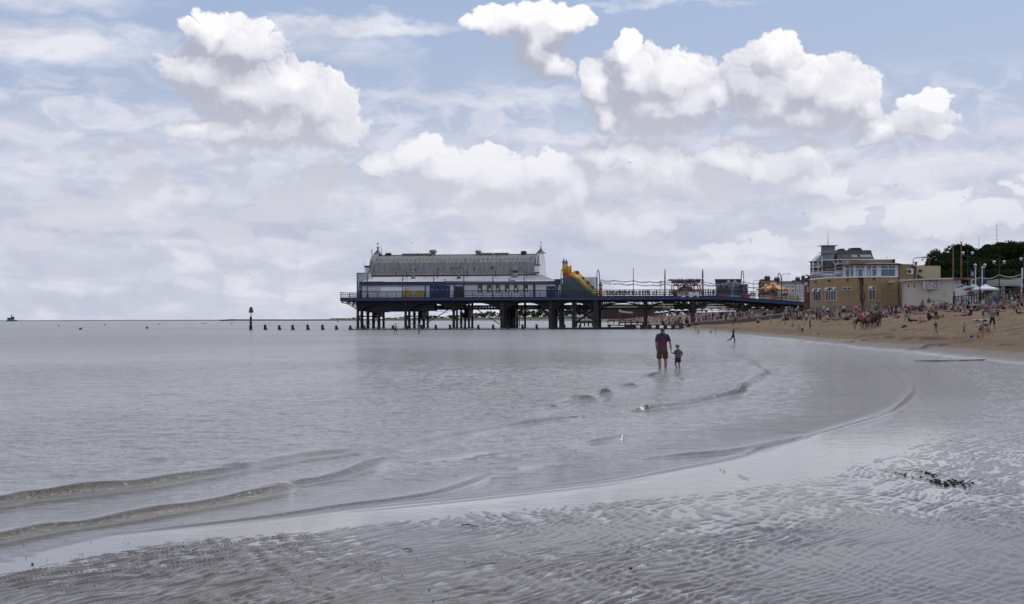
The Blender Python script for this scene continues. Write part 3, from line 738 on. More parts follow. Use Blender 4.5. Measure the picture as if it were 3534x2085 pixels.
# ------------------------------------------------------------------ groyne in front of the pier
ORD = 'first second third fourth fifth sixth seventh eighth ninth tenth eleventh twelfth thirteenth fourteenth fifteenth sixteenth seventeenth eighteenth nineteenth twentieth twenty-first twenty-second twenty-third twenty-fourth twenty-fifth'.split()
def build_groyne():
 GO = W(866, 1139)
 us = [915, 964, 1010, 1062, 1113, 1161, 1209, 1257, 1306, 1356, 1404, 1455, 1504, 1553, 1604, 1651, 1702, 1753, 1803, 1852, 1901, 1948, 2001, 2051, 2103]
 def gp(u, v=None):
  k = (unroll(u, 1136)[0]-CX)/FPX; Y = GO.y-.1175*0
  Y = (GO.y*cos(PTH)+GO.x*sin(PTH))/(cos(PTH)+k*sin(PTH)); return Vector((k*Y, Y, 0))
 proto = None
 for i, u in enumerate(us):
  p = gp(u); h = (HY-unroll(u, 1122)[1])/FPX*p.y+H+random.uniform(-.12, .1)
  if u > 1700: h += .05
  m = MB(); r = .24
  m.box(p.x-r, p.x+r, p.y-.25, p.y+.25, -.6, h); m.box(p.x-r*.9, p.x+r*1.6, p.y+.26, p.y+.5, -.6, h*.35)
  where = 'left of the pier' if u < 1228 else 'in front of the pier columns'
  single('groyne_post', m, WOODDK, f'{ORD[i]} short square timber groyne post from the left, '+where, 'post', (p.x, p.y, 0), 'groyne posts '+where)
 t = thing('groyne_planks', 'low dark run of groyne planks just above the water under the pier', 'groyne', gp(1200))
 seg = [1200, 1306, 1404, 1504, 1604, 1702, 1803, 1901, 2001, 2103, 2160]
 for a, b in zip(seg[:-1], seg[1:]):
  pa, pb = gp(a), gp(b); m = MB()
  zt = .16 if a < 1840 else .34
  for z0, z1 in ((-.4, zt),):
   m.add([(pa.x,pa.y+.55,z0),(pb.x,pb.y+.55,z0),(pb.x,pb.y+.68,z0),(pa.x,pa.y+.68,z0),(pa.x,pa.y+.55,z1*random.uniform(.8,1.2)),(pb.x,pb.y+.55,z1*random.uniform(.8,1.2)),(pb.x,pb.y+.68,z1),(pa.x,pa.y+.68,z1)],
    [(0,3,2,1),(4,5,6,7),(0,1,5,4),(1,2,6,5),(2,3,7,6),(3,0,4,7)])
  part('plank', m, WOODDK, t)
 t = thing('timber_landing_stage', 'low dark timber breakwater frame where the sea meets the beach below the pier', 'breakwater', gp(2160))
 a, b = gp(2155), gp(2425); d = (b-a).normalized(); w_ = Vector((-d.y, d.x, 0))
 def q(t_, n, z): p = a+(b-a)*t_+w_*n; return (p.x, p.y, z)
 def beam(t0, t1, n, z0, z1, th=.3):
  m = MB(); m.add([q(t0,n,z0),q(t1,n,z0),q(t1,n+th,z0),q(t0,n+th,z0),q(t0,n,z1),q(t1,n,z1),q(t1,n+th,z1),q(t0,n+th,z1)],
    [(0,3,2,1),(4,5,6,7),(0,1,5,4),(1,2,6,5),(2,3,7,6),(3,0,4,7)]); return m
 part('top_beam', beam(0, .97, 0, .78, .98), WOODDK, t); part('bottom_beam', beam(-.02, .8, -.1, -.3, .22), WOODDK, t)
 part('top_beam', beam(0, 1.0, 2.4, .82, 1.0), WOODDK, t); part('mid_beam', beam(0, .45, .05, .4, .5), WOODDK, t)
 for i in range(10):
  t0 = i/10+.0; part('upright', beam(t0, t0+(.05 if i else .12), -.02+.01*(i % 2), -.3, .9, .4), WOODDK, t)
 t = thing('groyne_rail', 'dark horizontal timber rail running between the last groyne posts', 'groyne', gp(2001))
 m = MB(); pa, pb = gp(2001), gp(2160)
 for z0 in (.30, ):
  m.tube([(pa.x, pa.y-.1, .34), (pb.x, pb.y-.1, .42)], .09, 4)
 part('rail', m, WOODDK, t)
 m = MB(); pa, pb = gp(2095), gp(2160); m.tube([(pa.x, pa.y, .85), (pb.x, pb.y, .8)], .09, 4); part('rail', m, WOODDK, t)
 t = thing('channel_beacon', 'tall timber post in the sea topped with a dark red tapered drum', 'beacon', (GO.x, GO.y, 0))
 sc = GO.y/FPX
 def zz(v): return H+(HY-unroll(866, v)[1])*sc
 m = MB(); m.box(GO.x-.22, GO.x+.2, GO.y-.2, GO.y+.2, -1, zz(1093)); m.box(GO.x-.3, GO.x+.34, GO.y-.35, GO.y-.21, -1, zz(1123)); part('timber_post', m, WOODDK, t)
 m = MB(); m.tube([(GO.x+.05, GO.y, zz(1094)), (GO.x+.05, GO.y, zz(1078))], .08, 6); part('mast', m, IRON, t)
 m = MB(); m.lathe([(.50, zz(1079.5)), (.52, zz(1077)), (.30, zz(1061.5)), (.22, zz(1059.5))], (GO.x+.05, GO.y, 0), 12); part('top_mark', m, M('dark_red_paint', (.16, .02, .025), .5, .2, 2), t)
 RED = M('buoy_red', (.30, .025, .03), .4, .2, 2); YB = M('buoy_yellow', (.45, .28, .06), .5, .2, 2)
 for i, (u, v, w) in enumerate([(278, 1138, 5.2), (508, 1134, 4.8)]):
  p = W(u, v); r = w*p.y/FPX
  m = MB(); m.lathe([(r*.9, -.2), (r, .0), (r, r*.9), (r*.85, r*1.3), (r*.3, r*1.35)], p, 10)
  single('red_buoy', m, RED, ['dark red drum buoy floating in the sea, the farther left of two', 'dark red drum buoy floating in the sea, nearer the pier of two'][i], 'buoy', p, 'red buoys', smooth=True)
 for i, (u, v) in enumerate([(203, 1125.5), (362, 1122.5), (549, 1120.8), (705, 1118.6), (800, 1117), (1167, 1112)]):
  p = W(u, v); r = 3.0*p.y/FPX
  m = MB(); m.lathe([(r*.9, -.2), (r, .0), (r, r*1.1), (r*.6, r*1.4)], p, 8)
  single('yellow_buoy', m, YB, f'small pale yellow marker buoy far out, {ORD[i]} from the left', 'buoy', p, 'yellow marker buoys in a line', smooth=True)
build_groyne()
# ------------------------------------------------------------------ pavilion on the pier
def roof_metal():
 m, g, b = mat_new('weathered_roof_sheet')
 tc = g.new('ShaderNodeTexCoord').outputs['Object']
 oi = g.new('ShaderNodeObjectInfo').outputs['Random']
 off = g.new('ShaderNodeCombineXYZ'); g.l.new(g.m('MULTIPLY', oi, 37.0), off.inputs[0])
 v = g.v('ADD', tc, off.outputs[0])
 sep = g.new('ShaderNodeSeparateXYZ'); g.l.new(tc, sep.inputs[0])
 blue_ = g.mix(g.noise(v, .8, 3, .5), (.235, .235, .24), (.34, .345, .36))
 rust = g.mix(g.noise(v, 2.0, 3, .6), (.135, .122, .10), (.23, .215, .185))
 st = g.noise(g.v('MULTIPLY', v, (2.2, .4, .28)), 1.3, 5, .65)
 zt = g.ramp(sep.outputs[2], 3.35, 3.8); zb = g.ramp(sep.outputs[2], .75, .95, 1, 0)
 grime = g.m('MAXIMUM', g.m('MULTIPLY', g.ramp(st, .40, .58), .9), g.m('MAXIMUM', g.m('MULTIPLY', zt, .9), g.m('MULTIPLY', zb, .75)))
 c = g.mix(grime, blue_, rust)
 c = g.mix(g.m('MULTIPLY', g.ramp(g.noise(g.v('MULTIPLY', v, (1.5, .5, .5)), .9, 4, .6), .56, .68, 0, .8), 1.0), c, (.06, .052, .045))
 g.l.new(c, b.inputs['Base Color']); b.inputs['Roughness'].default_value = .55
 return m
def striped(name, c1, c2, axis, freq, duty=.5, rough=.6):
 m, g, b = mat_new(name); tc = g.new('ShaderNodeTexCoord').outputs['Object']
 sep = g.new('ShaderNodeSeparateXYZ'); g.l.new(tc, sep.inputs[0])
 fr = g.m('FRACT', g.m('MULTIPLY', sep.outputs[axis], freq))
 k = g.m('GREATER_THAN', fr, duty)
 c = g.mix(k, c1, c2); c = g.mix(g.ramp(g.noise(tc, 1.3, 4, .6), .4, .7, 0, .25), c, tuple(x*.6 for x in c1))
 g.l.new(c, b.inputs['Base Color']); b.inputs['Roughness'].default_value = rough
 return m
def build_pavilion():
 ROOF = roof_metal()
 CORR = M('corrugated_sheet', (.60, .60, .61), .5, .08, .6, dirt=((.36, .35, .34), .6))
 CONC = M('stained_render', (.30, .29, .27), .8, .15, .9, dirt=((.12, .11, .10), .7))
 SIDING = striped('white_siding', (.78, .78, .79), (.58, .58, .61), 2, 3.2, .9)
 LEAD = M('roof_lead', (.10, .105, .11), .5, .2, 1.5)
 PIPE = M('grey_gutter', (.16, .165, .20), .5, .2, 1, dirt=((.08, .08, .10), .6))
 VENT = M('vent_fibre', (.22, .215, .19), .7, .2, 2, dirt=((.10, .095, .08), .6))
 NW = 3.0
 b0 = L(1247, 1027, NW)
 t = thing('pavilion', 'long white and blue seaside pavilion with a grey barrel roof standing on the pier', 'building', (S(1247, NW), NW, zD), pier=True)
 z = lambda v, n=NW, u=1560: L(u, v, n)[2]
 s0, s1 = S(1247, NW), S(1937, NW)
 m = MB(); m.box(s0, s1, NW, 30, zD+.02, z(978)); part('wall', m, SIDING, t)
 m = MB(); m.box(s0-.35, S(1537, 2.4), 2.4, NW-.003, z(984, 2.4), z(972.5, 2.4)); part('fascia_board', m, BLUE, t)
 m = MB(); m.box(s0-.3, S(1540, 2.2), 2.2, 3.1, z(972.4, 2.4), z(971.2, 2.4)); part('fascia_cap', m, IRON, t)
 m = MB(); a, b_ = S(1538, 2.5), S(1915, 2.5)
 m.box(a, b_, 2.6, NW-.003, z(983, 2.5), z(971, 2.5)); part('gutter_board', m, PIPE, t)
 m = MB(); m.tube([(a, 2.45, z(976.5, 2.5)), (b_, 2.45, z(975, 2.5))], .30, 8); part('duct', m, PIPE, t, smooth=True)
 m = MB(); m.tube([(a-.3, 2.5, z(970.6)), (b_+.5, 2.5, z(967.8))], .06, 5); part('gutter', m, WHITE2, t)
 m = MB(); m.box(S(1915, 2.4), S(1940, 2.4), 2.4, NW-.003, z(984), z(967)); part('fascia_board', m, NAVY, t)
 m = MB(); m.box(S(1912, 2), S(1942, 2), 2.0, 6, z(967), z(965.8)); part('canopy_edge', m, IRON, t)
 for (u0, u1) in ((1247, 1313), (1395, 1466), (1602, 1840), (1848, 1886)):
  m = MB(); m.box(S(u0, NW), S(u1, NW), NW-.07, NW-.004, z(1004.6), z(1002.6)); part('trim_strip', m, NAVY, t)
 for (u0, u1) in ((1247, 1249.5), (1466, 1470), (1566, 1571), (1598, 1602), (1840, 1848), (1919, 1926)):
  m = MB(); m.box(S(u0, NW), S(u1, NW), NW-.10, NW-.003, zD+.02, z(983.5)); part('trim_post', m, BLUE, t)
 def door(u0, u1, v0, mat, leaves=1, nm='door', frame=BLUE):
  a, b = S(u0, NW), S(u1, NW)
  m = MB(); m.box(a-.1, b+.1, NW-.05, NW-.006, zD+.02, z(v0)+.1); f = part(nm, m, frame, t)
  w = (b-a)/leaves
  for k in range(leaves):
   m = MB(); m.box(a+k*w+.04, a+(k+1)*w-.04, NW-.11, NW-.052, zD+.05, z(v0)); part('door_leaf', m, mat, f)
   if mat is not DOORG:
    m = MB(); m.box(a+k*w+w*.3, a+k*w+w*.7, NW-.13, NW-.113, z(1001.5), z(999.5)); part('door_plate', m, GREYP, f)
 door(1484, 1516, 987, BLUE, 2); door(1519, 1552, 987, BLUE, 2); door(1572, 1597, 990, DOORG, 1, 'doorway'); door(1887, 1916, 991, NAVY, 2)
 for i, u in enumerate((1657, 1688.5, 1719.5, 1750.5, 1782, 1814)):
  a, b = S(u-8, NW), S(u+8, NW)
  m = MB(); m.box(a, b, NW-.06, NW-.004, z(1010), z(984)); f = part('window', m, M('window_frame_grey', (.10, .10, .105), .5, .1, 2), t)
  m = MB(); m.box(a+.09, b-.09, NW-.09, NW-.063, z(1008.5), z(985.5)); part('pane', m, M('smoky_glass', (.055, .055, .055), .15, .3, .4), f)
  for kx in (-.1,):
   m = MB(); c = (a+b)/2+random.uniform(-.15, .2); w = .2; zc = z(1000.5+random.uniform(-1, 2))
   m.box(c-w, c+w, NW-.11, NW-.093, zc-.38, zc+.25); part('notice', m, PAPER, f)
  if i in (2, 4):
   m = MB(); m.box(b-.28, b-.14, NW-.11, NW-.092, z(998), z(985.5)); part('notice', m, PAPER, f)
 e = MB(); e.box(S(1232, 4), S(1272, 4), 4, 20, zD+.02, z(943, 4, 1240)); part('end_block', e, GREYP, t)
 e = MB(); e.box(S(1230, 3.9), S(1262, 3.9), 3.8, 20.1, z(943, 4, 1240)+.003, z(941.6, 4, 1240)); part('block_coping', e, IRON, t)
 e = MB(); e.box(S(1231.4, 3.9), S(1233.2, 3.9), 3.8, 4.0, zD+.02, z(943, 4, 1240)-.01); part('corner_trim', e, NAVY, t)
 e = MB(); e.box(S(1261, 9), S(1276, 9), 9, 18, z(943, 9, 1265), z(923, 9, 1265)); part('stair_head', e, WHITE, t)
 e = MB(); e.box(S(1258, 8.8), S(1276, 8.8), 8.8, 18.2, z(923, 9, 1265)+.003, z(917, 9, 1265)); part('stair_head_band', e, BLUE, t)
 e = MB(); e.box(S(1240, 3), S(1247, 3), 3.2, 3.9, zD+.02, z(1000)); part('service_box', e, BLUE, t)
 e = MB(); e.box(S(1239, 3), S(1246, 3), 3.2, 3.9, z(994), z(987)); part('service_box', e, VENT, t)
 m = MB(); na, nb = 2.5, 8.6; za, zb = z(970.5, na), z(950.5, nb)
 A0, A1 = S(1250, na), S(1912, na); B0, B1 = S(1283, nb), S(1862, nb)
 m.add([(A0, na, za), (A1, na, za+.12), (B1, nb, zb+.1), (B0, nb, zb)], [(0, 1, 2, 3)])
 m.add([(A1, na, za+.12), (A1+.6, 28, za+.12), (B1+.2, 22, zb+.1), (B1, nb, zb+.1)], [(0, 1, 2, 3)])
 m.add([(A0, na, za), (B0, nb, zb), (B0, 24, zb), (A0, 28, za)], [(0, 1, 2, 3)])
 K = 120
 for k in range(K+1):
  f = k/K; p0 = (A0+(A1-A0)*f, na, za+.12*f); p1 = (B0+(B1-B0)*f, nb, zb+.1*f)
  m.add([(p0[0]-.05, na, p0[2]+.005), (p0[0]+.05, na, p0[2]+.005), (p1[0]+.05, nb, p1[2]+.005), (p1[0]-.05, nb, p1[2]+.005), (p0[0], na, p0[2]+.09), (p1[0], nb, p1[2]+.09)], [(0, 4, 5, 3), (4, 1, 2, 5), (0, 1, 4)])
 part('lower_roof', m, CORR, t)
 prof = [(7.6, 949), (8.5, 944), (9.1, 934), (9.45, 920), (10.0, 906), (11.3, 893.5), (13.4, 885.5), (17, 881.5)]
 pz = [(n, z(v, n)) for n, v in prof]; nr = 17.0
 full = pz+[(2*nr-n, zz) for n, zz in reversed(pz[:-1])]
 R0, R1 = S(1285, 8), S(1848, 8)
 K = 38; w = (R1-R0)/K; base = BASE[t.name]
 zr0 = pz[0][1]
 me = bpy.data.meshes.new('roof_panel'); vs = []; fs = []
 for i, (n, zz) in enumerate(full): vs += [(0, n-full[0][0], zz-zr0), (w-.03, n-full[0][0], zz-zr0)]
 for i in range(len(full)-1): fs.append((2*i, 2*i+1, 2*i+3, 2*i+2))
 me.from_pydata(vs, [], fs); me.materials.append(ROOF); me.update()
 rb = MB(); rb.tube([(0, n-full[0][0], zz-zr0+.05) for n, zz in full], .085, 4)
 rme = bpy.data.meshes.new('roof_rib'); rme.from_pydata(rb.v, [], rb.f); rme.materials.append(M('rib_metal', (.27, .265, .25), .6, .2, 2)); rme.update()
 for k in range(K):
  o = link_obj('roof_panel', me, t); o.location = (R0+k*w-base.x, full[0][0]-base.y, zr0-base.z)
  o.location.z += .003*(k % 2)
  o = link_obj('roof_rib', rme, t); o.location = (R0+k*w-.02-base.x, full[0][0]-base.y, zr0-base.z)
 m = MB(); m.tube([(R0-.5, 7.5, zr0-.1), (R1+.3, 7.5, zr0-.1)], .16, 6); m.box(R0, R1, 8.0, 8.3, zr0-.9, zr0-.05); part('eaves_gutter', m, IRON2, t)
 m = MB(); m.tube([(R0, nr, pz[-1][1]+.12), (R1, nr, pz[-1][1]+.12)], .12, 6); part('ridge_cap', m, LEAD, t)
 m = MB(); m.box(R0+.3, R1-.3, 9.35, 9.42, z(931), z(930.4)); m.tube([(S(1552, 9.2), 9.2, z(922)), (S(1594, 9.2), 9.2, z(922))], .05, 4); part('roof_cable', m, IRON, t)
 def gable(sa, sb, mat, nm, grow=.45):
  pts = [(7.4, z(952, 8)), (7.4, zr0+.2)]+[(n-.15*(i < 5), zz+grow) for i, (n, zz) in enumerate(pz[1:])]
  pts += [(2*nr-n, zz) for n, zz in reversed(pts[:-1])]
  m = MB(); m.prismx(pts, sa, sb); g_ = part(nm, m, mat, t)
  m = MB(); m.tube([( (sa+sb)/2, n, zz+.05) for n, zz in pts[1:-1]], .17, 4); part('gable_coping', m, VENT if nm == 'gable_wall' else IRON, g_)
  zp = pz[-1][1]+grow; c = ((sa+sb)/2, nr, 0)
  m = MB(); m.lathe([(1.15, zp-.15), (1.2, zp), (.75, zp+.35), (.25, zp+1.0), (.2, zp+1.1)], c, 8, pi/8); cp = part('cupola', m, LEAD, g_)
  m = MB(); m.lathe([(.12, zp+1.0), (.12, zp+1.3), (.3, zp+1.5), (.3, zp+1.65), (.12, zp+1.85), (.06, zp+2.0), (.05, zp+3.0)], c, 8)
  m.box(c[0]-.35, c[0]+.35, c[1]-.03, c[1]+.03, zp+2.45, zp+2.6); part('finial', m, WHITE2 if nm != 'gable_wall' else VENT, g_)
 gable(R0-1.0, R0-.05, CONC, 'gable_wall');
 gable(R1+.05, R1+.9, M('white_boards', (.70, .70, .70), .6, .1, 1.5, dirt=((.35, .34, .32), .5)), 'end_gable_wall')
 m = MB(); m.box(R1-.2, R1+1.2, 7.0, 7.9, z(917), z(912.5)); part('gable_band', m, BLUE, t)
 m = MB(); m.box(R1-.1, R1+1.0, 6.9, 7.9, z(939), z(917.2)); part('gable_pier', m, WHITE, t)
 m = MB(); m.box(R1-.2, R1+1.1, 6.9, 7.9, z(941), z(939.2)); part('gable_sill', m, BLUE, t)
 for (u, w_, vt, vb, cap) in ((1341, 24, 871, 883, 0), (1495, 21, 862, 883, 1), (1651, 18, 865, 883, 1), (1808, 22, 868, 882, 0)):
  c = S(u, nr); r = w_/2*.069; z0, z1 = z(vb, nr), z(vt, nr); h = z1-z0
  m = MB()
  if cap: m.lathe([(r*.9, z0), (r*.9, z0+h*.55), (r*1.45, z0+h*.6), (r*1.45, z0+h*.68), (r*1.0, z1)], (c, nr, 0), 12, pi/12)
  else: m.lathe([(r*.95, z0), (r*.95, z0+h*.6), (r*1.12, z0+h*.62), (r*.9, z0+h*.85), (r*.45, z1)], (c, nr, 0), 12, pi/12)
  part('ridge_ventilator', m, VENT if cap else IRON2, t)
 for (u0, u1) in ((1390, 1440), (1444, 1483), (1661, 1700), (1706, 1755)):
  m = MB(); a, b = S(u0, nr), S(u1, nr); m.box(a, b, nr-.9, nr+.9, z(882, nr), z(876, nr)); m.prismx([(nr-1.1, z(876, nr)+.003), (nr+1.1, z(876, nr)+.003), (nr, z(873.5, nr))], a-.1, b+.1); part('ridge_skylight', m, VENT, t)
 def dome(u, v0, v1, n, w_):
  c = S(u, n); m = MB(); za_, zb_ = z(v1, n), z(v0, n); r = w_/2*.069
  m.lathe([(r, za_), (r*1.05, za_+.1), (r, za_+(zb_-za_)*.45), (r*.75, za_+(zb_-za_)*.85), (r*.3, zb_)], (c, n, 0), 10); part('roof_vent', m, VENT, t)
 dome(1776, 923, 937, 8.9, 26); dome(1776, 944, 959, 6.0, 24); dome(1427, 950.5, 960, 5.5, 14)
 m = MB(); c = S(1584, 5.0); m.lathe([(.28, z(958, 5)), (.25, z(934, 5)), (.42, z(933.5, 5)), (.35, z(930, 5)), (.1, z(929, 5))], (c, 5, 0), 8); f = part('flue_pipe', m, VENT, t)
 m = MB(); m.lathe([(.5, z(961, 5)), (.55, z(958, 5)), (.35, z(955.5, 5)), (.3, z(953, 5))], (c, 5, 0), 8); part('flue_collar', m, M('orange_rust', (.24, .09, .03), .7, .3, 3), f)
 for (u, v0, v1, w_) in ((1535, 968, 964, 3), (1759, 967, 963, 3.5), (1435, 932, 927, 2), (1699, 925, 920, 2.2), (1770, 969, 967.5, 8)):
  n = 3.5 if v0 > 950 else 9.2; c = S(u, n); m = MB(); m.box(c-w_*.069, c+w_*.069, n-.2, n+.2, z(v0, n)-.3, z(v1, n)); part('roof_vent', m, IRON, t)
 for (u, v0, v1, n, r) in ((1284, 880, 858, 12, .10), (1257, 946, 901, 10, .035)):
  m = MB(); c = S(u, n); m.tube([(c, n, z(v0, n)-1.5), (c, n, z(v1, n))], r, 5)
  if r < .05: m.tube([(c-.35, n, z(902, n)), (c+.35, n, z(902, n))], .03, 4)
  part('roof_pole', m, VENT, t)
 m = MB(); c = S(1317, 20); m.tube([(c, 20, z(880, 20)), (c, 20, z(856, 20)), (c-.15, 20, z(852, 20)), (c-.5, 20, z(850, 20)), (c-.75, 20, z(853, 20)), (c-.8, 20, z(857, 20))], .06, 5); m.ball((c-.8, 20, z(859, 20)), .2, 6, 4, 1.3); part('roof_lamp', m, VENT, t)
 fl = thing('flag', 'small red, white and blue flag flying beside the right gable of the pavilion roof', 'flag', (S(1842, 8), 8.2, z(893, 8)), pier=True)
 m = MB(); K = 6
 def fp(a, b, d=0): s_ = S(1842-20*a, 7.2); return (s_, 7.0+.15*sin(a*6)+d, z(886+8*a, 7)+.0+(-.75+b*.85))
 def strip(m, a0, a1, b0, b1, d, tilt=(0, 0)):
  for k in range(K):
   x0, x1 = a0+(a1-a0)*k/K, a0+(a1-a0)*(k+1)/K
   m.add([fp(x0, b0+tilt[0]*x0, d), fp(x1, b0+tilt[0]*x1, d), fp(x1, b1+tilt[0]*x1, d), fp(x0, b1+tilt[0]*x0, d)], [(0, 1, 2, 3)])
 strip(m, 0, 1, 0, 1, 0); part('field', m, NAVY, fl)
 m = MB(); strip(m, 0, 1, .34, .66, -.01); strip(m, .38, .62, 0, 1, -.01); strip(m, 0, 1, -.08, .1, -.01, (.95, 0)); strip(m, 0, 1, .92, 1.08, -.01, (-.95, 0)); part('white_cross', m, WHITE2, fl)
 m = MB(); strip(m, 0, 1, .42, .58, -.02); strip(m, .44, .56, 0, 1, -.02); part('red_cross', m, M('flag_red', (.35, .03, .04), .6, .1, 2), fl)
 c = thing('covered_stall', 'white striped tarpaulin covered stall against the left pavilion wall', 'stall', (S(1313, 2.2), 2.2, zD), pier=True)
 a, b = S(1313, 2), S(1395, 2)
 m = MB(); K = 20
 for k in range(K):
  x0, x1 = a+(b-a)*k/K, a+(b-a)*(k+1)/K
  ys = [(1.9, zD+.02), (1.85, z(1006, 2)), (1.95, z(1000, 2)), (2.15, z(996, 2)), (2.4, z(991, 2)), (2.95, z(990, 2))]
  j0 = .05*sin(k*1.7); j1 = .05*sin((k+1)*1.7)
  for (ya, za_), (yb, zb_) in zip(ys[:-1], ys[1:]): m.add([(x0, ya+j0, za_), (x1, ya+j1, za_), (x1, yb+j1, zb_), (x0, yb+j0, zb_)], [(0, 1, 2, 3)])
 part('tarpaulin', m, striped('striped_tarpaulin', (.88, .88, .89), (.60, .58, .63), 2, 2.2, .8), c)
 m = MB(); m.box(a+.1, b-.1, 2.1, 2.9, zD+.01, z(996, 2)); part('counter', m, WHITE, c)
 for i, (u0, u1) in enumerate(((1396, 1417), (1437, 1457))):
  a, b = S(u0, 2), S(u1, 2)
  bn = thing('yellow_bin', ['yellow wheeled bin on the pier beside the white tarpaulin', 'yellow wheeled bin on the pier, nearer the blue doors'][i], 'bin', ((a+b)/2, 2, zD), 'yellow bins', pier=True)
  m = MB(); m.prism([(a+.1, zD+.12), (b-.1, zD+.12), (b, z(1006, 2)), (a, z(1006, 2))], 1.5, 2.4); part('tub', m, YEL, bn)
  m = MB(); m.box(a-.04, b+.04, 1.42, 2.45, z(1006, 2)+.003, z(1004.6, 2)); part('lid', m, M('dark_yellow', (.40, .25, .03), .5, .1, 2), bn)
  m = MB()
  for x in (a+.25, b-.25): m.ball((x, 1.6, zD+.08), .08, 6, 4)
  part('wheels', m, IRON, bn)
build_pavilion()
# ------------------------------------------------------------------ things on the deck
def build_deck_things():
 z = lambda v, n=2.0, u=2200: L(u, v, n)[2]
 POLE = M('grey_lamp_paint', (.20, .205, .22), .5, .15, 2); POLED = M('dark_lamp_paint', (.055, .05, .055), .5, .3, 2)
 def hoop(u, vt, n0, n1, vfoot, dark, lab, group):
  s_ = S(u, n0); zb = deckz(s_); zt = L(u, vt, n0)[2]; zf = zb if vfoot is None else L(u, vfoot, n1)[2]
  t = thing('arched_lamp_post', lab, 'lamp post', (s_, n0, zb), group, pier=True)
  K = 12; h = min(2.6, (zt-zb)*.45); pts = [(s_, n0, zb+.08), (s_, n0, zt-h)]
  for k in range(1, K):
   a = pi*k/K; pts.append((s_, (n0+n1)/2-(n1-n0)/2*cos(a), zt-h+h*sin(a)))
  pts += [(s_, n1, zt-h), (s_, n1, zf)]
  m = MB(); m.tube(pts, .115, 5); part('hoop', m, POLED if dark else POLE, t)
  m = MB(); m.lathe([(.16, 0), (.16, .6), (.1, .7)], (s_, n0, zb+.09), 6); part('base_collar', m, IRON, t)
  m = MB(); m.ball((s_, (n0+n1)/2, zt-.12), .2, 6, 4, .7); part('lantern', m, M('lamp_grey', (.4, .4, .4), .4, .1, 2), t)
 i = 0
 for (u, vt) in ((1268, 930), (1390, 931), (1497, 930), (1601, 929), (1701, 928), (1809, 928)):
  i += 1
  hoop(u, vt, .5, 6.3, 967, True, 'tall dark arched lamp post over the low roof, '+['leftmost of six', 'second of six from the left', 'third of six from the left', 'third of six from the right', 'second of six from the right', 'rightmost of six'][i-1], 'arched lamp posts along the pier')
 for k, (u, vt, n1) in enumerate(((1936, 928, 8), (2060, 928, 12), (2186, 928, .62), (2294, 927, DW-.5), (2427, 927, DW-.5), (2567, 931, DW-.5), (2697, 940, DW-.5))):
  lab = ['tall grey arched lamp post between the pavilion and the inflatable slide', 'tall grey arched lamp post right of the inflatable slide', 'single straight grey mast over the crowd on the pier', 'tall slender arched lamp post left of the fairground ride', 'tall grey arched lamp post between the fairground ride and the blue stalls', 'tall grey arched lamp post over the right blue stall', 'dark arched lamp post behind the striped carousel top'][k]
  if n1 < 1:
   s_ = S(u, .5); t = thing('mast', lab, 'mast', (s_, .5, zD), pier=True); m = MB(); m.tube([(s_, .5, zD+.08), (s_, .5, L(u, vt)[2])], [.12, .08], 6); part('shaft', m, POLE, t)
   m = MB(); m.box(s_-.12, s_+.12, .4, .6, L(u, vt)[2]+.002, L(u, vt)[2]+.12); part('cap', m, POLED, t)
  else: hoop(u, vt, .5, n1, None, k == 6, lab, 'arched lamp posts along the pier')
 for k, (u, vt) in enumerate(((2281, 970), (2558, 974))):
  s_ = S(u, .6); zb = deckz(s_); zt = L(u, vt, .6)[2]
  t = thing('funnel_lamp', ['lamp on a thin pole with a cream funnel shade left of the ride', 'lamp with a cream funnel shade in front of the blue stalls'][k], 'lamp', (s_, .6, zb), 'funnel lamps', pier=True)
  m = MB(); m.tube([(s_, .6, zb+.08), (s_, .6, zt-.6)], .05, 5); part('pole', m, IRON, t)
  m = MB(); m.lathe([(.08, -.62), (.14, -.5), (.27, -.1), (.27, 0), (.1, .03)], (s_, .6, zt), 10); part('shade', m, M('cream_shade', (.55, .50, .36), .5, .1, 2), t)
 N0, N1 = 3.0, 8.0
 t = thing('inflatable_slide', 'tall yellow, pink and blue inflatable castle slide on the pier', 'slide', (S(1942, N0), N0, zD), pier=True)
 SY = M('vinyl_yellow', (.58, .30, .015), .38, .1, 1.2); SB = M('vinyl_blue', (.05, .22, .42), .35, .1, 1.5); SP = M('vinyl_pink', (.55, .05, .17), .4, .1, 1.5); SR = M('vinyl_red', (.34, .02, .05), .4, .1, 1.5); SV = M('vinyl_purple', (.17, .10, .17), .45, .2, .7)
 q = lambda u, v, n=N0: (S(u, n), L(u, v, n)[2])
 m = MB(); m.prism([q(1943, 1025.5), q(2060, 1025.5), q(2060, 1016), q(1974, 957), q(1943, 957)], N0+.3, N1); part('body', m, SV, t)
 m = MB(); m.prism([q(1942, 956.8), q(1974, 956.8), q(1967, 949), q(1942, 949)], N0+.25, N1); part('band', m, SP, t)
 for k in range(4):
  off = k*3.6; path = []
  for (u, v) in ((1968, 949), (1974, 944.5), (1985, 951), (2000, 964), (2017, 982), (2034, 999), (2048, 1012), (2060, 1017)):
   du = off*.75; dv = -off
   path.append((S(u+du-2, N0), N0+.2+k*1.5, L(u, v+dv+5, N0)[2]))
  m = MB(); m.tube(path, .50, 8); part('chute_tube', m, SY, t, smooth=True)
 for (u0, u1, v0, v1, n_) in ((1953, 1966, 949, 917, N0+.6), (1966, 1973, 949, 916, N0+1.6)):
  m = MB(); a, b = S(u0, n_), S(u1, n_); r = (b-a)/2
  zt = L(1960, v1, n_)[2]; zb = L(1960, v0, n_)[2]
  m.lathe([(r, zb), (r*1.05, zb+.8), (r, zt-.5), (r*.7, zt-.1), (r*.2, zt+.05)], ((a+b)/2, n_+r, 0), 10); part('wall_tube', m, SY, t, smooth=True)
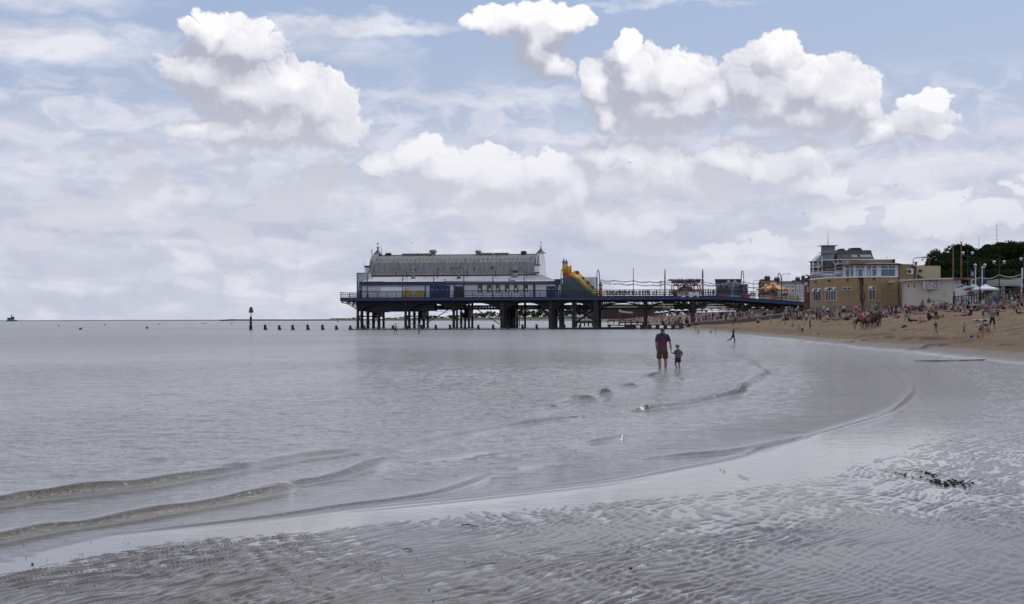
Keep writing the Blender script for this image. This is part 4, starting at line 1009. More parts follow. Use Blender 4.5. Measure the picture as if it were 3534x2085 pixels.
 for (uc, r, vb, vt, vc, n_) in ((1947, .38, 949, 908, 890, N0+.4), (1955.5, .32, 949, 909.5, 893, N0+4), (2073, .40, 1021, 986, 968, N0+.2)):
  c = S(uc, n_); zb, zt, zc = (L(uc, v, n_)[2] for v in (vb, vt, vc))
  m = MB(); m.lathe([(r, zb), (r*1.05, (zb+zt)/2), (r, zt)], (c, n_, 0), 10); tw = part('turret', m, SY, t, smooth=True)
  m = MB(); m.lathe([(r*.9, zt), (r*1.35, zt+.12), (r*1.1, zt+.35), (r*.5, zt+(zc-zt)*.55), (.03, zc)], (c, n_, 0), 10); part('turret_cone', m, SB, tw, smooth=True)
 for (u, v, r) in ((1993, 941, .5), (2013, 960, .38), (2029, 975, .42), (2046, 991, .36)):
  m = MB(); m.ball(L(u, v, N0+3), r, 8, 6); part('bumper', m, SR, t, smooth=True)
 m = MB(); m.box(S(2062, N0), S(2079, N0), N0, N1, zD+.02, L(2070, 1020.5, N0)[2]); part('foot_cushion', m, SP, t)
 m = MB(); m.box(S(2072.5, N0), S(2076, N0), N0-.25, N0-.15, L(2070, 1000, N0)[2], L(2070, 993, N0)[2]); part('arrow_slit', m, IRON, t)
 mm = bpy.data.materials.new('green_net'); mm.use_nodes = True; g = NT(mm.node_tree); b = mm.node_tree.nodes['Principled BSDF']
 b.inputs['Base Color'].default_value = (.03, .17, .10, 1); b.inputs['Roughness'].default_value = .7
 tr = g.new('ShaderNodeBsdfTransparent'); mx = g.new('ShaderNodeMixShader'); tc = g.new('ShaderNodeTexCoord').outputs['Object']
 g.l.new(g.ramp(g.noise(g.v('MULTIPLY', tc, (.5, 1, .5)), 1.0, 3, .5), .35, .7, .34, .56), mx.inputs[0]); g.l.new(tr.outputs[0], mx.inputs[1]); g.l.new(b.outputs[0], mx.inputs[2])
 g.l.new(mx.outputs[0], mm.node_tree.nodes['Material Output'].inputs[0])
 nt = thing('safety_net', 'green see-through netting hung in front of the inflatable slide', 'netting', (S(1937, 2), 2, zD), pier=True)
 GP = M('green_post', (.03, .17, .14), .5, .2, 2)
 m = MB(); m.add([(S(1937, 2), 2, zD+.1), (S(2062, 2), 2, zD+.1), (S(2062, 2), 2, z(957.5, 2)), (S(1937, 2), 2, z(958.5, 2))], [(0, 1, 2, 3)]); part('net_panel', m, mm, nt)
 m = MB(); m.add([(S(2062, 2), 2, zD+1.8), (S(2062, 2), 2, z(955, 2)), (S(2015, 12), 12, z(957, 12)), (S(2015, 12), 12, zD+1.8)], [(0, 1, 2, 3)]); part('net_panel', m, mm, nt)
 for u, n_ in ((1938, 2), (1944, 2.1), (2062, 2), (2010, 2.1)):
  m = MB(); m.tube([(S(u, n_), n_, zD+.1), (S(u, n_), n_, z(957 if u != 2010 else 977, n_))], .09 if u != 2010 else .05, 5); part('net_post', m, GP, nt)
 m = MB(); m.tube([(S(1937, 2), 2, z(958.3, 2)), (S(2062, 2), 2, z(956, 2))], .03, 4); part('net_rope', m, GP, nt)
 mr, g, b = mat_new('ride_artwork'); tc = g.new('ShaderNodeTexCoord').outputs['Object']
 n1 = g.new('ShaderNodeTexVoronoi'); n1.inputs['Scale'].default_value = 3.4; g.l.new(tc, n1.inputs['Vector'])
 sp = g.new('ShaderNodeSeparateColor'); g.l.new(n1.outputs['Color'], sp.inputs[0])
 c = g.mix(g.m('GREATER_THAN', sp.outputs[0], .45), (.30, .04, .03), (.36, .22, .05)); c = g.mix(g.m('GREATER_THAN', sp.outputs[1], .62), c, (.03, .06, .26)); c = g.mix(g.m('GREATER_THAN', sp.outputs[2], .80), c, (.55, .52, .45))
 g.l.new(c, b.inputs['Base Color'])
 t = thing('fairground_ride', 'small fairground ride with a round painted top board on a central column', 'ride', (S(2367, 6), 6, zD), pier=True)
 cS = S(2367, 6); zz = lambda v: L(2367, v, 6)[2]; R = 51*.0665
 m = MB(); m.lathe([(R*.98, zz(978)), (R, zz(977.5)), (R, zz(969)), (R*.97, zz(969))], (cS, 6, 0), 24); part('top_board', m, mr, t)
 for k in range(8):
  a = 2*pi*k/8; m = MB(); px, py = cS+R*cos(a+.3), 6+R*sin(a+.3)
  m.lathe([(1.25, zz(969)+.003), (1.2, zz(966)), (.9, zz(964)), (.3, zz(963))], (px*.94+cS*.06, py*.94+.36, 0), 8); part('crest', m, mr, t)
 m = MB(); m.lathe([(1.6, zz(1003)), (1.6, zz(992)), (.55, zz(988)), (.45, zz(982)), (1.2, zz(978.5))], (cS, 6, 0), 12); part('column', m, mr, t)
 m = MB(); m.lathe([(R*.9, zD+.02), (R*.9, zD+.5), (R*.85, zD+.55)], (cS, 6, 0), 24); part('platform', m, SR, t)
 ORG = M('ride_orange', (.42, .14, .03), .4, .3, 2)
 for k in range(7):
  a = 2*pi*k/7+.2; px, py = cS+R*.78*cos(a), 6+R*.78*sin(a); m = MB()
  m.lathe([(.75, zD+.56), (.85, zD+1.2), (.8, zD+1.6)], (px, py, 0), 8); cr = part('car', m, ORG, t)
  m = MB(); m.tube([(px-.8, py, zD+1.5), (px-.7, py, zD+2.6), (px, py, zD+2.9), (px+.7, py, zD+2.6), (px+.8, py, zD+1.5)], .16, 5); part('car_hood', m, mr, cr)
 t = thing('banner', 'white cloth banner reading TIDES tied to the pier railing below the ride', 'banner', (S(2375, 0), 0, zD+.5), pier=True)
 m = MB(); K = 16; a, b = S(2339), S(2412)
 for k in range(K):
  f0, f1 = k/K, (k+1)/K; w0 = .06*sin(f0*17)-.14; w1 = .06*sin(f1*17)-.14
  r0 = .10*abs(sin(f0*pi*2.5)); r1 = .10*abs(sin(f1*pi*2.5))
  m.add([(a+(b-a)*f0, w0, z(1026, 0)-r0+.05), (a+(b-a)*f1, w1, z(1026, 0)-r1+.05), (a+(b-a)*f1, w1, z(1008, 0)), (a+(b-a)*f0, w0, z(1008, 0))], [(0, 1, 2, 3)])
 part('cloth', m, WHITE2, t)
 INK = M('black_ink', (.015, .015, .018), .6, .1, 3)
 letter(t, INK, 'TIDES', 1.02, (S(2358.5), -.25, z(1015, 0)), 0, .03, width=2.5)
 m = MB()
 for i, (u0, u1, v_) in enumerate(((2388, 2403, 1009.6), (2392, 2399, 1012), (2393, 2398, 1014), (2381, 2404, 1021.5))): m.box(S(u0), S(u1), -.26, -.235, z(v_+.5, 0), z(v_-.2, 0))
 part('small_print', m, INK, t)
 t = thing('pier_stalls', 'pair of blue framed amusement stalls with a dark flat roof on the pier', 'stall', (S(2470, 4), 4, deckz(S(2500))), pier=True)
 zz = lambda v, u=2520: L(u, v, 4)[2]
 SKY = M('stall_blue', (.035, .13, .30), .4, .15, 1.5); ROOFD = M('slate_roof', (.035, .037, .042), .6, .2, 1.5)
 m = MB(); m.prism([(S(2473, 4), zz(980)), (S(2560, 4), zz(980)), (S(2559, 4), zz(963)), (S(2468, 4), zz(963))], 4.5, 9); part('roof', m, ROOFD, t)
 m = MB(); m.box(S(2472, 4), S(2582, 4), 4.4, 9, deckz(S(2525))-.3, zz(980.3)); part('wall', m, GREYP, t)
 for (u0, u1, v0, v1) in ((2475, 2524, 982, 1015), (2532, 2581, 982, 1015)):
  a, b = S(u0, 4), S(u1, 4); m = MB()
  for (x0, x1, z0, z1) in ((a, b, zz(v0+4), zz(v0)), (a, b, zz(v1), zz(v1-4)), (a, a+.32, zz(v1-4), zz(v0+4)), (b-.32, b, zz(v1-4), zz(v0+4))): m.box(x0, x1, 3.9, 4.39, z0, z1)
  f = part('stall_front', m, SKY, t)
  m = MB(); m.box(a+.33, b-.33, 4.2, 4.38, zz(v1-4.2), zz(v0+4.2)); part('opening', m, GLASS, f)
 m = MB(); m.box(S(2470, 3.8), S(2506, 3.8), 3.4, 3.85, deckz(S(2490))+.05, zz(1014)); part('counter', m, SP, t)
 m = MB(); m.box(S(2556, 3.8), S(2588, 3.8), 3.4, 3.85, deckz(S(2570))+.05, zz(1015)); part('counter', m, SP, t)
 m = MB()
 for u in (2514, 2536):
  m.tube([L(u-9, 979, 3.9), L(u, 966, 3.9), L(u+9, 979, 3.9)], .08, 4); m.tube([L(u-5, 979, 3.9), L(u, 972, 3.9), L(u+5, 979, 3.9)], .06, 4); m.tube([L(u, 966, 3.9), L(u, 979, 3.9)], .05, 4)
 part('roof_truss', m, WHITE2, t)
 n_ = 6.0; cS = S(2668, n_); zc = deckz(cS)
 t = thing('carousel', 'round carousel under a yellow and red striped canopy at the shore end of the pier', 'carousel', (cS, n_, zc), pier=True)
 zz = lambda v: L(2668, v, n_)[2]; R = 58*.0665; K = 14
 CY_, CR_ = M('canopy_yellow', (.66, .54, .10), .6, .05, 2), M('canopy_red', (.40, .055, .06), .6, .08, 2)
 for k in range(K):
  a0, a1 = 2*pi*k/K, 2*pi*(k+1)/K; m = MB(); am = (a0+a1)/2
  ring = lambda r, zq, a: (cS+r*cos(a), n_+r*sin(a), zq)
  pr = [(.12, zz(973.5)), (R*.33, zz(983)), (R*.72, zz(993.5)), (R, zz(998))]
  for (ra, za), (rb, zb) in zip(pr[:-1], pr[1:]): m.add([ring(rb, zb, a0), ring(rb, zb, a1), ring(ra, za, a1), ring(ra, za, a0)], [(0, 1, 2, 3)])
  m.add([ring(R, zz(998), a0), ring(R, zz(1002), a0+.03), ring(R, zz(1003.4), am), ring(R, zz(1002), a1-.03), ring(R, zz(998), a1)], [(0, 1, 2, 3, 4)])
  part('canopy_panel', m, CY_ if k % 2 else CR_, t)
 m = MB(); m.lathe([(.2, zz(974)), (.25, zz(973)), (.08, zz(971))], (cS, n_, 0), 8); part('finial', m, CR_, t)
 m = MB(); m.lathe([(.7, zc+.3), (.6, zc+2.2), (.8, zz(997))], (cS, n_, 0), 10); part('centre_drum', m, mr, t)
 m = MB(); m.lathe([(R*.95, zc+.02), (R*.97, zc+.3)], (cS, n_, 0), 24); part('platform', m, SR, t)
 for k in range(10):
  a = 2*pi*k/10+.1; px, py = cS+R*.8*cos(a), n_+R*.8*sin(a)
  m = MB(); m.tube([(px, py, zc+.3), (px, py, zz(998)-.1)], .04, 5); pl = part('pole', m, YEL, t)
  m = MB(); m.tube([(px-.45, py, zc+1.35), (px, py, zc+1.4), (px+.4, py, zc+1.4), (px+.55, py, zc+1.75), (px+.78, py, zc+1.7)], [.15, .2, .2, .13, .06], 6)
  for lx in (-.35, .35): m.tube([(px+lx, py, zc+1.3), (px+lx*1.2, py, zc+.85)], .05, 4)
  part('horse', m, [WHITE2, SR, SB, YEL][k % 4], pl, smooth=True)
 m = MB(); CRM = M('cream_panel', (.58, .50, .36), .6, .08, 1)
 for k, (u0, u1) in enumerate(((2622, 2660), (2661, 2692), (2693, 2726), (2727, 2764))):
  a, b = S(u0, 1.5), S(u1, 1.5); m = MB(); za, zb = deckz(a), deckz(b)
  m.add([(a, 1.5, za+.15), (b, 1.5, zb+.15), (b, 1.6, zb+.15), (a, 1.6, za+.15), (a, 1.5, za+1.0), (b, 1.5, zb+1.0), (b, 1.6, zb+1.0), (a, 1.6, za+1.0)], [(0,3,2,1),(4,5,6,7),(0,1,5,4),(1,2,6,5),(2,3,7,6),(3,0,4,7)])
  part('boundary_panel', m, CRM if k != 1 else M('cream_panel_orange', (.5, .28, .16), .6, .3, 1.5), t)
 for j, (n_, pts) in enumerate(((.6, ((2072, 965), (2120, 967), (2186, 968), (2240, 971), (2294, 970), (2360, 977), (2427, 972), (2500, 977), (2567, 972), (2640, 979), (2697, 980))),
         (.9, ((2072, 972), (2140, 978), (2186, 979), (2250, 983), (2294, 978), (2360, 984), (2427, 980), (2470, 983), (2560, 982), (2610, 992), (2697, 991))))):
  t = thing('bunting', ['upper string of small flags sagging between the pier masts', 'lower string of small flags sagging between the pier masts'][j], 'bunting', (S(2072, n_), n_, z(970)), 'strings of bunting', pier=True)
  P_ = [L(u, v, n_) for u, v in pts]; m = MB(); cord = []
  for a, b in zip(P_[:-1], P_[1:]):
   for k in range(8):
    f = k/8; cord.append((a[0]+(b[0]-a[0])*f, n_, a[2]+(b[2]-a[2])*f-.25*sin(pi*f)))
  m.tube(cord, .022, 3); part('cord', m, IRON, t)
  m = MB();
  for i_, (a, b) in enumerate(zip(cord[:-1], cord[1:])):
   for f in (0., .5):
    x = a[0]+(b[0]-a[0])*f; zq = a[2]+(b[2]-a[2])*f; m.cur = random.choice((0, 1, 2)); d = random.uniform(-.08, .08)
    m.add([(x, n_, zq), (x+.26, n_, zq), (x+.13+d, n_+random.uniform(-.1, .1), zq-.36)], [(0, 1, 2)])
  part('pennants', m, [CR_, WHITE2, NAVY], t)
build_deck_things()
# ------------------------------------------------------------------ far shore
def XU(u, Y, v=1000): return P(u, v, Y).x
def ZV(u, v, Y): return P(u, v, Y).z
def strip_land(name, mat, pts, Ydepth=400, label=None):
 """low land: list of (u, v_top, v_base, Y)"""
 m = MB(); n = len(pts); vs = []
 for (u, vt, vb, Y) in pts:
  x = XU(u, Y); zt = ZV(u, vt, Y); vs += [(x, Y, -1.0), (x, Y+.02*Y, zt*.6), (x*1.03, Y*1.03, zt), (x*(1+Ydepth/Y), Y+Ydepth, zt*1.0)]
 fs = []
 for i in range(n-1):
  for k in range(3): fs.append((4*i+k, 4*i+4+k, 4*i+5+k, 4*i+1+k))
 m.add(vs, fs); me = bpy.data.meshes.new(name); me.from_pydata(m.v, [], m.f); me.materials.append(mat); me.update()
 o = link_obj(name, me); o['kind'] = 'structure'; return o
SANDBANK = M('far_sandbank', (.17, .145, .115), .9, .2, .01)
MARSH = M('salt_marsh_grass', (.075, .095, .042), .9, .25, .01, dirt=((.05, .075, .03), .5))
FARSAND = M('far_sand', (.26, .20, .14), .9, .15, .02)
strip_land('sandbank', SANDBANK, [(u, 1107.0-(u+400)*.0030, 1109, 3900-u*.6) for u in range(-500, 1000, 60)], 900)
strip_land('salt_marsh', MARSH, [(760, 1104.2, 1106, 3000), (800, 1101.8, 1106, 2900), (900, 1102.0, 1106, 2800), (1050, 1102.3, 1106, 2700), (1200, 1101.4, 1106, 2600), (1350, 1100.0, 1106, 2500), (1480, 1098, 1106, 2400), (1600, 1096.5, 1105, 2300), (1760, 1094.5, 1104, 2200), (1900, 1092.5, 1103, 2100), (2050, 1092, 1102, 1900), (2200, 1091, 1100, 1700), (2400, 1088, 1100, 1500)], 900)
strip_land('far_beach', FARSAND, [(1640, 1104.6, 1106, 1950), (1760, 1103.2, 1105, 1900), (1900, 1102.0, 1105, 1800), (2060, 1100.5, 1105, 1600), (2250, 1097, 1103, 1400)], 500)
def build_far():
 m = MB(); m.add([(-16000, -400, -2.6), (20000, -400, -2.6), (20000, 24000, -2.6), (-16000, 24000, -2.6)], [(0, 1, 2, 3)])
 me = bpy.data.meshes.new('ground'); me.from_pydata(m.v, [], m.f); me.materials.append(FARSAND); o = link_obj('ground', me); o['kind'] = 'structure'
 Y = 3300; FORT = M('fort_plating', (.085, .085, .10), .8, .2, .05)
 t = thing('sea_fort', 'small round sea fort with a lookout tower far out on the horizon', 'fort', (XU(41, Y), Y, 0)); cx_ = lambda u: (XU(u, Y), Y, 0); s_ = Y/FPX
 z = lambda v: ZV(40, v, Y)
 m = MB(); m.lathe([(18*s_, -1), (18*s_, z(1105)), (17*s_, z(1104.3))], cx_(41), 20); part('foundation', m, FORT, t)
 m = MB(); m.lathe([(9*s_, z(1104)), (10.5*s_, z(1100)), (9*s_, z(1096.5))], cx_(35), 16); part('gun_house', m, FORT, t)
 m = MB(); m.lathe([(6*s_, z(1104)), (6*s_, z(1093.3))], cx_(43.5), 16); part('keep', m, FORT, t)
 m = MB(); m.lathe([(1.6*s_, z(1095)), (1.4*s_, z(1091)), (2.4*s_, z(1089)), (2.2*s_, z(1087)), (.6*s_, z(1086))], cx_(40.5), 10); part('lookout', m, FORT, t)
build_far()
# ------------------------------------------------------------------ trees
def leaf_material(name, c0, c1):
 m, g, b = mat_new(name)
 geo = g.new('ShaderNodeNewGeometry'); oi = g.new('ShaderNodeObjectInfo').outputs['Random']
 r = g.new('ShaderNodeMix', data_type='FLOAT')
 isl = geo.outputs['Random Per Island']
 c = g.mix(isl, c0, c1); n = g.noise(geo.outputs['Position'], .25, 3, .6)
 c = g.mix(g.m('MULTIPLY', n, .5), c, tuple(x*.55 for x in c0)); c = g.mix(g.m('MULTIPLY', oi, .35), c, tuple(x*1.25 for x in c1))
 g.l.new(c, b.inputs['Base Color']); b.inputs['Roughness'].default_value = .9; b.inputs['Specular IOR Level'].default_value = .08
 return m
LEAF = leaf_material('dark_leaves', (.008, .019, .005), (.025, .045, .012))
LEAF2 = leaf_material('far_leaves', (.022, .038, .015), (.045, .066, .028))
BARK = M('bark', (.06, .045, .035), .9, .3, 2)
def crown_mesh(name, seed, n, leaf, rx=1.0, rz=.8, lumps=9, mat=LEAF):
 rg = np.random.default_rng(seed)
 cs = np.stack([rg.normal(0, .42, lumps)*rx, rg.normal(0, .42, lumps)*rx, rg.uniform(-.45, .75, lumps)*rz], -1); rs = rg.uniform(.20, .50, lumps)
 k = rg.integers(0, lumps, n); d = rg.normal(size=(n, 3)); d /= np.linalg.norm(d, axis=1)[:, None]
 rad = rs[k]*rg.uniform(.72, 1.07, n)**.6
 c = cs[k]+d*rad[:, None]*np.array([1, 1, .85])
 a = rg.normal(size=(n, 3)); a -= (a*d).sum(1)[:, None]*d*.5; a /= np.linalg.norm(a, axis=1)[:, None]
 b = np.cross(a, d); b /= np.linalg.norm(b, axis=1)[:, None]+1e-9
 s = leaf*rg.uniform(.6, 1.4, n)[:, None]
 v = np.stack([c-a*s, c-b*s*.6, c+a*s, c+b*s*.6], 1).reshape(-1, 3)
 me = bpy.data.meshes.new(name); me.vertices.add(len(v)); me.vertices.foreach_set('co', v.astype(np.float32).ravel())
 f = np.arange(4*n, dtype=np.int32); me.loops.add(4*n); me.polygons.add(n); me.loops.foreach_set('vertex_index', f)
 me.polygons.foreach_set('loop_start', np.arange(0, 4*n, 4, dtype=np.int32)); me.polygons.foreach_set('loop_total', np.full(n, 4, np.int32)); me.materials.append(mat); me.update()
 return me
def trunk_mesh(name, seed):
 rg = random.Random(seed); m = MB(); m.tube([(0, 0, 0), (.02, .01, .5), (-.02, .03, 1.0)], [.07, .05, .035], 7)
 for k in range(5):
  a = rg.uniform(0, 6.28); z0 = rg.uniform(.55, .95); m.tube([(0, 0, z0), (.25*cos(a), .25*sin(a), z0+.25), (.45*cos(a), .45*sin(a), z0+.6)], [.03, .02, .01], 5)
 me = bpy.data.meshes.new(name); me.from_pydata(m.v, [], m.f); me.materials.append(BARK); me.update(); return me
CROWNS = [crown_mesh('crown', 10+i, 11000, .042, lumps=15) for i in range(3)]
CROWNF = [crown_mesh('crown', 30+i, 420, .13, 1.25, .75, 8, LEAF2) for i in range(3)]
TRUNK = trunk_mesh('trunk', 3)
def tree(x, y, z, w, h, label, group, far=False, k=0):
 t = thing('broadleaf_tree', label, 'tree', (x, y, z), group)
 c = link_obj('crown', (CROWNF if far else CROWNS)[k % 3], t); c.scale = (w*.62, w*.62, h*.48); c.location = (0, 0, h*.58); c.rotation_euler = (0, 0, k*1.3)
 tr = link_obj('trunk', TRUNK, t); tr.scale = (w*.5, w*.5, h*.5)
 return t
def build_trees():
 B = M('wooded_bank', (.030, .045, .018), .95, .4, .3, bump=.6)
 m = MB(); vs = []; N = 24
 for i in range(N+1):
  u = 3060+i*30; Y = 300-i*1.0; x = XU(u, Y); r = min(1, max(0, (u-3220)/240))
  vs += [(x, Y-30, 4.3), (x*1.02, Y-18, 4.5+4.0*r), (x*1.03, Y, 4.5+7.5*r), (x*1.2, Y+60, 4.5+8*r)]
 m.add(vs, [(4*i+k, 4*i+4+k, 4*i+5+k, 4*i+1+k) for i in range(N) for k in range(3)])
 me = bpy.data.meshes.new('grass_bank'); me.from_pydata(m.v, [], m.f); me.materials.append(B); me.update(); o = link_obj('grass_bank', me); o['kind'] = 'structure'
 tops = [(3205, 914, 40, 258), (3222, 906, 44, 255), (3243, 892, 56, 252), (3268, 872, 90, 268), (3302, 872, 80, 262), (3340, 855, 100, 272), (3382, 858, 90, 268), (3420, 856, 100, 265), (3460, 845, 110, 272), (3500, 852, 100, 268), (3545, 848, 110, 265), (3590, 850, 110, 270),
   (3236, 925, 50, 246), (3250, 915, 70, 248), (3290, 905, 90, 248), (3330, 905, 90, 246), (3372, 905, 95, 248), (3415, 905, 95, 246), (3460, 900, 100, 248), (3508, 902, 100, 246), (3560, 900, 110, 248),
   (3252, 938, 55, 240), (3275, 935, 80, 240), (3320, 938, 80, 240), (3365, 938, 80, 240), (3410, 935, 85, 240), (3455, 938, 85, 240), (3500, 935, 85, 240), (3545, 938, 90, 240)]
 names = ['at the back of the wooded bank', 'in the middle row on the wooded bank', 'low on the wooded bank behind the stalls']
 for i, (u, v, w, Y) in enumerate(tops):
  row = 0 if i < 12 else 1 if i < 21 else 2
  zt = ZV(u, v, Y); h = [9.5, 8.0, 7.0][row]
  tree(XU(u, Y), Y, zt-h*1.0, w*Y/FPX*1.3, h*1.12, ORD[[i, i-12, i-21][row]]+' tree from the left '+names[row], ['trees at the back of the bank', 'trees in the middle of the bank', 'trees low on the bank'][row], False, i)
 rg = random.Random(5); i = 0
 for (u0, u1, v0, v1, Y, n) in ((1140, 1260, 1097, 1099, 3400, 7), (1330, 1470, 1096, 1096, 2900, 6), (1450, 1620, 1092, 1086, 2500, 9), (1600, 1680, 1082, 1076, 2300, 5), (1680, 1800, 1078, 1070, 2100, 8), (1790, 1980, 1068, 1068, 1900, 12), (1975, 2120, 1050, 1046, 1500, 9), (2260, 2420, 1046, 1040, 1200, 9), (2560, 2760, 1044, 1040, 620, 7)):
  for k in range(n):
   f = (k+.5)/n+rg.uniform(-.04, .04); u = u0+(u1-u0)*f; v = v0+(v1-v0)*f+rg.uniform(-3, 3); Yk = Y*rg.uniform(.96, 1.05)
   zt = ZV(u, v, Yk); w = (u1-u0)/n*1.5*Yk/FPX; h = max(zt-1, 5)
   lab = f'{ORD[k]} tree from the left '+{1140: 'on the thin far shore left of the pier legs', 1330: 'of the far line behind the first bay', 1450: 'of the far woods behind the second bay', 1600: 'of the far woods left of the thick legs', 1680: 'of the far woods behind the third bay', 1790: 'of the dark woods behind the fourth bay', 1975: 'of the dark woods behind the X brace', 2260: 'on the slope behind the first arch', 2560: 'on the slope behind the shore end'}[u0]
   tree(XU(u, Yk), Yk, zt-h*1.03, max(w, h*.8), h*1.1, lab, 'trees on the far shore' if u < 2050 else 'trees behind the promenade beyond the pier', True, i); i += 1
build_trees()
# ------------------------------------------------------------------ sea wall, promenade and what stands beyond the pier
WALLC = M('sea_wall_concrete', (.16, .145, .125), .85, .2, .5, dirt=((.07, .068, .055), .6))
PAVE = M('promenade_paving', (.26, .24, .22), .85, .12, .5)
WLINE = [(53, 100), (57.5, 140), (61, 165), (63.5, 190), (64.5, 208), (64.2, 222), (66, 260), (74, 330), (85, 420), (98, 560), (108, 860), (135, 1500), (170, 3000)]
PROMZ = 4.25
def build_prom():
 m = MB(); n = len(WLINE); vs = []
 for x, y in WLINE: vs += [(x, y, -.5), (x, y, PROMZ-.001), (x+.5, y, PROMZ-.001)]
 m.add(vs, [(3*i+k, 3*i+3+k, 3*i+4+k, 3*i+1+k) for i in range(n-1) for k in range(2)])
 me = bpy.data.meshes.new('sea_wall'); me.from_pydata(m.v, [], m.f); me.materials.append(WALLC); me.update(); o = link_obj('sea_wall', me); o['kind'] = 'structure'
 m = MB(); vs = []
 for x, y in WLINE: vs += [(x+.5, y, PROMZ), (x+320, y, PROMZ)]
 m.add(vs, [(2*i, 2*i+1, 2*i+3, 2*i+2) for i in range(n-1)])
 me = bpy.data.meshes.new('promenade'); me.from_pydata(m.v, [], m.f); me.materials.append(PAVE); me.update(); o = link_obj('promenade', me); o['kind'] = 'structure'
build_prom()
def wall_x(y): return np.interp(y, [p[1] for p in WLINE], [p[0] for p in WLINE])
def front_window(t, x0, x1, y, z0, z1, frame, glass, nx=1, transom=None, th=.06, depth=.05, nm='window'):
 """frame and panes proud of a wall whose face is at y (towards the camera = smaller y)"""
 m = MB(); w = th
 m.box(x0, x1, y-depth, y-.004, z0, z0+w); m.box(x0, x1, y-depth, y-.004, z1-w, z1)
 for k in range(nx+1):
  xc = x0+(x1-x0)*k/nx; a = min(max(xc-w/2, x0), x1-w); m.box(a, a+w, y-depth+.002, y-.004, z0+w+.001, z1-w-.001)
 if transom:
  zt = z0+(z1-z0)*transom; m.box(x0+w, x1-w, y-depth-.004, y-.006, zt-w/2, zt+w/2)
 f = part(nm, m, frame, t)
 for k in range(nx):
  a = x0+(x1-x0)*k/nx+w/2+.001; b = x0+(x1-x0)*(k+1)/nx-w/2-.001
  m = MB(); m.box(a, b, y-.028, y-.007, z0+w+.001, z1-w-.001); part('pane', m, glass, f)
 return f
BRICKR = M('red_brick', (.13, .045, .032), .85, .2, 1.0); SLATE = M('slate', (.055, .048, .046), .7, .2, 1.0); CREAM = M('cream_render', (.52, .45, .32), .7, .08, .6, dirt=((.34, .28, .2), .5))
BROWNT = M('brown_tiles', (.055, .038, .032), .8, .2, 1.0)
PGLASS = M('window_glass', (.10, .13, .16), .06, .3, .4)
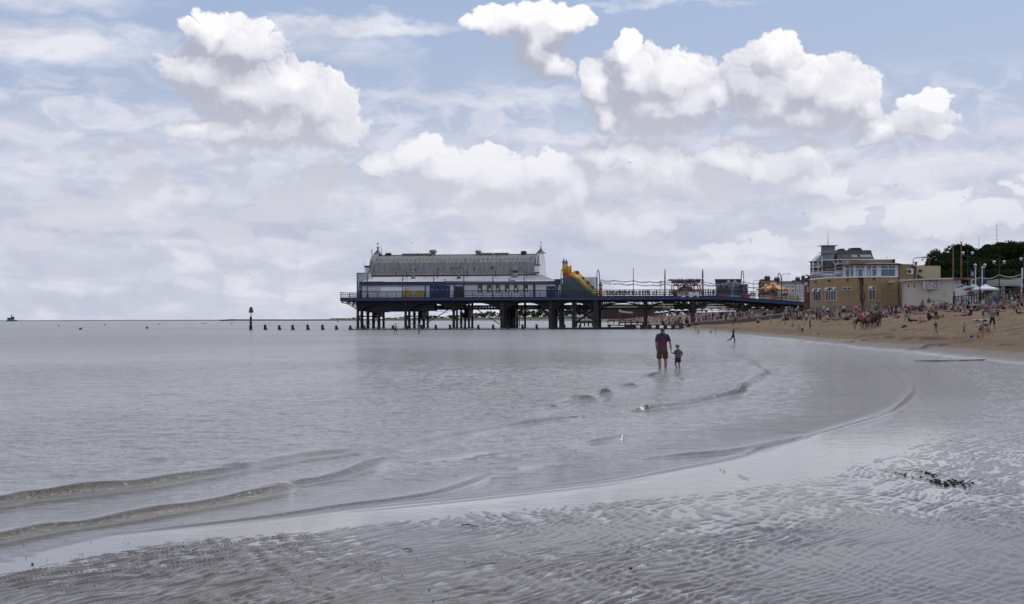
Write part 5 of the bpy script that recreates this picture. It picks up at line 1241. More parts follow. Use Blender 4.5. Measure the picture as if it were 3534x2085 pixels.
def build_beyond():
 Y = 1050; t = thing('leisure_centre', 'long low brown building with a pale green roof beyond the pier arches', 'building', (XU(2130, Y), Y, 4))
 z = lambda v: ZV(2130, v, Y); x = lambda u: XU(u, Y)
 m = MB(); m.prism([(x(2030), z(1050.5)), (x(2025), z(1056)), (x(2030), z(1062)), (x(2300), z(1062)), (x(2305), z(1050))], Y-2, Y+30); part('roof', m, M('pale_green_roof', (.24, .23, .15), .7, .12, .05), t)
 m = MB(); m.box(x(2036), x(2300), Y, Y+28, 2, z(1062.2)); part('wall', m, M('brown_cladding', (.075, .062, .060), .8, .15, .1), t)
 for k in range(14):
  u = 2046+k*14.5; m = MB(); m.box(x(u), x(u+2), Y-.8, Y-.01, 3, z(1063)); part('column', m, BRICKR, t)
 def block(u0, u1, vt, vb, Y, mat, nm, lab, cat, nwin=0, roof=None, vr=None, grp=None, rows=1):
  t = thing(nm, lab, cat, (XU((u0+u1)/2, Y), Y, max(ZV(u0, vb, Y), 0)), grp)
  z = lambda v: ZV((u0+u1)/2, v, Y); x0, x1 = XU(u0, Y), XU(u1, Y)
  m = MB(); m.box(x0, x1, Y, Y+9, z(vb), z(vt)); part('wall', m, mat, t)
  if roof: m = MB(); m.prismx([(Y-.4, z(vt)+.004), (Y+9.4, z(vt)+.004), (Y+4.5, z(vr))], x0-.2, x1+.2); part('roof', m, roof, t)
  for r in range(rows):
   for k in range(nwin):
    w = (x1-x0)/nwin; a = x0+w*(k+.25); h = (z(vt)-z(vb))/rows; zz = z(vb)+h*(r+.3)
    front_window(t, a, a+w*.5, Y, zz, zz+h*.5, WHITE2, PGLASS, 1)
  return t
 block(2293, 2324, 1049, 1066, 900, CREAM, 'cream_building', 'pale cream block seen through the second arch from the landing stage', 'building', 2, None)
 i = 0
 for (u0, u1, vt, vr, mat) in ((2402, 2438, 1046, 1034, BRICKR), (2438, 2470, 1048, 1036, WHITE), (2470, 2505, 1047, 1035, CREAM), (2505, 2550, 1050, 1040, BRICKR), (2585, 2640, 1056, 1048, WHITE), (2640, 2700, 1056, 1046, BRICKR)):
  block(u0, u1, vt, 1072, 700, mat, 'terraced_house', ['brick', 'white', 'cream', 'second brick', 'wide white', 'wide brick'][i]+' house front low beyond the pier arches above the promenade crowd', 'house', 3, SLATE, vr, 'houses seen through the pier arches', 2); i += 1
 Y = 520
 for k, (u0, u1, ve, vr, wallm, lab) in enumerate(((2634, 2682, 978, 966, BRICKR, 'brick house with a broad chimney stack of many pots behind the carousel top'), (2683, 2745, 981, 969, WHITE, 'terraced house with a long brown roof and white bays right of the carousel top'), (2746, 2782, 980, 966, WHITE, 'white bay fronted terraced house with a tall chimney left of the brick pier'), (2774, 2802, 974, 958, CREAM, 'gabled cream house beside the tall flats'))):
  t = thing('terraced_house', lab, 'house', (XU((u0+u1)/2, Y), Y, 5), 'terraced houses behind the carousel')
  z = lambda v: ZV((u0+u1)/2, v, Y); x0, x1 = XU(u0, Y), XU(u1, Y)
  m = MB(); m.box(x0, x1, Y, Y+10, 4, z(ve)); part('wall', m, wallm, t)
  m = MB()
  if k < 3: m.add([(x0-.3, Y-.5, z(ve)), (x1+.3, Y-.5, z(ve)), (x1+.3, Y+5, z(vr)), (x0-.3, Y+5, z(vr)), (x0-.3, Y+10, z(ve)), (x1+.3, Y+10, z(ve))], [(0, 1, 2, 3), (3, 2, 5, 4), (0, 3, 4), (1, 5, 2)])
  else: m.prism([(x0-.3, z(ve)), (x1+.3, z(ve)), ((x0+x1)/2, z(vr))], Y-.3, Y+10)
  part('roof', m, BROWNT, t)
  for q in range(3 if k != 3 else 2):
   w = (x1-x0)/(3 if k != 3 else 2)
   for r_, (zt, zb) in enumerate(((ve+4, ve+13), (ve+17, ve+27))):
    m = MB(); a = x0+w*(q+.2); m.box(a, a+w*.62, Y-.9, Y-.01, z(zb)-.2, z(zt)+.2); bay = part('bay', m, WHITE2 if k else CREAM, t)
    front_window(bay, a+.1, a+w*.62-.1, Y-.9, z(zb), z(zt), WHITE2, PGLASS, 2, .65, .08)
  for (cu, cw, cvt, npots) in {0: ((2656, 18, 957, 6), (2639, 9, 964.5, 0)), 1: ((2690, 18, 962, 6),), 2: ((2762, 14, 960, 4),), 3: ((2781, 10, 953.5, 2),)}[k]:
   xc = XU(cu, Y); hw = cw/2*Y/FPX; m = MB(); m.box(xc-hw, xc+hw, Y+4, Y+5.4, z(ve), z(cvt)); m.box(xc-hw-.12, xc+hw+.12, Y+3.9, Y+5.5, z(cvt)+.002, z(cvt)+.2); st = part('chimney', m, BRICKR, t)
   for q in range(npots):
    m = MB(); px = xc-hw+(q+.5)*2*hw/npots; m.lathe([(.14, z(cvt)+.2), (.1, z(cvt)+.75)], (px, Y+4.7, 0), 6); part('chimney_pot', m, M('clay_pot', (.22, .13, .09), .8, .2, 2), st)
 t = thing('apartment_block', 'dark brick block with a chimney rising left of the tall flats', 'building', (XU(2795, 500), 500, 5))
 m = MB(); m.box(XU(2793, 500), XU(2812, 500), 500, 503, 4, ZV(2800, 951, 500)); part('wall', m, M('dark_brick', (.06, .028, .022), .85, .2, 1), t)
 m = MB(); m.box(XU(2789, 500), XU(2797, 500), 503, 505, ZV(2800, 951, 500)+.003, ZV(2800, 947.5, 500)); part('chimney', m, BRICKR, t)
 for (u, v, n_, s_) in ((2601, 968, 1, 1), (2699, 946, 1, 1), (3152, 890, 1, 1)):
  Yl = 420 if u < 3000 else 245; x = XU(u, Yl); zt = ZV(u, v, Yl); t = thing('street_lamp', {2601: 'thin grey street lamp left of the striped carousel', 2699: 'thin street lamp arm showing behind the dark arched lamp post', 3152: 'thin grey street lamp above the cafe roof'}[u], 'lamp post', (x, Yl, PROMZ))
  m = MB(); m.tube([(x, Yl, PROMZ), (x, Yl, zt-.3), (x+.3, Yl, zt), (x+1.8, Yl, zt+.05)], [.12, .08, .07, .06], 5); part('pole', m, POLEG, t)
  m = MB(); m.box(x+1.4, x+2.6, Yl-.15, Yl+.15, zt-.04, zt+.14); part('lamp_head', m, POLEG, t)
 rg = random.Random(9)
 CAN = M('white_canvas', (.72, .73, .76), .7, .05, 1);
 for k, (u, v, w, Y) in enumerate(((2268, 1078, 20, 800), (2284, 1077, 18, 790), (2298, 1075, 20, 780), (2322, 1070, 26, 760), (2342, 1071, 26, 740), (2366, 1070, 22, 720), (2412, 1068, 18, 560), (2440, 1067, 30, 560), (2470, 1068, 24, 560), (2500, 1065, 22, 540), (2530, 1065, 24, 520), (2600, 1063, 22, 480), (2633, 1064, 20, 470), (2678, 1064, 22, 450))):
  x = XU(u, Y); z = PROMZ; hw = w/2*Y/FPX; zt = ZV(u, v-4, Y); ze = ZV(u, v+1.5, Y)
  t = thing('canopy_tent', f'{ORD[k]} white canopy tent from the left, on the promenade beyond the pier arches', 'tent', (x, Y, z), 'white tents on the promenade')
  m = MB(); m.add([(x-hw, Y-hw, ze), (x+hw, Y-hw, ze), (x+hw, Y+hw, ze), (x-hw, Y+hw, ze), (x, Y, zt)], [(0, 1, 4), (1, 2, 4), (2, 3, 4), (3, 0, 4)]); part('canopy', m, CAN, t)
  for sx in (-1, 1):
   for sy in (-1, 1): m = MB(); m.tube([(x+sx*hw*.95, Y+sy*hw*.95, z), (x+sx*hw*.95, Y+sy*hw*.95, ze)], .06, 4); part('leg', m, POLEG, t)
 for k, (u, v, w) in enumerate(((1942, 1094, 20), (1968, 1093, 16), (1985, 1090, 12), (2012, 1093, 16), (2032, 1092, 14), (2046, 1095, 12))):
  Y = 1500; x = XU(u, Y); z0 = ZV(u, v, Y); hw = w/2*Y/FPX; h = 2.3 if k != 2 else 3.2
  t = thing('parked_van', f'{ORD[k]} white van from the left, parked far beyond the pier legs', 'van', (x, Y, z0), 'white vans parked beyond the pier')
  m = MB(); m.prism([(x-hw, z0+.35), (x+hw, z0+.35), (x+hw, z0+h*.5), (x+hw*.72, z0+h*.62), (x+hw*.55, z0+h), (x-hw, z0+h)], Y, Y+2); part('body', m, WHITE2, t)
  m = MB(); m.prism([(x+hw*.30, z0+h*.62), (x+hw*.66, z0+h*.62), (x+hw*.50, z0+h*.92), (x+hw*.30, z0+h*.92)], Y-.03, Y-.001); part('window', m, GLASS, t)
  for q in (-.6, .6): m = MB(); m.tube([(x+hw*q, Y-.05, z0+.35), (x+hw*q, Y+.3, z0+.35)], .35, 8); part('wheel', m, IRON, t)
  del k
 Y = 520; t = thing('raised_beam', 'whitish beam resting on two red trestles on the beach behind the pier', 'beam', (XU(2162, Y), Y, 0))
 m = MB(); m.tube([P(2136, 1073, Y), P(2146, 1076, Y), P(2170, 1079, Y), P(2184, 1079, Y)], .35, 6); m.box(XU(2136, Y), XU(2143, Y), Y-.3, Y+.3, ZV(2140, 1073, Y), ZV(2140, 1069, Y)); part('beam', m, M('bleached_white', (.5, .48, .42), .7, .1, 1), t)
 for u in (2139, 2181):
  m = MB(); x = XU(u, Y); z1 = ZV(u, 1079, Y); z0 = ZV(u, 1088, Y); m.prism([(x-.45, z0), (x+.45, z0), (x+.25, z1), (x-.25, z1)], Y-.3, Y+.3); m.tube([(x, Y, z0), (x, Y, 0)], .07, 4); part('trestle', m, M('trestle_red', (.30, .03, .03), .6, .15, 2), t)
 Y = 420; t = thing('groyne_beacon', 'small red topped groyne marker post seen between the pier legs', 'beacon', (XU(1792, Y), Y, 0))
 x = XU(1792, Y); m = MB(); m.box(x-.15, x+.15, Y-.15, Y+.15, -.5, ZV(1792, 1098, Y)); part('post', m, WOODDK, t)
 m = MB(); m.lathe([(.25, ZV(1792, 1098, Y)), (.28, ZV(1792, 1096, Y)), (.2, ZV(1792, 1090, Y))], (x, Y, 0), 8); part('top_mark', m, M('trestle_red', (.3, .03, .03), .6, .15, 2), t)
 for k, (u0, u1, v, Y) in enumerate(((2098, 2200, 1109, 640), (2136, 2240, 1117, 480), (1990, 2058, 1113, 420))):
  t = thing('groyne', ['low dark groyne running down the beach behind the pier, the farthest', 'low dark groyne with a rail behind the landing stage', 'dark horizontal groyne beam behind the X braced pier leg'][k], 'groyne', (XU(u0, Y), Y, 0));
  m = MB(); m.tube([P(u0, v-4, Y), P(u1, v-4.5, Y)], .22, 4); part('rail', m, WOODDK, t)
  for q in range(6):
   u = u0+(u1-u0)*q/5; m = MB(); x = XU(u, Y); m.box(x-.2, x+.2, Y-.2, Y+.2, -.5, ZV(u, v-3.5, Y)); part('post', m, WOODDK, t)
 GB = M('groyne_concrete', (.13, .115, .092), .85, .2, .8, dirt=((.06, .055, .045), .5))
 t = thing('sloping_groyne', 'low pale topped groyne wall climbing the sand beneath the shore end of the pier', 'groyne', ground(2560, 1113))
 pts = [(2398, 1123.5), (2480, 1119), (2560, 1113.5), (2640, 1105.5), (2730, 1094)]
 for (a, b) in zip(pts[:-1], pts[1:]):
  pa, pb = ground(*a), ground(*b); hh = .62; m = MB()
  m.add([(pa.x,pa.y,pa.z-.6),(pb.x,pb.y,pb.z-.6),(pb.x,pb.y+.7,pb.z-.6),(pa.x,pa.y+.7,pa.z-.6),(pa.x,pa.y,pa.z+hh),(pb.x,pb.y,pb.z+hh),(pb.x,pb.y+.7,pb.z+hh),(pa.x,pa.y+.7,pa.z+hh)],[(0,3,2,1),(4,5,6,7),(0,1,5,4),(1,2,6,5),(2,3,7,6),(3,0,4,7)]); part('wall', m, GB, t)
  m = MB(); m.add([(pa.x,pa.y-.15,pa.z+hh+.003),(pb.x,pb.y-.15,pb.z+hh+.003),(pb.x,pb.y+.8,pb.z+hh+.003),(pa.x,pa.y+.8,pa.z+hh+.003),(pa.x,pa.y-.15,pa.z+hh+.2),(pb.x,pb.y-.15,pb.z+hh+.2),(pb.x,pb.y+.8,pb.z+hh+.2),(pa.x,pa.y+.8,pa.z+hh+.2)],[(0,3,2,1),(4,5,6,7),(0,1,5,4),(1,2,6,5),(2,3,7,6),(3,0,4,7)]); part('capping', m, M('groyne_capping', (.30, .27, .22), .8, .12, 1), t)
 t = thing('promenade_railing', 'dark railing along the top of the far sea wall beyond the pier', 'railing', (wall_x(400), 400, PROMZ))
 ys = [300, 340, 400, 480, 560, 700, 860]
 for h in (1.1, .6): m = MB(); m.tube([(wall_x(y)+.2, y, PROMZ+h) for y in ys], .06, 4); part('rail', m, IRON, t)
 m = MB()
 for y in np.arange(300, 860, 4): x = wall_x(y)+.2; m.box(x-.06, x+.06, y-.06, y+.06, PROMZ, PROMZ+1.1)
 part('posts', m, IRON, t, kind='stuff')
POLEG = M('lamp_post_grey', (.22, .22, .23), .5, .1, 2)
build_beyond()
# ------------------------------------------------------------------ round towered flats
def build_flats():
 Y = 430; t = thing('block_of_flats', 'tall block of flats with a round glazed corner tower behind the cafe', 'building', (XU(2900, Y), Y, PROMZ))
 z = lambda v: ZV(2900, v, Y); x = lambda u, y=Y: XU(u, y)
 GT = M('tower_glass', (.19, .23, .255), .12, .12, .3); STEEL = M('balcony_steel', (.40, .42, .45), .5, .08, 1)
 m = MB(); m.box(x(2885), x(3012), Y, Y+16, 3, z(897)); part('wall', m, BRICKR, t)
 m = MB(); m.box(x(2806), x(2860), Y+1.5, Y+4, 3, z(902)); part('wall', m, BRICKR, t)
 zb, zt = z(895), z(861); m = MB()
 prof = [(Y-.8, zb), (Y+.6, z(889)), (Y+1.8, z(878)), (Y+3.2, z(862)), (Y+13, z(862)), (Y+16, zb)]
 m.prismx(prof, x(2884), x(3016)); m.prism([(x(2868), zb), (x(2888), zb), (x(2888), z(880)), (x(2882), z(888))], Y-.8, Y+8); part('roof', m, M('dark_roofing', (.025, .025, .031), .75, .15, .6), t)
 for k, (u0, u1, mt) in enumerate(((2888, 2906, 0), (2909, 2932, 0), (2934, 2941, 0), (2943, 2963, 1), (2972, 3011, 1))):
  m = MB(); K = 4
  m.add([(x(u0), Y+.62, z(890.5)), (x(u1), Y+.62, z(890.5)), (x(u1), Y+1.70, z(878.5)), (x(u0), Y+1.70, z(878.5))], [(0, 1, 2, 3)])
  for q in m.v: pass
  m.v = [(a, b-.12, c) for a, b, c in m.v]
  part('roof_light', m, [M('roof_window_dark', (.075, .085, .095), .2, .2, .6), M('roof_window_pale', (.30, .33, .36), .3, .12, .6)][mt], t)
 m = MB(); m.box(x(2914), x(2929), Y+5, Y+9, z(862)+.002, z(855.5)); part('roof_stack', m, SLATE, t)
 m = MB(); m.prism([(x(2953), z(862)+.002), (x(2992), z(862)+.002), (x(2984), z(852.5)), (x(2955), z(852.5))], Y+5, Y+10); part('plant_room', m, SLATE, t)
 m = MB(); m.box(x(2866), x(3000), Y-1.0, Y-.81, z(898), z(895.5)); part('eaves_band', m, WHITE2, t)
 cx0 = x(2860.5); cy0 = Y+1.0; r = 23.5*Y/FPX
 zs = lambda v: z(v)
 m = MB(); m.lathe([(r, 3), (r, zs(849))], (cx0, cy0, 0), 28); part('tower_drum', m, GT, t, smooth=True)
 for a in range(14):
  an = -pi+pi*(a+.5)/14; m = MB(); px, py = cx0+(r+.03)*cos(an), cy0+(r+.03)*sin(an); m.tube([(px, py, zs(952)), (px, py, zs(849))], .07, 4); part('mullion', m, STEEL, t)
 for v0, v1 in ((896, 899), (921, 924), (946, 950)):
  m = MB(); m.lathe([(r+.05, zs(v1)), (r+.1, zs(v1)), (r+.1, zs(v0)), (r+.05, zs(v0))], (cx0, cy0, 0), 28); part('floor_band', m, WHITE2, t)
 m = MB(); m.lathe([(r, zs(849)), (r*1.48, zs(848.5)), (r*1.5, zs(847.5)), (r*1.0, zs(846))], (cx0, cy0, 0), 28); part('roof_disc', m, M('disc_metal', (.36, .39, .38), .5, .08, 1), t)
 m = MB(); m.lathe([(r+.02, zs(873.5)), (r*1.42, zs(873)), (r*1.42, zs(871.6)), (r+.02, zs(871.6))], (cx0, cy0, 0), 28); part('shade_ring', m, STEEL, t)
 m = MB(); m.tube([(cx0, cy0, zs(846)), (cx0, cy0, zs(800))], [.16, .03], 5); part('spire', m, STEEL, t)
 for v0, v1 in ((901, 919), (926, 944)):
  for a in (-2.3, -1.95, -1.45, -1.1, -.75):
   px, py = cx0+(r+.08)*cos(a), cy0+(r+.08)*sin(a); d = Vector((-sin(a), cos(a), 0))*.62
   m = MB(); m.add([(px-d.x, py-d.y, zs(v1)), (px+d.x, py+d.y, zs(v1)), (px+d.x, py+d.y, zs(v0)), (px-d.x, py-d.y, zs(v0))], [(0, 1, 2, 3)]); m.v += [(a_+.05*cos(a), b_+.05*sin(a), c_) for a_, b_, c_ in m.v]; m.f.append((7, 6, 5, 4)); m.k.append(0)
   part('window', m, GLASS, t)
 for (u0, u1, v) in ((2882, 2901, 919), (2882, 2901, 943), (2905, 2940, 912), (2942, 2985, 912)):
  m = MB(); a, b = x(u0), x(u1); m.box(a, b, Y-1.3, Y-.01, z(v+1.5), z(v)); bl = part('balcony', m, WHITE2, t)
  m = MB();
  for q in range(7): xx = a+(b-a)*q/6; m.box(xx-.04, xx+.04, Y-1.3, Y-1.22, z(v)+.002, z(v-9))
  m.box(a, b, Y-1.32, Y-1.2, z(v-9)+.001, z(v-10)); part('balcony_rail', m, WHITE2, bl)
 for (u0, u1, v0, v1, n) in ((2903, 2938, 899, 912, 3), (2944, 2958, 900, 912, 1), (2965, 2974, 900, 912, 1), (2885, 2896, 900, 914, 1), (2885, 2898, 926, 942, 1), (2990, 3008, 900, 912, 2)):
  front_window(t, x(u0), x(u1), Y, z(v1), z(v0), WHITE2, PGLASS, n, None, .12)
 m = MB(); m.box(x(2901), x(2907), Y-1.0, Y-.01, 3, z(910)); part('brick_pier', m, BRICKR, t)
 YL = Y+1.5
 for (v, ) in ((922,), (945,)):
  for (u0, u1) in ((2799, 2815), (2814, 2826), (2828, 2838)):
   m = MB(); a, b = x(u0), x(u1); off = .0 if u0 < 2810 else .8
   m.box(a, b, YL-1.8-off, YL-.01, z(v+2), z(v)); bl = part('balcony', m, WHITE2, t)
   m = MB()
   for q in range(6): xx = a+(b-a)*q/5; m.box(xx-.04, xx+.04, YL-1.8-off, YL-1.72-off, z(v)+.002, z(v-8))
   m.box(a, b, YL-1.82-off, YL-1.70-off, z(v-8)+.001, z(v-9)); part('balcony_rail', m, STEEL, bl)
   front_window(t, a+.15, b-.15, YL, z(v-1), z(v-14), WHITE2, GLASS, 2, None, .1)
 m = MB(); m.lathe([(.1, z(903)), (20*Y/FPX, z(902.5)), (20*Y/FPX, z(901)), (1, z(899.5))], (x(2816), YL+1, 0), 20); part('canopy_disc', m, STEEL, t)
 m = MB(); m.add([(x(2813), YL-1, z(901)), (x(2838), YL-1, z(901)), (x(2838), YL-1, z(877)), (x(2813), YL+6, z(901)), (x(2838), YL+6, z(901)), (x(2838), YL+6, z(877))], [(0, 1, 2), (3, 5, 4), (0, 2, 5, 3), (0, 3, 4, 1), (1, 4, 5, 2)]); part('glass_slope', m, M('sloped_glazing', (.36, .38, .42), .2, .1, .5), t)
 for (a_, b_) in (((2805, 902), (2805, 947)), ((2822, 902), (2822, 947)), ((2836, 884), (2836, 947))):
  m = MB(); m.tube([(x(a_[0]), YL-2.2, z(a_[1])), (x(b_[0]), YL-2.2, z(b_[1]))], .16, 5); part('post', m, WHITE2, t)
 m = MB(); m.tube([(x(2894), Y+2, z(861)), (x(2894), Y+2, z(850))], .03, 4); m.tube([(x(2942), Y+6, z(861)), (x(2942), Y+6, z(855))], .03, 4); part('aerial', m, STEEL, t)
build_flats()
# ------------------------------------------------------------------ brick cafe
def brick_material(name, col, col2, damp=(.12, .10, .075)):
 m, g, b = mat_new(name)
 tc = g.new('ShaderNodeTexCoord').outputs['Object']; pos = g.new('ShaderNodeNewGeometry').outputs['Position']
 sep = g.new('ShaderNodeSeparateXYZ'); g.l.new(pos, sep.inputs[0])
 cb = g.new('ShaderNodeCombineXYZ'); g.l.new(sep.outputs[0], cb.inputs[0]); g.l.new(sep.outputs[2], cb.inputs[1])
 br = g.new('ShaderNodeTexBrick'); g.l.new(cb.outputs[0], br.inputs['Vector']); br.inputs['Scale'].default_value = 1.0
 br.inputs['Brick Width'].default_value = .24; br.inputs['Row Height'].default_value = .078; br.inputs['Mortar Size'].default_value = .008
 br.inputs['Color1'].default_value = (*col, 1); br.inputs['Color2'].default_value = (*col2, 1); br.inputs['Mortar'].default_value = (.36, .31, .24, 1)
 n = g.noise(g.v('MULTIPLY', pos, (.4, .4, 1.2)), .8, 5, .65)
 c = g.mix(g.ramp(n, .4, .75, 0, .45), br.outputs['Color'], tuple(x*.62 for x in col))
 c = g.mix(g.ramp(g.noise(g.v('MULTIPLY', pos, (1.5, 1.5, .12)), 1.0, 4, .7), .55, .72, 0, .35), c, damp)
 g.l.new(c, b.inputs['Base Color']); b.inputs['Roughness'].default_value = .85
 return m
def ring_wall(pts, z0, z1, th=.35):
 """a wall following plan points; z1 may be a list"""
 m = MB(); n = len(pts); vs = []
 zt = z1 if isinstance(z1, list) else [z1]*n
 for (x, y), zz in zip(pts, zt): vs += [(x, y, z0), (x, y, zz), (x*1.0, y+th, zz), (x, y+th, z0)]
 m.add(vs, [(4*i+k, 4*i+4+k, 4*i+4+(k+1) % 4, 4*i+(k+1) % 4) for i in range(n-1) for k in range(4)]+[(0, 1, 2, 3), (4*n-1, 4*n-2, 4*n-3, 4*n-4)])
 return m
def build_cafe():
 BY = brick_material('yellow_brick', (.36, .225, .095), (.43, .28, .125)); BO = brick_material('orange_brick', (.22, .10, .035), (.27, .13, .05))
 PLN = M('damp_plinth', (.115, .095, .072), .9, .25, .6, dirt=((.055, .05, .04), .7)); PL2 = M('grey_plinth', (.22, .19, .155), .9, .15, .6)
 UPVC = M('white_upvc', (.74, .73, .75), .35, .03, 2); GL = M('blue_window_glass', (.09, .15, .21), .05, .35, .35); GLD = M('dark_window_glass', (.02, .022, .025), .06, .3, .4)
 SOFF = M('grey_render', (.46, .42, .42), .8, .08, .8); ROOFF = M('flat_roof_felt', (.045, .045, .05), .8, .2, 1); CRM = M('cream_wall', (.54, .45, .30), .8, .07, .5, dirt=((.38, .30, .19), .5))
 plan = [(2796, 243), (2805, 239), (2839, 234), (2848, 233), (2890, 230.2), (2905, 229.7), (2944, 228.6), (2995, 227.4), (3026, 227.1), (3050, 227), (3104, 227)]
 XY = [(XU(u, y), y) for u, y in plan]
 def yat(u): return float(np.interp(u, [p[0] for p in plan], [p[1] for p in plan]))
 z = lambda u, v: ZV(u, v, yat(u))
 t = thing('cafe', 'two storey yellow brick seafront cafe with a curved wall and white framed upper windows', 'building', (XU(2950, 228), 228, 2.6))
 zt = z(3050, 957.5)
 part('brick_wall', ring_wall(XY, z(3000, 1056), zt), BY, t)
 part('plinth', ring_wall([(x, y-.10) for x, y in XY], .6, z(3000, 1071), .4), PLN, t); part('plinth_band', ring_wall([(x, y-.06) for x, y in XY], z(3000, 1071)+.003, z(3000, 1055.6), .4), PL2, t)
 m = MB(); m.box(XY[0][0]+1.5, XY[-1][0], 243.4, 250, .6, zt-.26); part('back_block', m, BY, t)
 m = MB(); m.slab([(x, y+.36) for x, y in XY]+[(XY[-1][0], 243.2), (XY[0][0], 243.3)], zt-.25, zt-.02); part('terrace_floor', m, PL2, t)
 part('parapet_coping', ring_wall([(x, y-.12) for x, y in XY], zt+.002, zt+.22, .6), WHITE2, t)
 tr = [q for q in zip(plan, XY) if q[0][0] <= 2905]
 m = MB()
 for h in (.55, .85, 1.12): m.tube([(x, y+.1, zt+h) for _, (x, y) in tr]+[(XU(2912, 229.3), 229.4, zt+h)], .035, 4)
 us = np.linspace(2803, 2912, 14)
 for u in us: y = yat(u)+.1; xx = XU(u, y); m.tube([(xx, y, zt+.22), (xx, y, zt+1.12)], .035, 4)
 part('terrace_railing', m, WHITE2, t)
 up = [(u, yat(u)+.02) for u in (2911, 2930, 2951, 2970, 2990, 3010, 3033, 3060, 3103)]
 UX = [(XU(u, y), y) for u, y in up]; zu = z(3050, 914.5)
 yu = lambda u: float(np.interp(u, [p[0] for p in up], [p[1] for p in up]))
 part('upper_wall', ring_wall([(x, y+.2) for x, y in UX], zt+.23, zu, .3), UPVC, t)
 m = MB(); m.slab([(x, y+.5) for x, y in UX]+[(UX[-1][0], 243), (UX[0][0], 243)], zu-.3, zu-.003); part('upper_ceiling', m, SOFF, t)
 m = MB(); ov = [(x+(-.9 if i == 0 else .3 if i == len(UX)-1 else 0), y-.55) for i, (x, y) in enumerate(UX)]; m.slab(ov+[(UX[-1][0]+.3, 244), (UX[0][0]-.9, 244)], zu+.0, zu+.18); part('roof_slab', m, ROOFF, t)
 m = MB(); cx_, cy_ = XU(3040, 234), 234; m.lathe([(2.9, zu+.262), (2.9, zu+.30), (2.2, zu+.32)], (cx_, cy_, 0), 24); part('roof_ring', m, WHITE2, t)
 m = MB(); m.box(XU(2998, 231), XU(3088, 231), 231, 236, zu+.335, z(3050, 893.5)); m.lathe([(3.6, zu+.335), (3.6, z(3050, 893.5)-.002)], (XU(3012, 234), 234.6, 0), 20); part('roof_drum', m, M('brick_drum', (.30, .22, .12), .85, .15, 1), t)
 m = MB(); m.box(XU(2996, 231), XU(3089, 231), 230.8, 236.2, z(3050, 893.5)+.002, z(3050, 891)); part('drum_cap', m, WHITE2, t)
 m = MB(); m.box(XU(3087, 230), XU(3091, 230), 230.2, 231, z(3050, 905), z(3050, 892)); part('drum_vent', m, IRON, t)
 m = MB(); m.slab([(XU(u, y), y) for u, y in ((2988, 229.0), (3020, 228), (3060, 227.6), (3104, 227.8), (3104, 236), (2988, 236))], zu+.182, zu+.33); part('upper_fascia', m, WHITE2, t)
 def wl(u0, u1, v0, v1, nx, transom, mats, th=.07, base=yat, mid=None):
  """window lying on the curved wall"""
  y0, y1 = base(u0), base(u1); a = Vector((XU(u0, y0), y0, 0)); b = Vector((XU(u1, y1), y1, 0)); um = (u0+u1)/2
  d = b-a; L_ = d.length; ang = atan2(d.y, d.x); zb, ztt = ZV(um, v1, (y0+y1)/2), ZV(um, v0, (y0+y1)/2)
  ca, sa = cos(ang), sin(ang)
  def tf(m): m.v = [(a.x+x*ca-y*sa, a.y+x*sa+y*ca, zz) for x, y, zz in m.v]; return m
  m = MB(); dp = -.10
  m.box(-th, L_+th, dp, -.004, zb-th, zb); m.box(-th, L_+th, dp, -.004, ztt, ztt+th)
  for k in range(nx+1): xc = L_*k/nx; m.box(xc-th/2, xc+th/2, dp+.002, -.004, zb+.001, ztt-.001)
  if transom: zz = zb+(ztt-zb)*transom; m.box(0, L_, dp-.003, -.006, zz-th*.6, zz+th*.6)
  f = part('window', tf(m), mats[0], t)
  for k in range(nx):
   x0, x1 = L_*k/nx+th/2+.001, L_*(k+1)/nx-th/2-.001
   if transom:
    zz = zb+(ztt-zb)*transom
    m = MB(); m.box(x0, x1, -.05, -.01, zb+.001, zz-th*.6-.002); part('pane', tf(m), mats[1], f)
    m = MB(); m.box(x0, x1, -.05, -.01, zz+th*.6+.002, ztt-.001); part('pane', tf(m), mats[1], f)
   else: m = MB(); m.box(x0, x1, -.05, -.01, zb+.001, ztt-.001); part('pane', tf(m), mats[1], f)
  return f, tf, L_, zb, ztt
 yu2 = lambda u: yu(u)+.2
 CURT = M('white_net_curtain', (.6, .64, .66), .8, .1, 2)
 for (u0, u1, k) in ((2919, 2947, 1), (2954, 2984, 2), (2992, 3026, 3), (3040, 3090, 4)):
  f, tf, L_, zb, ztt = wl(u0, u1, 918, 954.5, 1, .72, (UPVC, GL), .10, yu2)
  m = MB(); zz = zb+(ztt-zb)*.72; m.box(L_*.47, L_*.53, -.105, -.006, zz+.07, ztt); part('glazing_bar', tf(m), UPVC, f)
  if k < 4:
   m = MB(); m.box(L_*(.45 if k == 1 else .1), L_*(.65 if k == 1 else .3), -.058, -.052, zb+.05, zb+(ztt-zb)*.62); m.box(L_*.75, L_*.95, -.058, -.052, zb+.05, zb+(ztt-zb)*(.6 if k == 2 else .1)); part('curtain', tf(m), CURT, f)
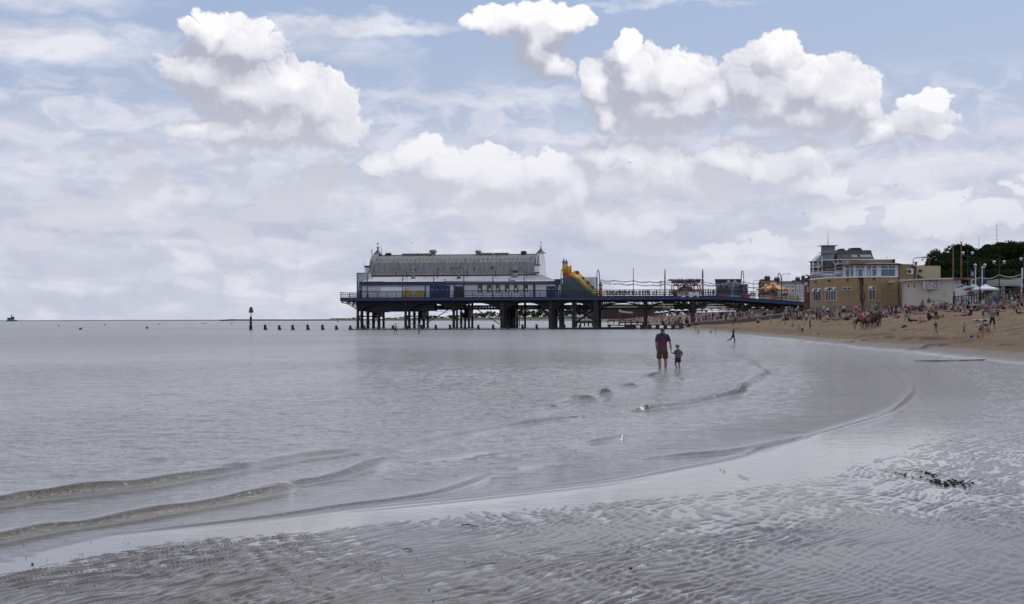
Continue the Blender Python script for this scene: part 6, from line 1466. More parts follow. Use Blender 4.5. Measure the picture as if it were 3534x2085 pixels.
 for (u0, u1, v0, v1, nx) in ((2809, 2835, 997, 1038, 4), (2851, 2887, 993.5, 1037, 4), (2999, 3021, 990, 1035, 2)):
  f, tf, L_, zb, ztt = wl(u0, u1, v0, v1, nx, .76, (UPVC, GLD))
  zz = zb+(ztt-zb)*.76
  for s_ in ((0, nx-1) if nx == 4 else (0,)):
   x0, x1 = L_*s_/nx, L_*(s_+1)/nx; h = ztt-zz; m = MB()
   m.add([(x0-.03, -.12, ztt), (x1+.03, -.12, ztt), (x1+.03, -.48, zz+.05), (x0-.03, -.48, zz+.05), (x0-.03, -.16, ztt+.03), (x1+.03, -.16, ztt+.03), (x1+.03, -.52, zz+.05), (x0-.03, -.52, zz+.05)], [(0,3,2,1),(4,5,6,7),(0,1,5,4),(1,2,6,5),(2,3,7,6),(3,0,4,7)]); cs = part('open_top_light', tf(m), UPVC, f)
   m = MB(); m.add([(x0+.06, -.175, ztt-.04), (x1-.06, -.175, ztt-.04), (x1-.06, -.51, zz+.12), (x0+.06, -.51, zz+.12)], [(0, 1, 2, 3)]); part('pane', tf(m), GL, cs)
 wl(2909, 2939, 992, 1000, 2, None, (UPVC, GLD), .08)
 y = yat(2975)-.25; zz = lambda v: ZV(2975, v, y)
 SOOT = M('soot', (.018, .015, .013), .95, .3, 2)
 m = MB(); K = 14; pl = [(2962, 957.8), (2988, 957.8), (2988, 966), (2984, 974), (2979, 980), (2976, 990), (2972, 990), (2968, 980), (2967, 970), (2963, 964)]
 m.prism([(XU(u, y+.2), zz(v)) for u, v in pl], y+.13, y+.20); part('soot_stain', m, SOOT, t)
 m = MB(); pl = [(2970, 1003), (2984, 1003), (2985, 1034), (2981, 1056), (2984, 1070), (2975, 1070), (2974, 1052), (2968, 1030)]
 m.prism([(XU(u, y+.2), zz(v)) for u, v in pl], y+.135, y+.21); part('rust_stain', m, M('rust_streak', (.075, .04, .022), .95, .5, 3), t)
 m = MB(); m.tube([(XU(2966, y), y, zz(963)), (XU(2972, y), y, zz(970)), (XU(2974, y), y, zz(982)), (XU(2970, y), y, zz(990)), (XU(2973, y), y, zz(996)), (XU(2978, y), y, zz(1003)), (XU(2977, y), y, zz(1008)), (XU(2977, y), y, zz(1054))], [.12, .13, .13, .18, .18, .14, .13, .13], 8); part('flue', m, M('galvanised_flue', (.07, .062, .052), .5, .3, 2), t)
 m = MB(); m.box(XU(2973, y), XU(2982, y), y-.28, y-.21, zz(1032), zz(1006)); part('flue_box', m, M('flue_cover', (.14, .115, .08), .7, .2, 2), t)
 for (u, v) in ((2817, 972), (2863, 969), (2925, 965.5), (3017, 962)):
  y2 = yat(u)-.3; m = MB(); hw = .28 if u < 2900 else .12; m.box(XU(u, y2)-hw, XU(u, y2)+hw, y2, y2+.28, ZV(u, v+3, y2), ZV(u, v-2.5, y2)); part('floodlight', m, IRON2, t)
 for (u, v) in ((3048, 998), (3048, 1018), (3046, 1038)): m = MB(); y2 = 226.97; m.box(XU(u, y2)-.07, XU(u, y2)+.07, y2-.05, y2+.01, ZV(u, v+2, y2), ZV(u, v-1, y2)); part('wall_vent', m, IRON, t)
 m = MB(); m.tube([(XU(3102.5, 226.8), 226.8, .8), (XU(3102.5, 226.8), 226.8, zu)], .09, 6); part('drainpipe', m, IRON, t)
 m = MB(); m.box(XU(2777, 246), XU(2789, 246), 246, 246.5, .5, ZV(2780, 986, 246)); part('corner_column', m, BO, t)
 m = MB(); m.box(XU(2776, 246), XU(2790, 246), 245.9, 246.6, ZV(2780, 986, 246)+.002, ZV(2780, 984, 246)); part('column_cap', m, SOFF, t)
 m = MB(); m.box(XU(2789.2, 245), XU(2797, 245), 245, 245.3, 2.5, ZV(2792, 1008, 245)); part('door_frame', m, M('door_red', (.30, .02, .03), .5, .1, 2), t)
 m = MB(); m.box(XU(2791, 244.9), XU(2797, 244.9), 244.9, 244.99, 2.6, ZV(2792, 1013, 245)); part('door', m, M('door_blue', (.07, .11, .18), .5, .1, 2), t)
 m = MB(); m.box(XU(2789.2, 245), XU(2798, 245), 245, 246, ZV(2792, 1008, 245)+.003, ZV(2792, 990, 245)); part('wall', m, SOFF, t)
 m = MB(); Y1 = 229; z1 = lambda v: ZV(3140, v, Y1)
 m.box(XU(3103, Y1)+.02, XU(3165, Y1), Y1, 240, 2, z1(913)); part('extension', m, BY, t)
 m = MB(); m.box(XU(3103, Y1), XU(3137, Y1), Y1-.2, 240, z1(913)+.003, z1(911)); m.prism([(XU(3136, Y1), z1(913)), (XU(3168, Y1), z1(921)), (XU(3168, Y1), z1(918.5)), (XU(3137, Y1), z1(911))], Y1-.25, 238); part('extension_coping', m, UPVC, t)
 m = MB(); m.tube([(XU(3146, Y1), Y1-.2, z1(912)), (XU(3148, Y1), Y1-.2, z1(920)), (XU(3160, Y1), Y1-.2, z1(925)), (XU(3157, Y1), Y1-.2, z1(935)), (XU(3156, Y1), Y1-.2, z1(962))], .1, 5); part('drainpipe', m, IRON, t)
 m = MB(); a, b = XU(3128, Y1), XU(3149, Y1); m.box(a, b, Y1-.5, Y1-.01, z1(946.5), z1(928)); ac = part('air_conditioner', m, UPVC, t)
 m = MB(); m.lathe([(.01, 0), (.33, .02), (.33, .04)], (0, 0, 0), 14); m.v = [((a*.64+b*.36)+x, Y1-.5-zz_, z1(937.3)+y_) for x, y_, zz_ in m.v]; part('fan', m, GLD, ac)
 Y2 = 232; z2 = lambda v: ZV(3200, v, Y2)
 m = MB(); m.box(XU(3165, Y2), XU(3246, Y2), Y2, 244, 2, z2(918)); part('rear_block', m, CRM, t)
 m = MB(); m.prism([(XU(3168, Y2), z2(918)+.003), (XU(3250, Y2), z2(918)+.003), (XU(3205, Y2), z2(914.5)), (XU(3168, Y2), z2(916))], Y2+.5, 244); part('rear_roof', m, ROOFF, t)
 m = MB(); m.box(XU(3171, Y2), XU(3181, Y2), Y2-.25, Y2-.01, z2(938), z2(930)); part('wall_fan', m, M('brown_vent', (.08, .05, .035), .7, .2, 2), t)
 m = MB(); m.box(XU(3163, Y2), XU(3168, Y2), Y2+.5, Y2+1, z2(918), z2(905)); m.lathe([(.35, z2(906)), (.3, z2(903.5))], (XU(3165.5, Y2), Y2+.75, 0), 8); part('chimney', m, IRON2, t)
 m = MB(); m.prism([(XU(3160, Y2), z2(947)), (XU(3164, Y2), z2(947)), (XU(3190, Y2), z2(963)), (XU(3160, Y2), z2(963))], Y2-.6, Y2-.05); part('stair_slope', m, SLATE, t)
 m = MB(); m.tube([(XU(3061, 232), 232, zu+.4), (XU(3061, 232), 232, zu+1.7)], .04, 4); part('roof_pipe', m, CRM, t)
 m = MB(); m.tube([(XU(2883, 231), 231, zt+.2), (XU(2883, 231), 231, zt+2.2), (XU(2876, 231), 231, zt+2.7)], .07, 5); part('terrace_post', m, WHITE2, t)
 # ------------------------------------------------ white kiosk
 KW = M('kiosk_render', (.60, .555, .46), .8, .05, .5, dirt=((.42, .37, .29), .5)); KR = M('kiosk_roof_edge', (.55, .52, .47), .7, .06, 1)
 kp = [(3116, 224), (3120, 219), (3130, 216), (3160, 213.5), (3200, 212.5), (3240, 212), (3288, 212)]
 KX = [(XU(u, y), y) for u, y in kp]
 k = thing('kiosk', 'low cream rendered beach kiosk with a curved end and flat pale roof beside the cafe', 'kiosk', (XU(3200, 213), 213, 3.4))
 zr = [ZV(u, v, y) for (u, y), v in zip(kp, (976, 973, 971, 968.5, 967, 966, 965))]
 part('wall', ring_wall(KX, 2.2, [q-.02 for q in zr], .4), KW, k)
 m = MB(); m.slab([(x, y+.2) for x, y in KX]+[(KX[-1][0], 224), (KX[0][0]+1, 226)], 2.3, min(zr)-.1); part('back_wall', m, KW, k)
 m = MB(); n = len(KX); vs = []
 ol = [(XU(u, y), y) for u, y in ((3104, 222), (3108, 217.5), (3125, 214.5), (3160, 212.3), (3200, 211.3), (3240, 210.8), (3291, 210.8))]
 for (x, y), zq in zip(ol, zr): vs += [(x, y, zq), (x, y, zq+.24), (x+.3, y+8, zq+.34), (x+.3, y+8, zq)]
 m.add(vs, [(4*i+j, 4*i+4+j, 4*i+4+(j+1) % 4, 4*i+(j+1) % 4) for i in range(n-1) for j in range(4)]+[(0, 1, 2, 3), (4*n-1, 4*n-2, 4*n-3, 4*n-4)]); part('roof', m, KR, k)
 for u in (3119.5, 3135.5, 3156):
  y = float(np.interp(u, [q[0] for q in kp], [q[1] for q in kp]))-.12; m = MB(); x0, x1 = XU(u-2.2, y), XU(u+2.8, y)
  m.add([(x0, y, ZV(u, 992, y)), (x1, y, ZV(u, 992, y)), (x1, y, ZV(u, 974, y)), (x0+.12, y, ZV(u, 978, y))], [(0, 1, 2, 3)]); m.v += [(a, b+.1, c) for a, b, c in m.v]; m.f += [(7, 6, 5, 4), (0, 4, 5, 1), (1, 5, 6, 2), (2, 6, 7, 3), (3, 7, 4, 0)]; m.k += [0]*5
  part('vent_slit', m, DARK, k)
 y = 211.98; zk = lambda v: ZV(3215, v, y); zsg = zk(984.5)
 sg = thing('menu_sign', 'white sign with a red border listing drinks and snacks on the kiosk wall', 'sign', (XU(3214, y), y-.05, zk(999)))
 DR = M('sign_red', (.26, .02, .025), .6, .1, 2); DB = M('sign_blue', (.05, .07, .14), .6, .1, 2); SW = M('sign_white', (.66, .65, .68), .5, .04, 2)
 m = MB(); a, b = XU(3184, y), XU(3244, y); m.box(a, b, y-.10, y-.03, zk(999), zk(970)); part('border', m, DR, sg)
 m = MB(); m.box(a+.045, b-.045, y-.13, y-.102, zk(998.2), zk(970.8)); part('board', m, SW, sg)
 rows = [[('TEA •', DR, .17), ('COFFEE', DB, .43), ('• HOT CHOC', DR, .76)], [('COLD DRINKS', DB, .28), ('• HOT DOGS', DR, .75)], [('BURGERS', DR, .18), ('• WAFFLES •', DB, .52), ('DONUTS', DR, .84)], [('ICE CREAM', DB, .25), ('• SANDWICHES', DR, .70)]]
 for r, row in enumerate(rows):
  zz_ = zk(974.8+r*6.4)
  for (tx, mt, cx__) in row:
   letter(sg, mt, tx, .22, (a+.1+(b-a-.2)*cx__, y-.155, zz_), 0, .0, width=(b-a)*.0275*len(tx)*1.05)
 m = MB(); m.box(XU(3204, y), XU(3212, y), y-.2, y-.01, zk(1007.5), zk(1000)); part('wall_lamp', m, M('lamp_box_grey', (.2, .2, .2), .5, .2, 2), k)
 m = MB(); c0 = (XU(3259, y), zk(1017.5)); m.tube([(c0[0]+.30*cos(2*pi*q/16), y-.02, c0[1]+.32*sin(2*pi*q/16)) for q in range(17)], .035, 4); part('round_moulding', m, KR, k)
 part('plinth', ring_wall([(x, y-.07) for x, y in KX], 2.2, ZV(3200, 1057, 212), .4), PLN, k)
 # ------------------------------------------------ round fronted white kiosk
 r2 = thing('seafood_kiosk', 'white kiosk with a rounded dark red roof edge and open serving hatch', 'kiosk', (XU(3320, 214), 212, PROMZ))
 y = 212.5; zq = lambda v: ZV(3325, v, y); WH = M('kiosk_white', (.66, .66, .70), .6, .04, 1)
 m = MB(); m.box(XU(3288.5, y), XU(3317, y), y, y+6, 3.6, zq(967.2)); part('wall', m, WH, r2)
 m = MB(); m.box(XU(3317, y), XU(3352, y), y+1.6, y+6, 3.6, zq(967.2)); part('inner_wall', m, M('hatch_inside', (.05, .042, .036), .8, .3, 2), r2)
 m = MB(); m.box(XU(3317, y), XU(3352, y), y, y+1.2, 3.6, zq(986)); part('counter', m, WH, r2)
 for q, (u, w) in enumerate(((3322, 3), (3327, 4), (3334, 3))): m = MB(); m.box(XU(u, y), XU(u+w, y), y+.3, y+.6, zq(986)+.002, zq(979-q)); part('counter_stock', m, [WHITE2, PL2, KR][q], r2)
 m = MB(); m.tube([(XU(3354, y), y+.3, 4), (XU(3354, y), y+.3, zq(967.2))], .09, 6); part('post', m, WH, r2)
 def roofpl(g): return [(XU(u, yy), yy) for u, yy in ((3289, 211.6-g), (3310, 211.4-g), (3335, 211.6-g), (3352, 212.6-g), (3361, 214.5-g*.5), (3362, 218), (3289, 219))]
 m = MB(); m.slab(roofpl(.2), zq(967)+.0, zq(962)); part('roof_edge', m, M('dark_red_edge', (.20, .02, .022), .5, .1, 2), r2)
 m = MB(); m.slab(roofpl(.0), zq(962)+.003, zq(959.5)); part('roof', m, PL2, r2)
 m = MB()
 for (u, v) in ((3302, 971), (3303, 975), (3303, 979), (3311, 978), (3303, 968)): m.box(XU(u, y)-.07, XU(u, y)+.07, y-.05, y-.005, zq(v+.8), zq(v-.6))
 part('wall_fittings', m, IRON, r2)
 y = 203; zs = lambda v: ZV(3340, v, y)
 sb = thing('seafood_bar_sign', 'white seafood bar stall front with dark red lettering behind black railings', 'sign', (XU(3340, y), y, PROMZ))
 m = MB(); m.add([(XU(3300, y), y, zs(1040)), (XU(3322, y), y, zs(1040)), (XU(3322, y), y, zs(988.5)), (XU(3300, y), y, zs(992))], [(0, 1, 2, 3)]); m.v += [(a, b+.3, c) for a, b, c in m.v]; m.f += [(7, 6, 5, 4), (0, 4, 5, 1), (1, 5, 6, 2), (2, 6, 7, 3), (3, 7, 4, 0)]; m.k += [0]*5; part('side_panel', m, WH, sb)
 m = MB(); m.add([(XU(3322.4, y), y-.05, zs(1040)), (XU(3377, y), y-.05, zs(1040)), (XU(3375, y), y-.05, zs(987)), (XU(3322.4, y), y-.05, zs(989))], [(0, 1, 2, 3)]); m.v += [(a, b+.3, c) for a, b, c in m.v]; m.f += [(7, 6, 5, 4), (0, 4, 5, 1), (1, 5, 6, 2), (2, 6, 7, 3), (3, 7, 4, 0)]; m.k += [0]*5; part('front_panel', m, WH, sb)
 m = MB(); m.box(XU(3356, y), XU(3374, y), y+.4, y+.5, zs(987), zs(981)); part('top_panel', m, WH, sb)
 m = MB(); m.tube([(XU(3300, y), y-.05, zs(991.6)), (XU(3323, y), y-.05, zs(988.2))], .06, 4); part('edge_rail', m, IRON, sb)
 MR = M('maroon_letters', (.13, .012, .025), .6, .1, 2)
 letter(sb, MR, "DAIZY'S", .30, (XU(3348.5, y), y-.08, zs(995.3)), 0, .02, width=1.02); letter(sb, MR, 'SEAFOOD BAR', .30, (XU(3349, y), y-.08, zs(1000.3)), 0, .02, width=1.9)
 letter(sb, MR, 'CRABS &', .26, (XU(3349, y), y-.08, zs(1008.7)), 0, .015, width=.95); letter(sb, MR, 'SHELLFISH', .26, (XU(3349.5, y), y-.08, zs(1013.2)), 0, .015, width=1.1); letter(sb, MR, 'OPEN DAILY', .22, (XU(3354, y), y-.08, zs(1021.5)), 0, .01, width=1.1)
build_cafe()
# ------------------------------------------------------------------ promenade edge at the right
def build_right():
 WH = MATS['kiosk_white']; K = IRON
 def railing(us, vtop, vbot, ys, lab, sway=9):
  x0, x1 = XU(us[0], ys[0]), XU(us[1], ys[1]); t = thing('promenade_fence', lab, 'fence', (x0, ys[0], PROMZ))
  zt0, zt1 = ZV(us[0], vtop[0], ys[0]), ZV(us[1], vtop[1], ys[1]); zb0, zb1 = ZV(us[0], vbot[0], ys[0]), ZV(us[1], vbot[1], ys[1])
  n = int(round((us[1]-us[0])/sway)); lerp = lambda a, b, f: a+(b-a)*f
  for k in range(n+1):
   f = k/n; m = MB(); x, y = lerp(x0, x1, f), lerp(ys[0], ys[1], f); m.tube([(x, y, lerp(zb0, zb1, f)), (x, y, lerp(zt0, zt1, f)+.04)], .065, 5); m.ball((x, y, lerp(zt0, zt1, f)+.05), .10, 6, 4); part('post', m, K, t)
  for h in (0, .42):
   m = MB(); m.tube([(x0, ys[0], lerp(zt0, zb0, h)), (x1, ys[1], lerp(zt1, zb1, h))], .045, 5); part('rail', m, K, t)
  return t
 railing((3290, 3380), (1026, 1015), (1049, 1046), (196, 193), 'black post and rail fence in front of the seafood bar')
 railing((3384, 3450), (1012, 1006), (1045, 1042), (193, 188), 'black railings behind the blue beach steps')
 railing((3452, 3560), (1003, 991), (1036, 1030), (187, 180), 'black railings rising along the promenade at the right edge', 10)
 m = MB(); pass
 t = thing('tall_fence_post', 'tall black end post of the railings below the kiosk wall', 'post', (XU(3293, 196.5), 196.5, 3.6)); m = MB(); m.box(XU(3291.5, 196.5), XU(3295, 196.5), 196.4, 196.6, 3.4, ZV(3293, 1006, 196.5)); part('shaft', m, K, t); m = MB(); m.box(XU(3290, 196.5), XU(3296.5, 196.5), 196.35, 196.65, ZV(3293, 1006, 196.5)+.002, ZV(3293, 1004, 196.5)); part('cap', m, WH, t)
 m = MB(); pts = [(XU(3290, 197), 197), (XU(3380, 194), 194), (XU(3450, 189), 189), (XU(3534, 184), 184), (XU(3700, 176), 176)]
 n = len(pts); vs = []
 for i, (x, y) in enumerate(pts): vs += [(x, y-.6, 2.5), (x, y-.6, [ZV(3290, 1050, 197), ZV(3380, 1047, 194), ZV(3450, 1041, 189), ZV(3534, 1030, 184), ZV(3534, 1026, 176)][i]), (x, y+.5, [ZV(3290, 1050, 197), ZV(3380, 1047, 194), ZV(3450, 1041, 189), ZV(3534, 1030, 184), ZV(3534, 1026, 176)][i]), (x, y+.5, 2.5)]
 m.add(vs, [(4*i+j, 4*i+4+j, 4*i+4+(j+1) % 4, 4*i+(j+1) % 4) for i in range(n-1) for j in range(4)]+[(0, 1, 2, 3), (4*n-1, 4*n-2, 4*n-3, 4*n-4)])
 single('retaining_wall', m, WALLC, 'dark stained concrete wall under the promenade railings at the right', 'wall', (pts[0][0], 197, 2.5))
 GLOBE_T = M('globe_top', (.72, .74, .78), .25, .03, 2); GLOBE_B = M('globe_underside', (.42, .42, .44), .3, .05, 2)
 for i, (uc, vg, gs, vt, vb, Y) in enumerate(((3340, 874, (3324, 3356), 866, 1010, 214), (3382, 916, (3366, 3399), 906, 1050, 195), (3449, 905, (3431, 3466), 894, 1045, 190), (3533, 890, (3524, 3541), 880, 1030, 184))):
  x = XU(uc, Y); z = lambda v: ZV(uc, v, Y); zb = max(z(vb), 3.5)
  t = thing('globe_lamp_post', ['tall black lamp post with two white globes behind the kiosk roof', 'black lamp post with two white globes by the gazebo, the lowest pair', 'black lamp post with two white globes left of the cream shelter', 'black lamp post with white globes cut off by the right edge'][i], 'lamp post', (x, Y, zb), 'globe lamp posts')
  m = MB(); m.tube([(x, Y, zb), (x, Y, zb+1.5), (x, Y, z(vt))], [.15, .09, .06], 7); m.ball((x, Y, z(vt)), .12, 6, 4); part('pole', m, K, t)
  for g_ in gs:
   xg = XU(g_, Y); zg_ = z(vg if not (i == 3 and g_ == 3524) else 895); r = 5.8*Y/FPX
   m = MB(); m.tube([(x, Y, z(vg+9)), ((x+xg)/2, Y, z(vg+12)), (xg, Y, zg_-r-.05)], .04, 4); part('arm', m, K, t)
   m = MB(); m.lathe([(r*sin(a), r*cos(a)) for a in np.linspace(pi/2-.08, .02, 6)], (xg, Y, zg_), 14); gl = part('globe', m, GLOBE_T, t, smooth=True)
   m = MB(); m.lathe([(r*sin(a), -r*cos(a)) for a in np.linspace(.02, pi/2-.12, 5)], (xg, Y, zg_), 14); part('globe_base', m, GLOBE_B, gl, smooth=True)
   m = MB(); m.lathe([(r*1.02, -.04), (r*1.05, 0), (r*1.02, .04)], (xg, Y, zg_), 14); part('globe_band', m, K, gl)
 RUST = M('rusty_pole', (.20, .09, .045), .8, .5, 3.5, dirt=((.40, .36, .30), .9))
 for i, (u, vt, vb, Y, mt, r) in enumerate(((3290, 845, 957, 218, RUST, .13), (3318, 837, 957, 218, RUST, .13), (3367, 926, 985, 205, WH, .09), (3390, 923, 990, 205, WH, .09), (3396, 925, 960, 215, BLUE, .12))):
  x = XU(u, Y); z = lambda v: ZV(u, v, Y)
  t = thing('flagpole', ['tall rusty pole standing behind the kiosk roof, the left and shorter one', 'tall rusty pole behind the kiosk roof, the right and taller one', 'slim white pole left of the gazebo', 'slim white pole above the gazebo', 'short blue pole among the promenade stalls'][i], 'pole', (x, Y, PROMZ), 'bare poles on the promenade')
  m = MB(); m.tube([(x, Y, PROMZ), (x, Y, z(vt))], [r, r*.75], 8); part('shaft', m, mt, t)
  m = MB(); m.lathe([(r*1.6, z(vt)), (r*1.7, z(vt)+.12), (r*.4, z(vt)+.16)], (x, Y, 0), 8); part('cap', m, WH, t)
 t = thing('twin_arm_lamp', 'grey lamp post with two curled arms above the cream rear block', 'lamp post', (XU(3208, 250), 250, PROMZ)); Y = 250; x = XU(3208, Y); z = lambda v: ZV(3208, v, Y)
 m = MB(); m.tube([(x, Y, PROMZ), (x, Y, z(891))], .12, 6); part('pole', m, M('brown_lamp', (.12, .085, .05), .6, .2, 2), t)
 for s_ in (-1, 1):
  m = MB(); m.tube([(x+s_*.1, Y, z(893))]+[(x+s_*(.45+.38*(1-cos(a))-.0), Y, z(893)+.38*sin(a)) for a in np.linspace(0, pi, 7)], .04, 4); part('arm', m, POLEG, t)
  m = MB(); m.lathe([(.28, z(898.5)), (.3, z(897.5)), (.12, z(894))], (x+s_*1.2, Y, 0), 8); part('lamp_head', m, POLEG, t)
 for i, (u, vt) in enumerate(((3379, 816), (3441, 773))):
  Y = 420; x = XU(u, Y); t = thing('radio_mast', ['thin mast rising behind the wooded bank, the shorter left one', 'tall thin radio mast rising behind the wooded bank'][i], 'mast', (x, Y, 8)); m = MB(); m.tube([(x, Y, 8), (x, Y, ZV(u, vt, Y))], [.12, .05], 4); part('shaft', m, POLEG, t)
  if i: m = MB(); [m.tube([(x-.4, Y, ZV(u, v, Y)), (x+.4, Y, ZV(u, v, Y))], .04, 4) for v in (780, 795, 812, 826)]; part('cross_bars', m, POLEG, t)
 t = thing('festoon_rope', 'pale festoon rope slung between the globe lamp posts', 'rope', (XU(3382, 195), 195, ZV(3382, 957, 195)))
 for (a, b, sg_) in (((3357, 966, 200), (3382, 957, 195), 2), ((3382, 957, 195), (3449, 948, 190), 9), ((3449, 948, 190), (3528, 945, 184), 10)):
  m = MB(); pts = []
  for k in range(13): f = k/12; pts.append(P(a[0]+(b[0]-a[0])*f, a[1]+(b[1]-a[1])*f+sg_*4*f*(1-f), a[2]+(b[2]-a[2])*f))
  m.tube(pts, .065, 5); part('rope', m, M('festoon_white', (.48, .48, .45), .6, .2, 8), t)
 Y = 200; t = thing('gazebo', 'white pop up gazebo on the promenade behind the blue steps', 'gazebo', (XU(3414, Y), Y+1, PROMZ)); z = lambda v: ZV(3414, v, Y); CV = M('gazebo_canvas', (.70, .72, .75), .6, .04, 1.5)
 x0, x1, xc = XU(3376, Y), XU(3452, Y), XU(3414, Y); ze = z(996); yb = Y+3
 m = MB(); vs = [(x0, Y, ze), (x1, Y, ze), (x1, yb, ze), (x0, yb, ze), (xc-.55, Y+1.1, z(988)), (xc+.55, Y+1.1, z(988)), (xc+.55, Y+1.9, z(988)), (xc-.55, Y+1.9, z(988)), (xc, Y+1.5, z(979))]
 m.add(vs, [(0, 1, 5, 4), (1, 2, 6, 5), (2, 3, 7, 6), (3, 0, 4, 7), (4, 5, 8), (5, 6, 8), (6, 7, 8), (7, 4, 8)]); part('canopy', m, CV, t)
 m = MB(); m.box(x0, x1, Y-.02, Y, z(1001.5), ze-.003); m.box(x0-.02, x0, Y, yb, z(1001.5), ze-.003); m.box(x1, x1+.02, Y, yb, z(1001.5), ze-.003); part('valance', m, CV, t)
 for (a, b) in ((x0+.06, Y+.06), (x1-.06, Y+.06), (x0+.06, yb-.06), (x1-.06, yb-.06)): m = MB(); m.tube([(a, b, PROMZ), (a, b, ze)], .04, 4); part('leg', m, POLEG, t)
 Y = 222; t = thing('promenade_shelter', 'cream fronted promenade shelter with dark openings at the right edge', 'shelter', (XU(3490, Y), Y, PROMZ)); z = lambda v: ZV(3490, v, Y); CF = M('shelter_cream', (.46, .41, .36), .7, .06, .8)
 m = MB(); m.box(XU(3450, Y), XU(3528, Y), Y, Y+6, z(983.5), z(965)); part('fascia', m, CF, t)
 m = MB(); m.box(XU(3380, Y), XU(3531, Y), Y-1.2, Y+6, z(987.5), z(985)); part('canopy_edge', m, M('canopy_pale', (.42, .41, .40), .6, .06, 1), t)
 m = MB(); m.box(XU(3380, Y), XU(3600, Y), Y-.6, Y+6, z(985)+.003, z(983.6)); part('roof', m, SLATE, t)
 m = MB(); m.box(XU(3380, Y), XU(3600, Y), Y+4, Y+6, PROMZ, z(988)); part('back_wall', m, M('shelter_dark', (.06, .045, .04), .8, .3, 1), t)
 m = MB(); m.prism([(XU(3452, Y), z(965)), (XU(3522, Y), z(965)), (XU(3480, Y), z(959))], Y+1, Y+5); part('gable', m, SLATE, t)
 for u in (3451, 3457, 3515, 3520): m = MB(); m.box(XU(u, Y), XU(u+3.5, Y), Y-.9, Y-.6, PROMZ, z(987.6)); part('column', m, CF, t)
 m = MB(); m.box(XU(3528, Y), XU(3640, Y), Y+.2, Y+5, PROMZ, z(958)); part('end_wall', m, CF, t)
 t = thing('white_pillar', 'white pillar with a sign box at the right edge above the railings', 'pillar', (XU(3531, 200), 200, PROMZ)); m = MB(); m.box(XU(3528, 200), XU(3533, 200), 200, 200.3, PROMZ, ZV(3530, 924, 200)); part('shaft', m, WH, t); m = MB(); m.box(XU(3528, 200), XU(3545, 200), 199.6, 199.99, ZV(3530, 978, 200), ZV(3530, 962, 200)); part('sign_box', m, NAVY, t)
 Y = 232; TE = M('teal_roofing', (.022, .06, .075), .7, .15, 1); t = thing('teal_roofed_stall', 'long stall with a dark teal sloping roof behind the gazebo', 'stall', (XU(3405, Y), Y, PROMZ)); z = lambda v: ZV(3405, v, Y)
 m = MB(); m.prism([(XU(3360, Y), z(984)), (XU(3448, Y), z(984)), (XU(3448, Y), z(970)), (XU(3425, Y), z(962)), (XU(3400, Y), z(957)), (XU(3365, Y), z(958))], Y, Y+5); part('roof', m, TE, t)
 m = MB(); m.box(XU(3362, Y), XU(3446, Y), Y+.3, Y+5, PROMZ, z(984)-.003); part('wall', m, M('shelter_dark', (.06, .045, .04), .8, .3, 1), t)
 Y = 209; t = thing('ice_cream_sign', 'tilted blue sign with a pale pink patch above the red edged kiosk', 'sign', (XU(3357, Y), Y, ZV(3357, 965, Y)));
 m = MB(); m.prism([(XU(3350, Y), ZV(3350, 955, Y)), (XU(3364, Y), ZV(3350, 957, Y)), (XU(3364, Y), ZV(3350, 934, Y)), (XU(3354, Y), ZV(3350, 933, Y)), (XU(3351, Y), ZV(3350, 937, Y))], Y, Y+.2); part('board', m, NAVY, t)
 m = MB(); m.prism([(XU(3352, Y), ZV(3350, 952, Y)), (XU(3360, Y), ZV(3350, 950, Y)), (XU(3361, Y), ZV(3350, 940, Y)), (XU(3353, Y), ZV(3350, 939, Y))], Y-.03, Y-.003); part('picture', m, M('pale_pink', (.45, .30, .36), .6, .3, 3), t)
 m = MB(); m.tube([(XU(3357, Y), Y+.1, ZV(3350, 955, Y)), (XU(3357, Y), Y+.1, PROMZ)], .05, 5); part('stand', m, POLEG, t)
 SBL = M('steps_blue', (.045, .12, .27), .6, .12, 1.5); HY_ = M('handrail_yellow', (.42, .30, .10), .6, .1, 2); Y = 184
 t = thing('beach_steps', 'blue wooden steps with yellow handrails leading down to the sand', 'steps', P(3385, 1066, Y))
 a, b = P(3362, 1068, Y), P(3446, 1012, Y)
 n = 12
 for k in range(n):
  f = (k+.5)/n; c = a+(b-a)*f; m = MB(); m.box(c.x-.16, c.x+.16, Y-.4, Y+.9, c.z-.05-.25, c.z-.25); part('tread', m, SBL, t)
 for dy in (-.45, .95):
  m = MB(); dz_ = .14; m.add([(a.x, Y+dy, a.z-.6), (b.x, Y+dy, b.z-.6), (b.x, Y+dy, b.z-.12), (a.x, Y+dy, a.z-.12), (a.x, Y+dy+.06, a.z-.6), (b.x, Y+dy+.06, b.z-.6), (b.x, Y+dy+.06, b.z-.12), (a.x, Y+dy+.06, a.z-.12)], [(0, 1, 2, 3), (7, 6, 5, 4), (0, 4, 5, 1), (3, 2, 6, 7), (0, 3, 7, 4), (1, 5, 6, 2)]); part('stringer', m, SBL, t)
  m = MB(); m.tube([(a.x-.3, Y+dy, a.z+.0), (b.x+.1, Y+dy, b.z+.45)], .06, 5); part('handrail', m, HY_, t)
  for f in (.1, .4, .7, 1.0): c = a+(b-a)*f; m = MB(); m.box(c.x-.05, c.x+.05, Y+dy-.05, Y+dy-.005, c.z-.5, c.z+.4*f+.05); part('baluster', m, SBL, t)
 m = MB()
 for u in (3414, 3432, 3440): c = P(u, 1050, Y); m.box(c.x-.1, c.x+.1, Y-.3, Y+.1, 2.8, ZV(u, 1020, Y))
 for v in (1030, 1040): m.box(XU(3410, Y), XU(3446, Y), Y-.38, Y-.32, ZV(3420, v, Y)-.08, ZV(3420, v, Y)+.08)
 part('trestle', m, SBL, t)
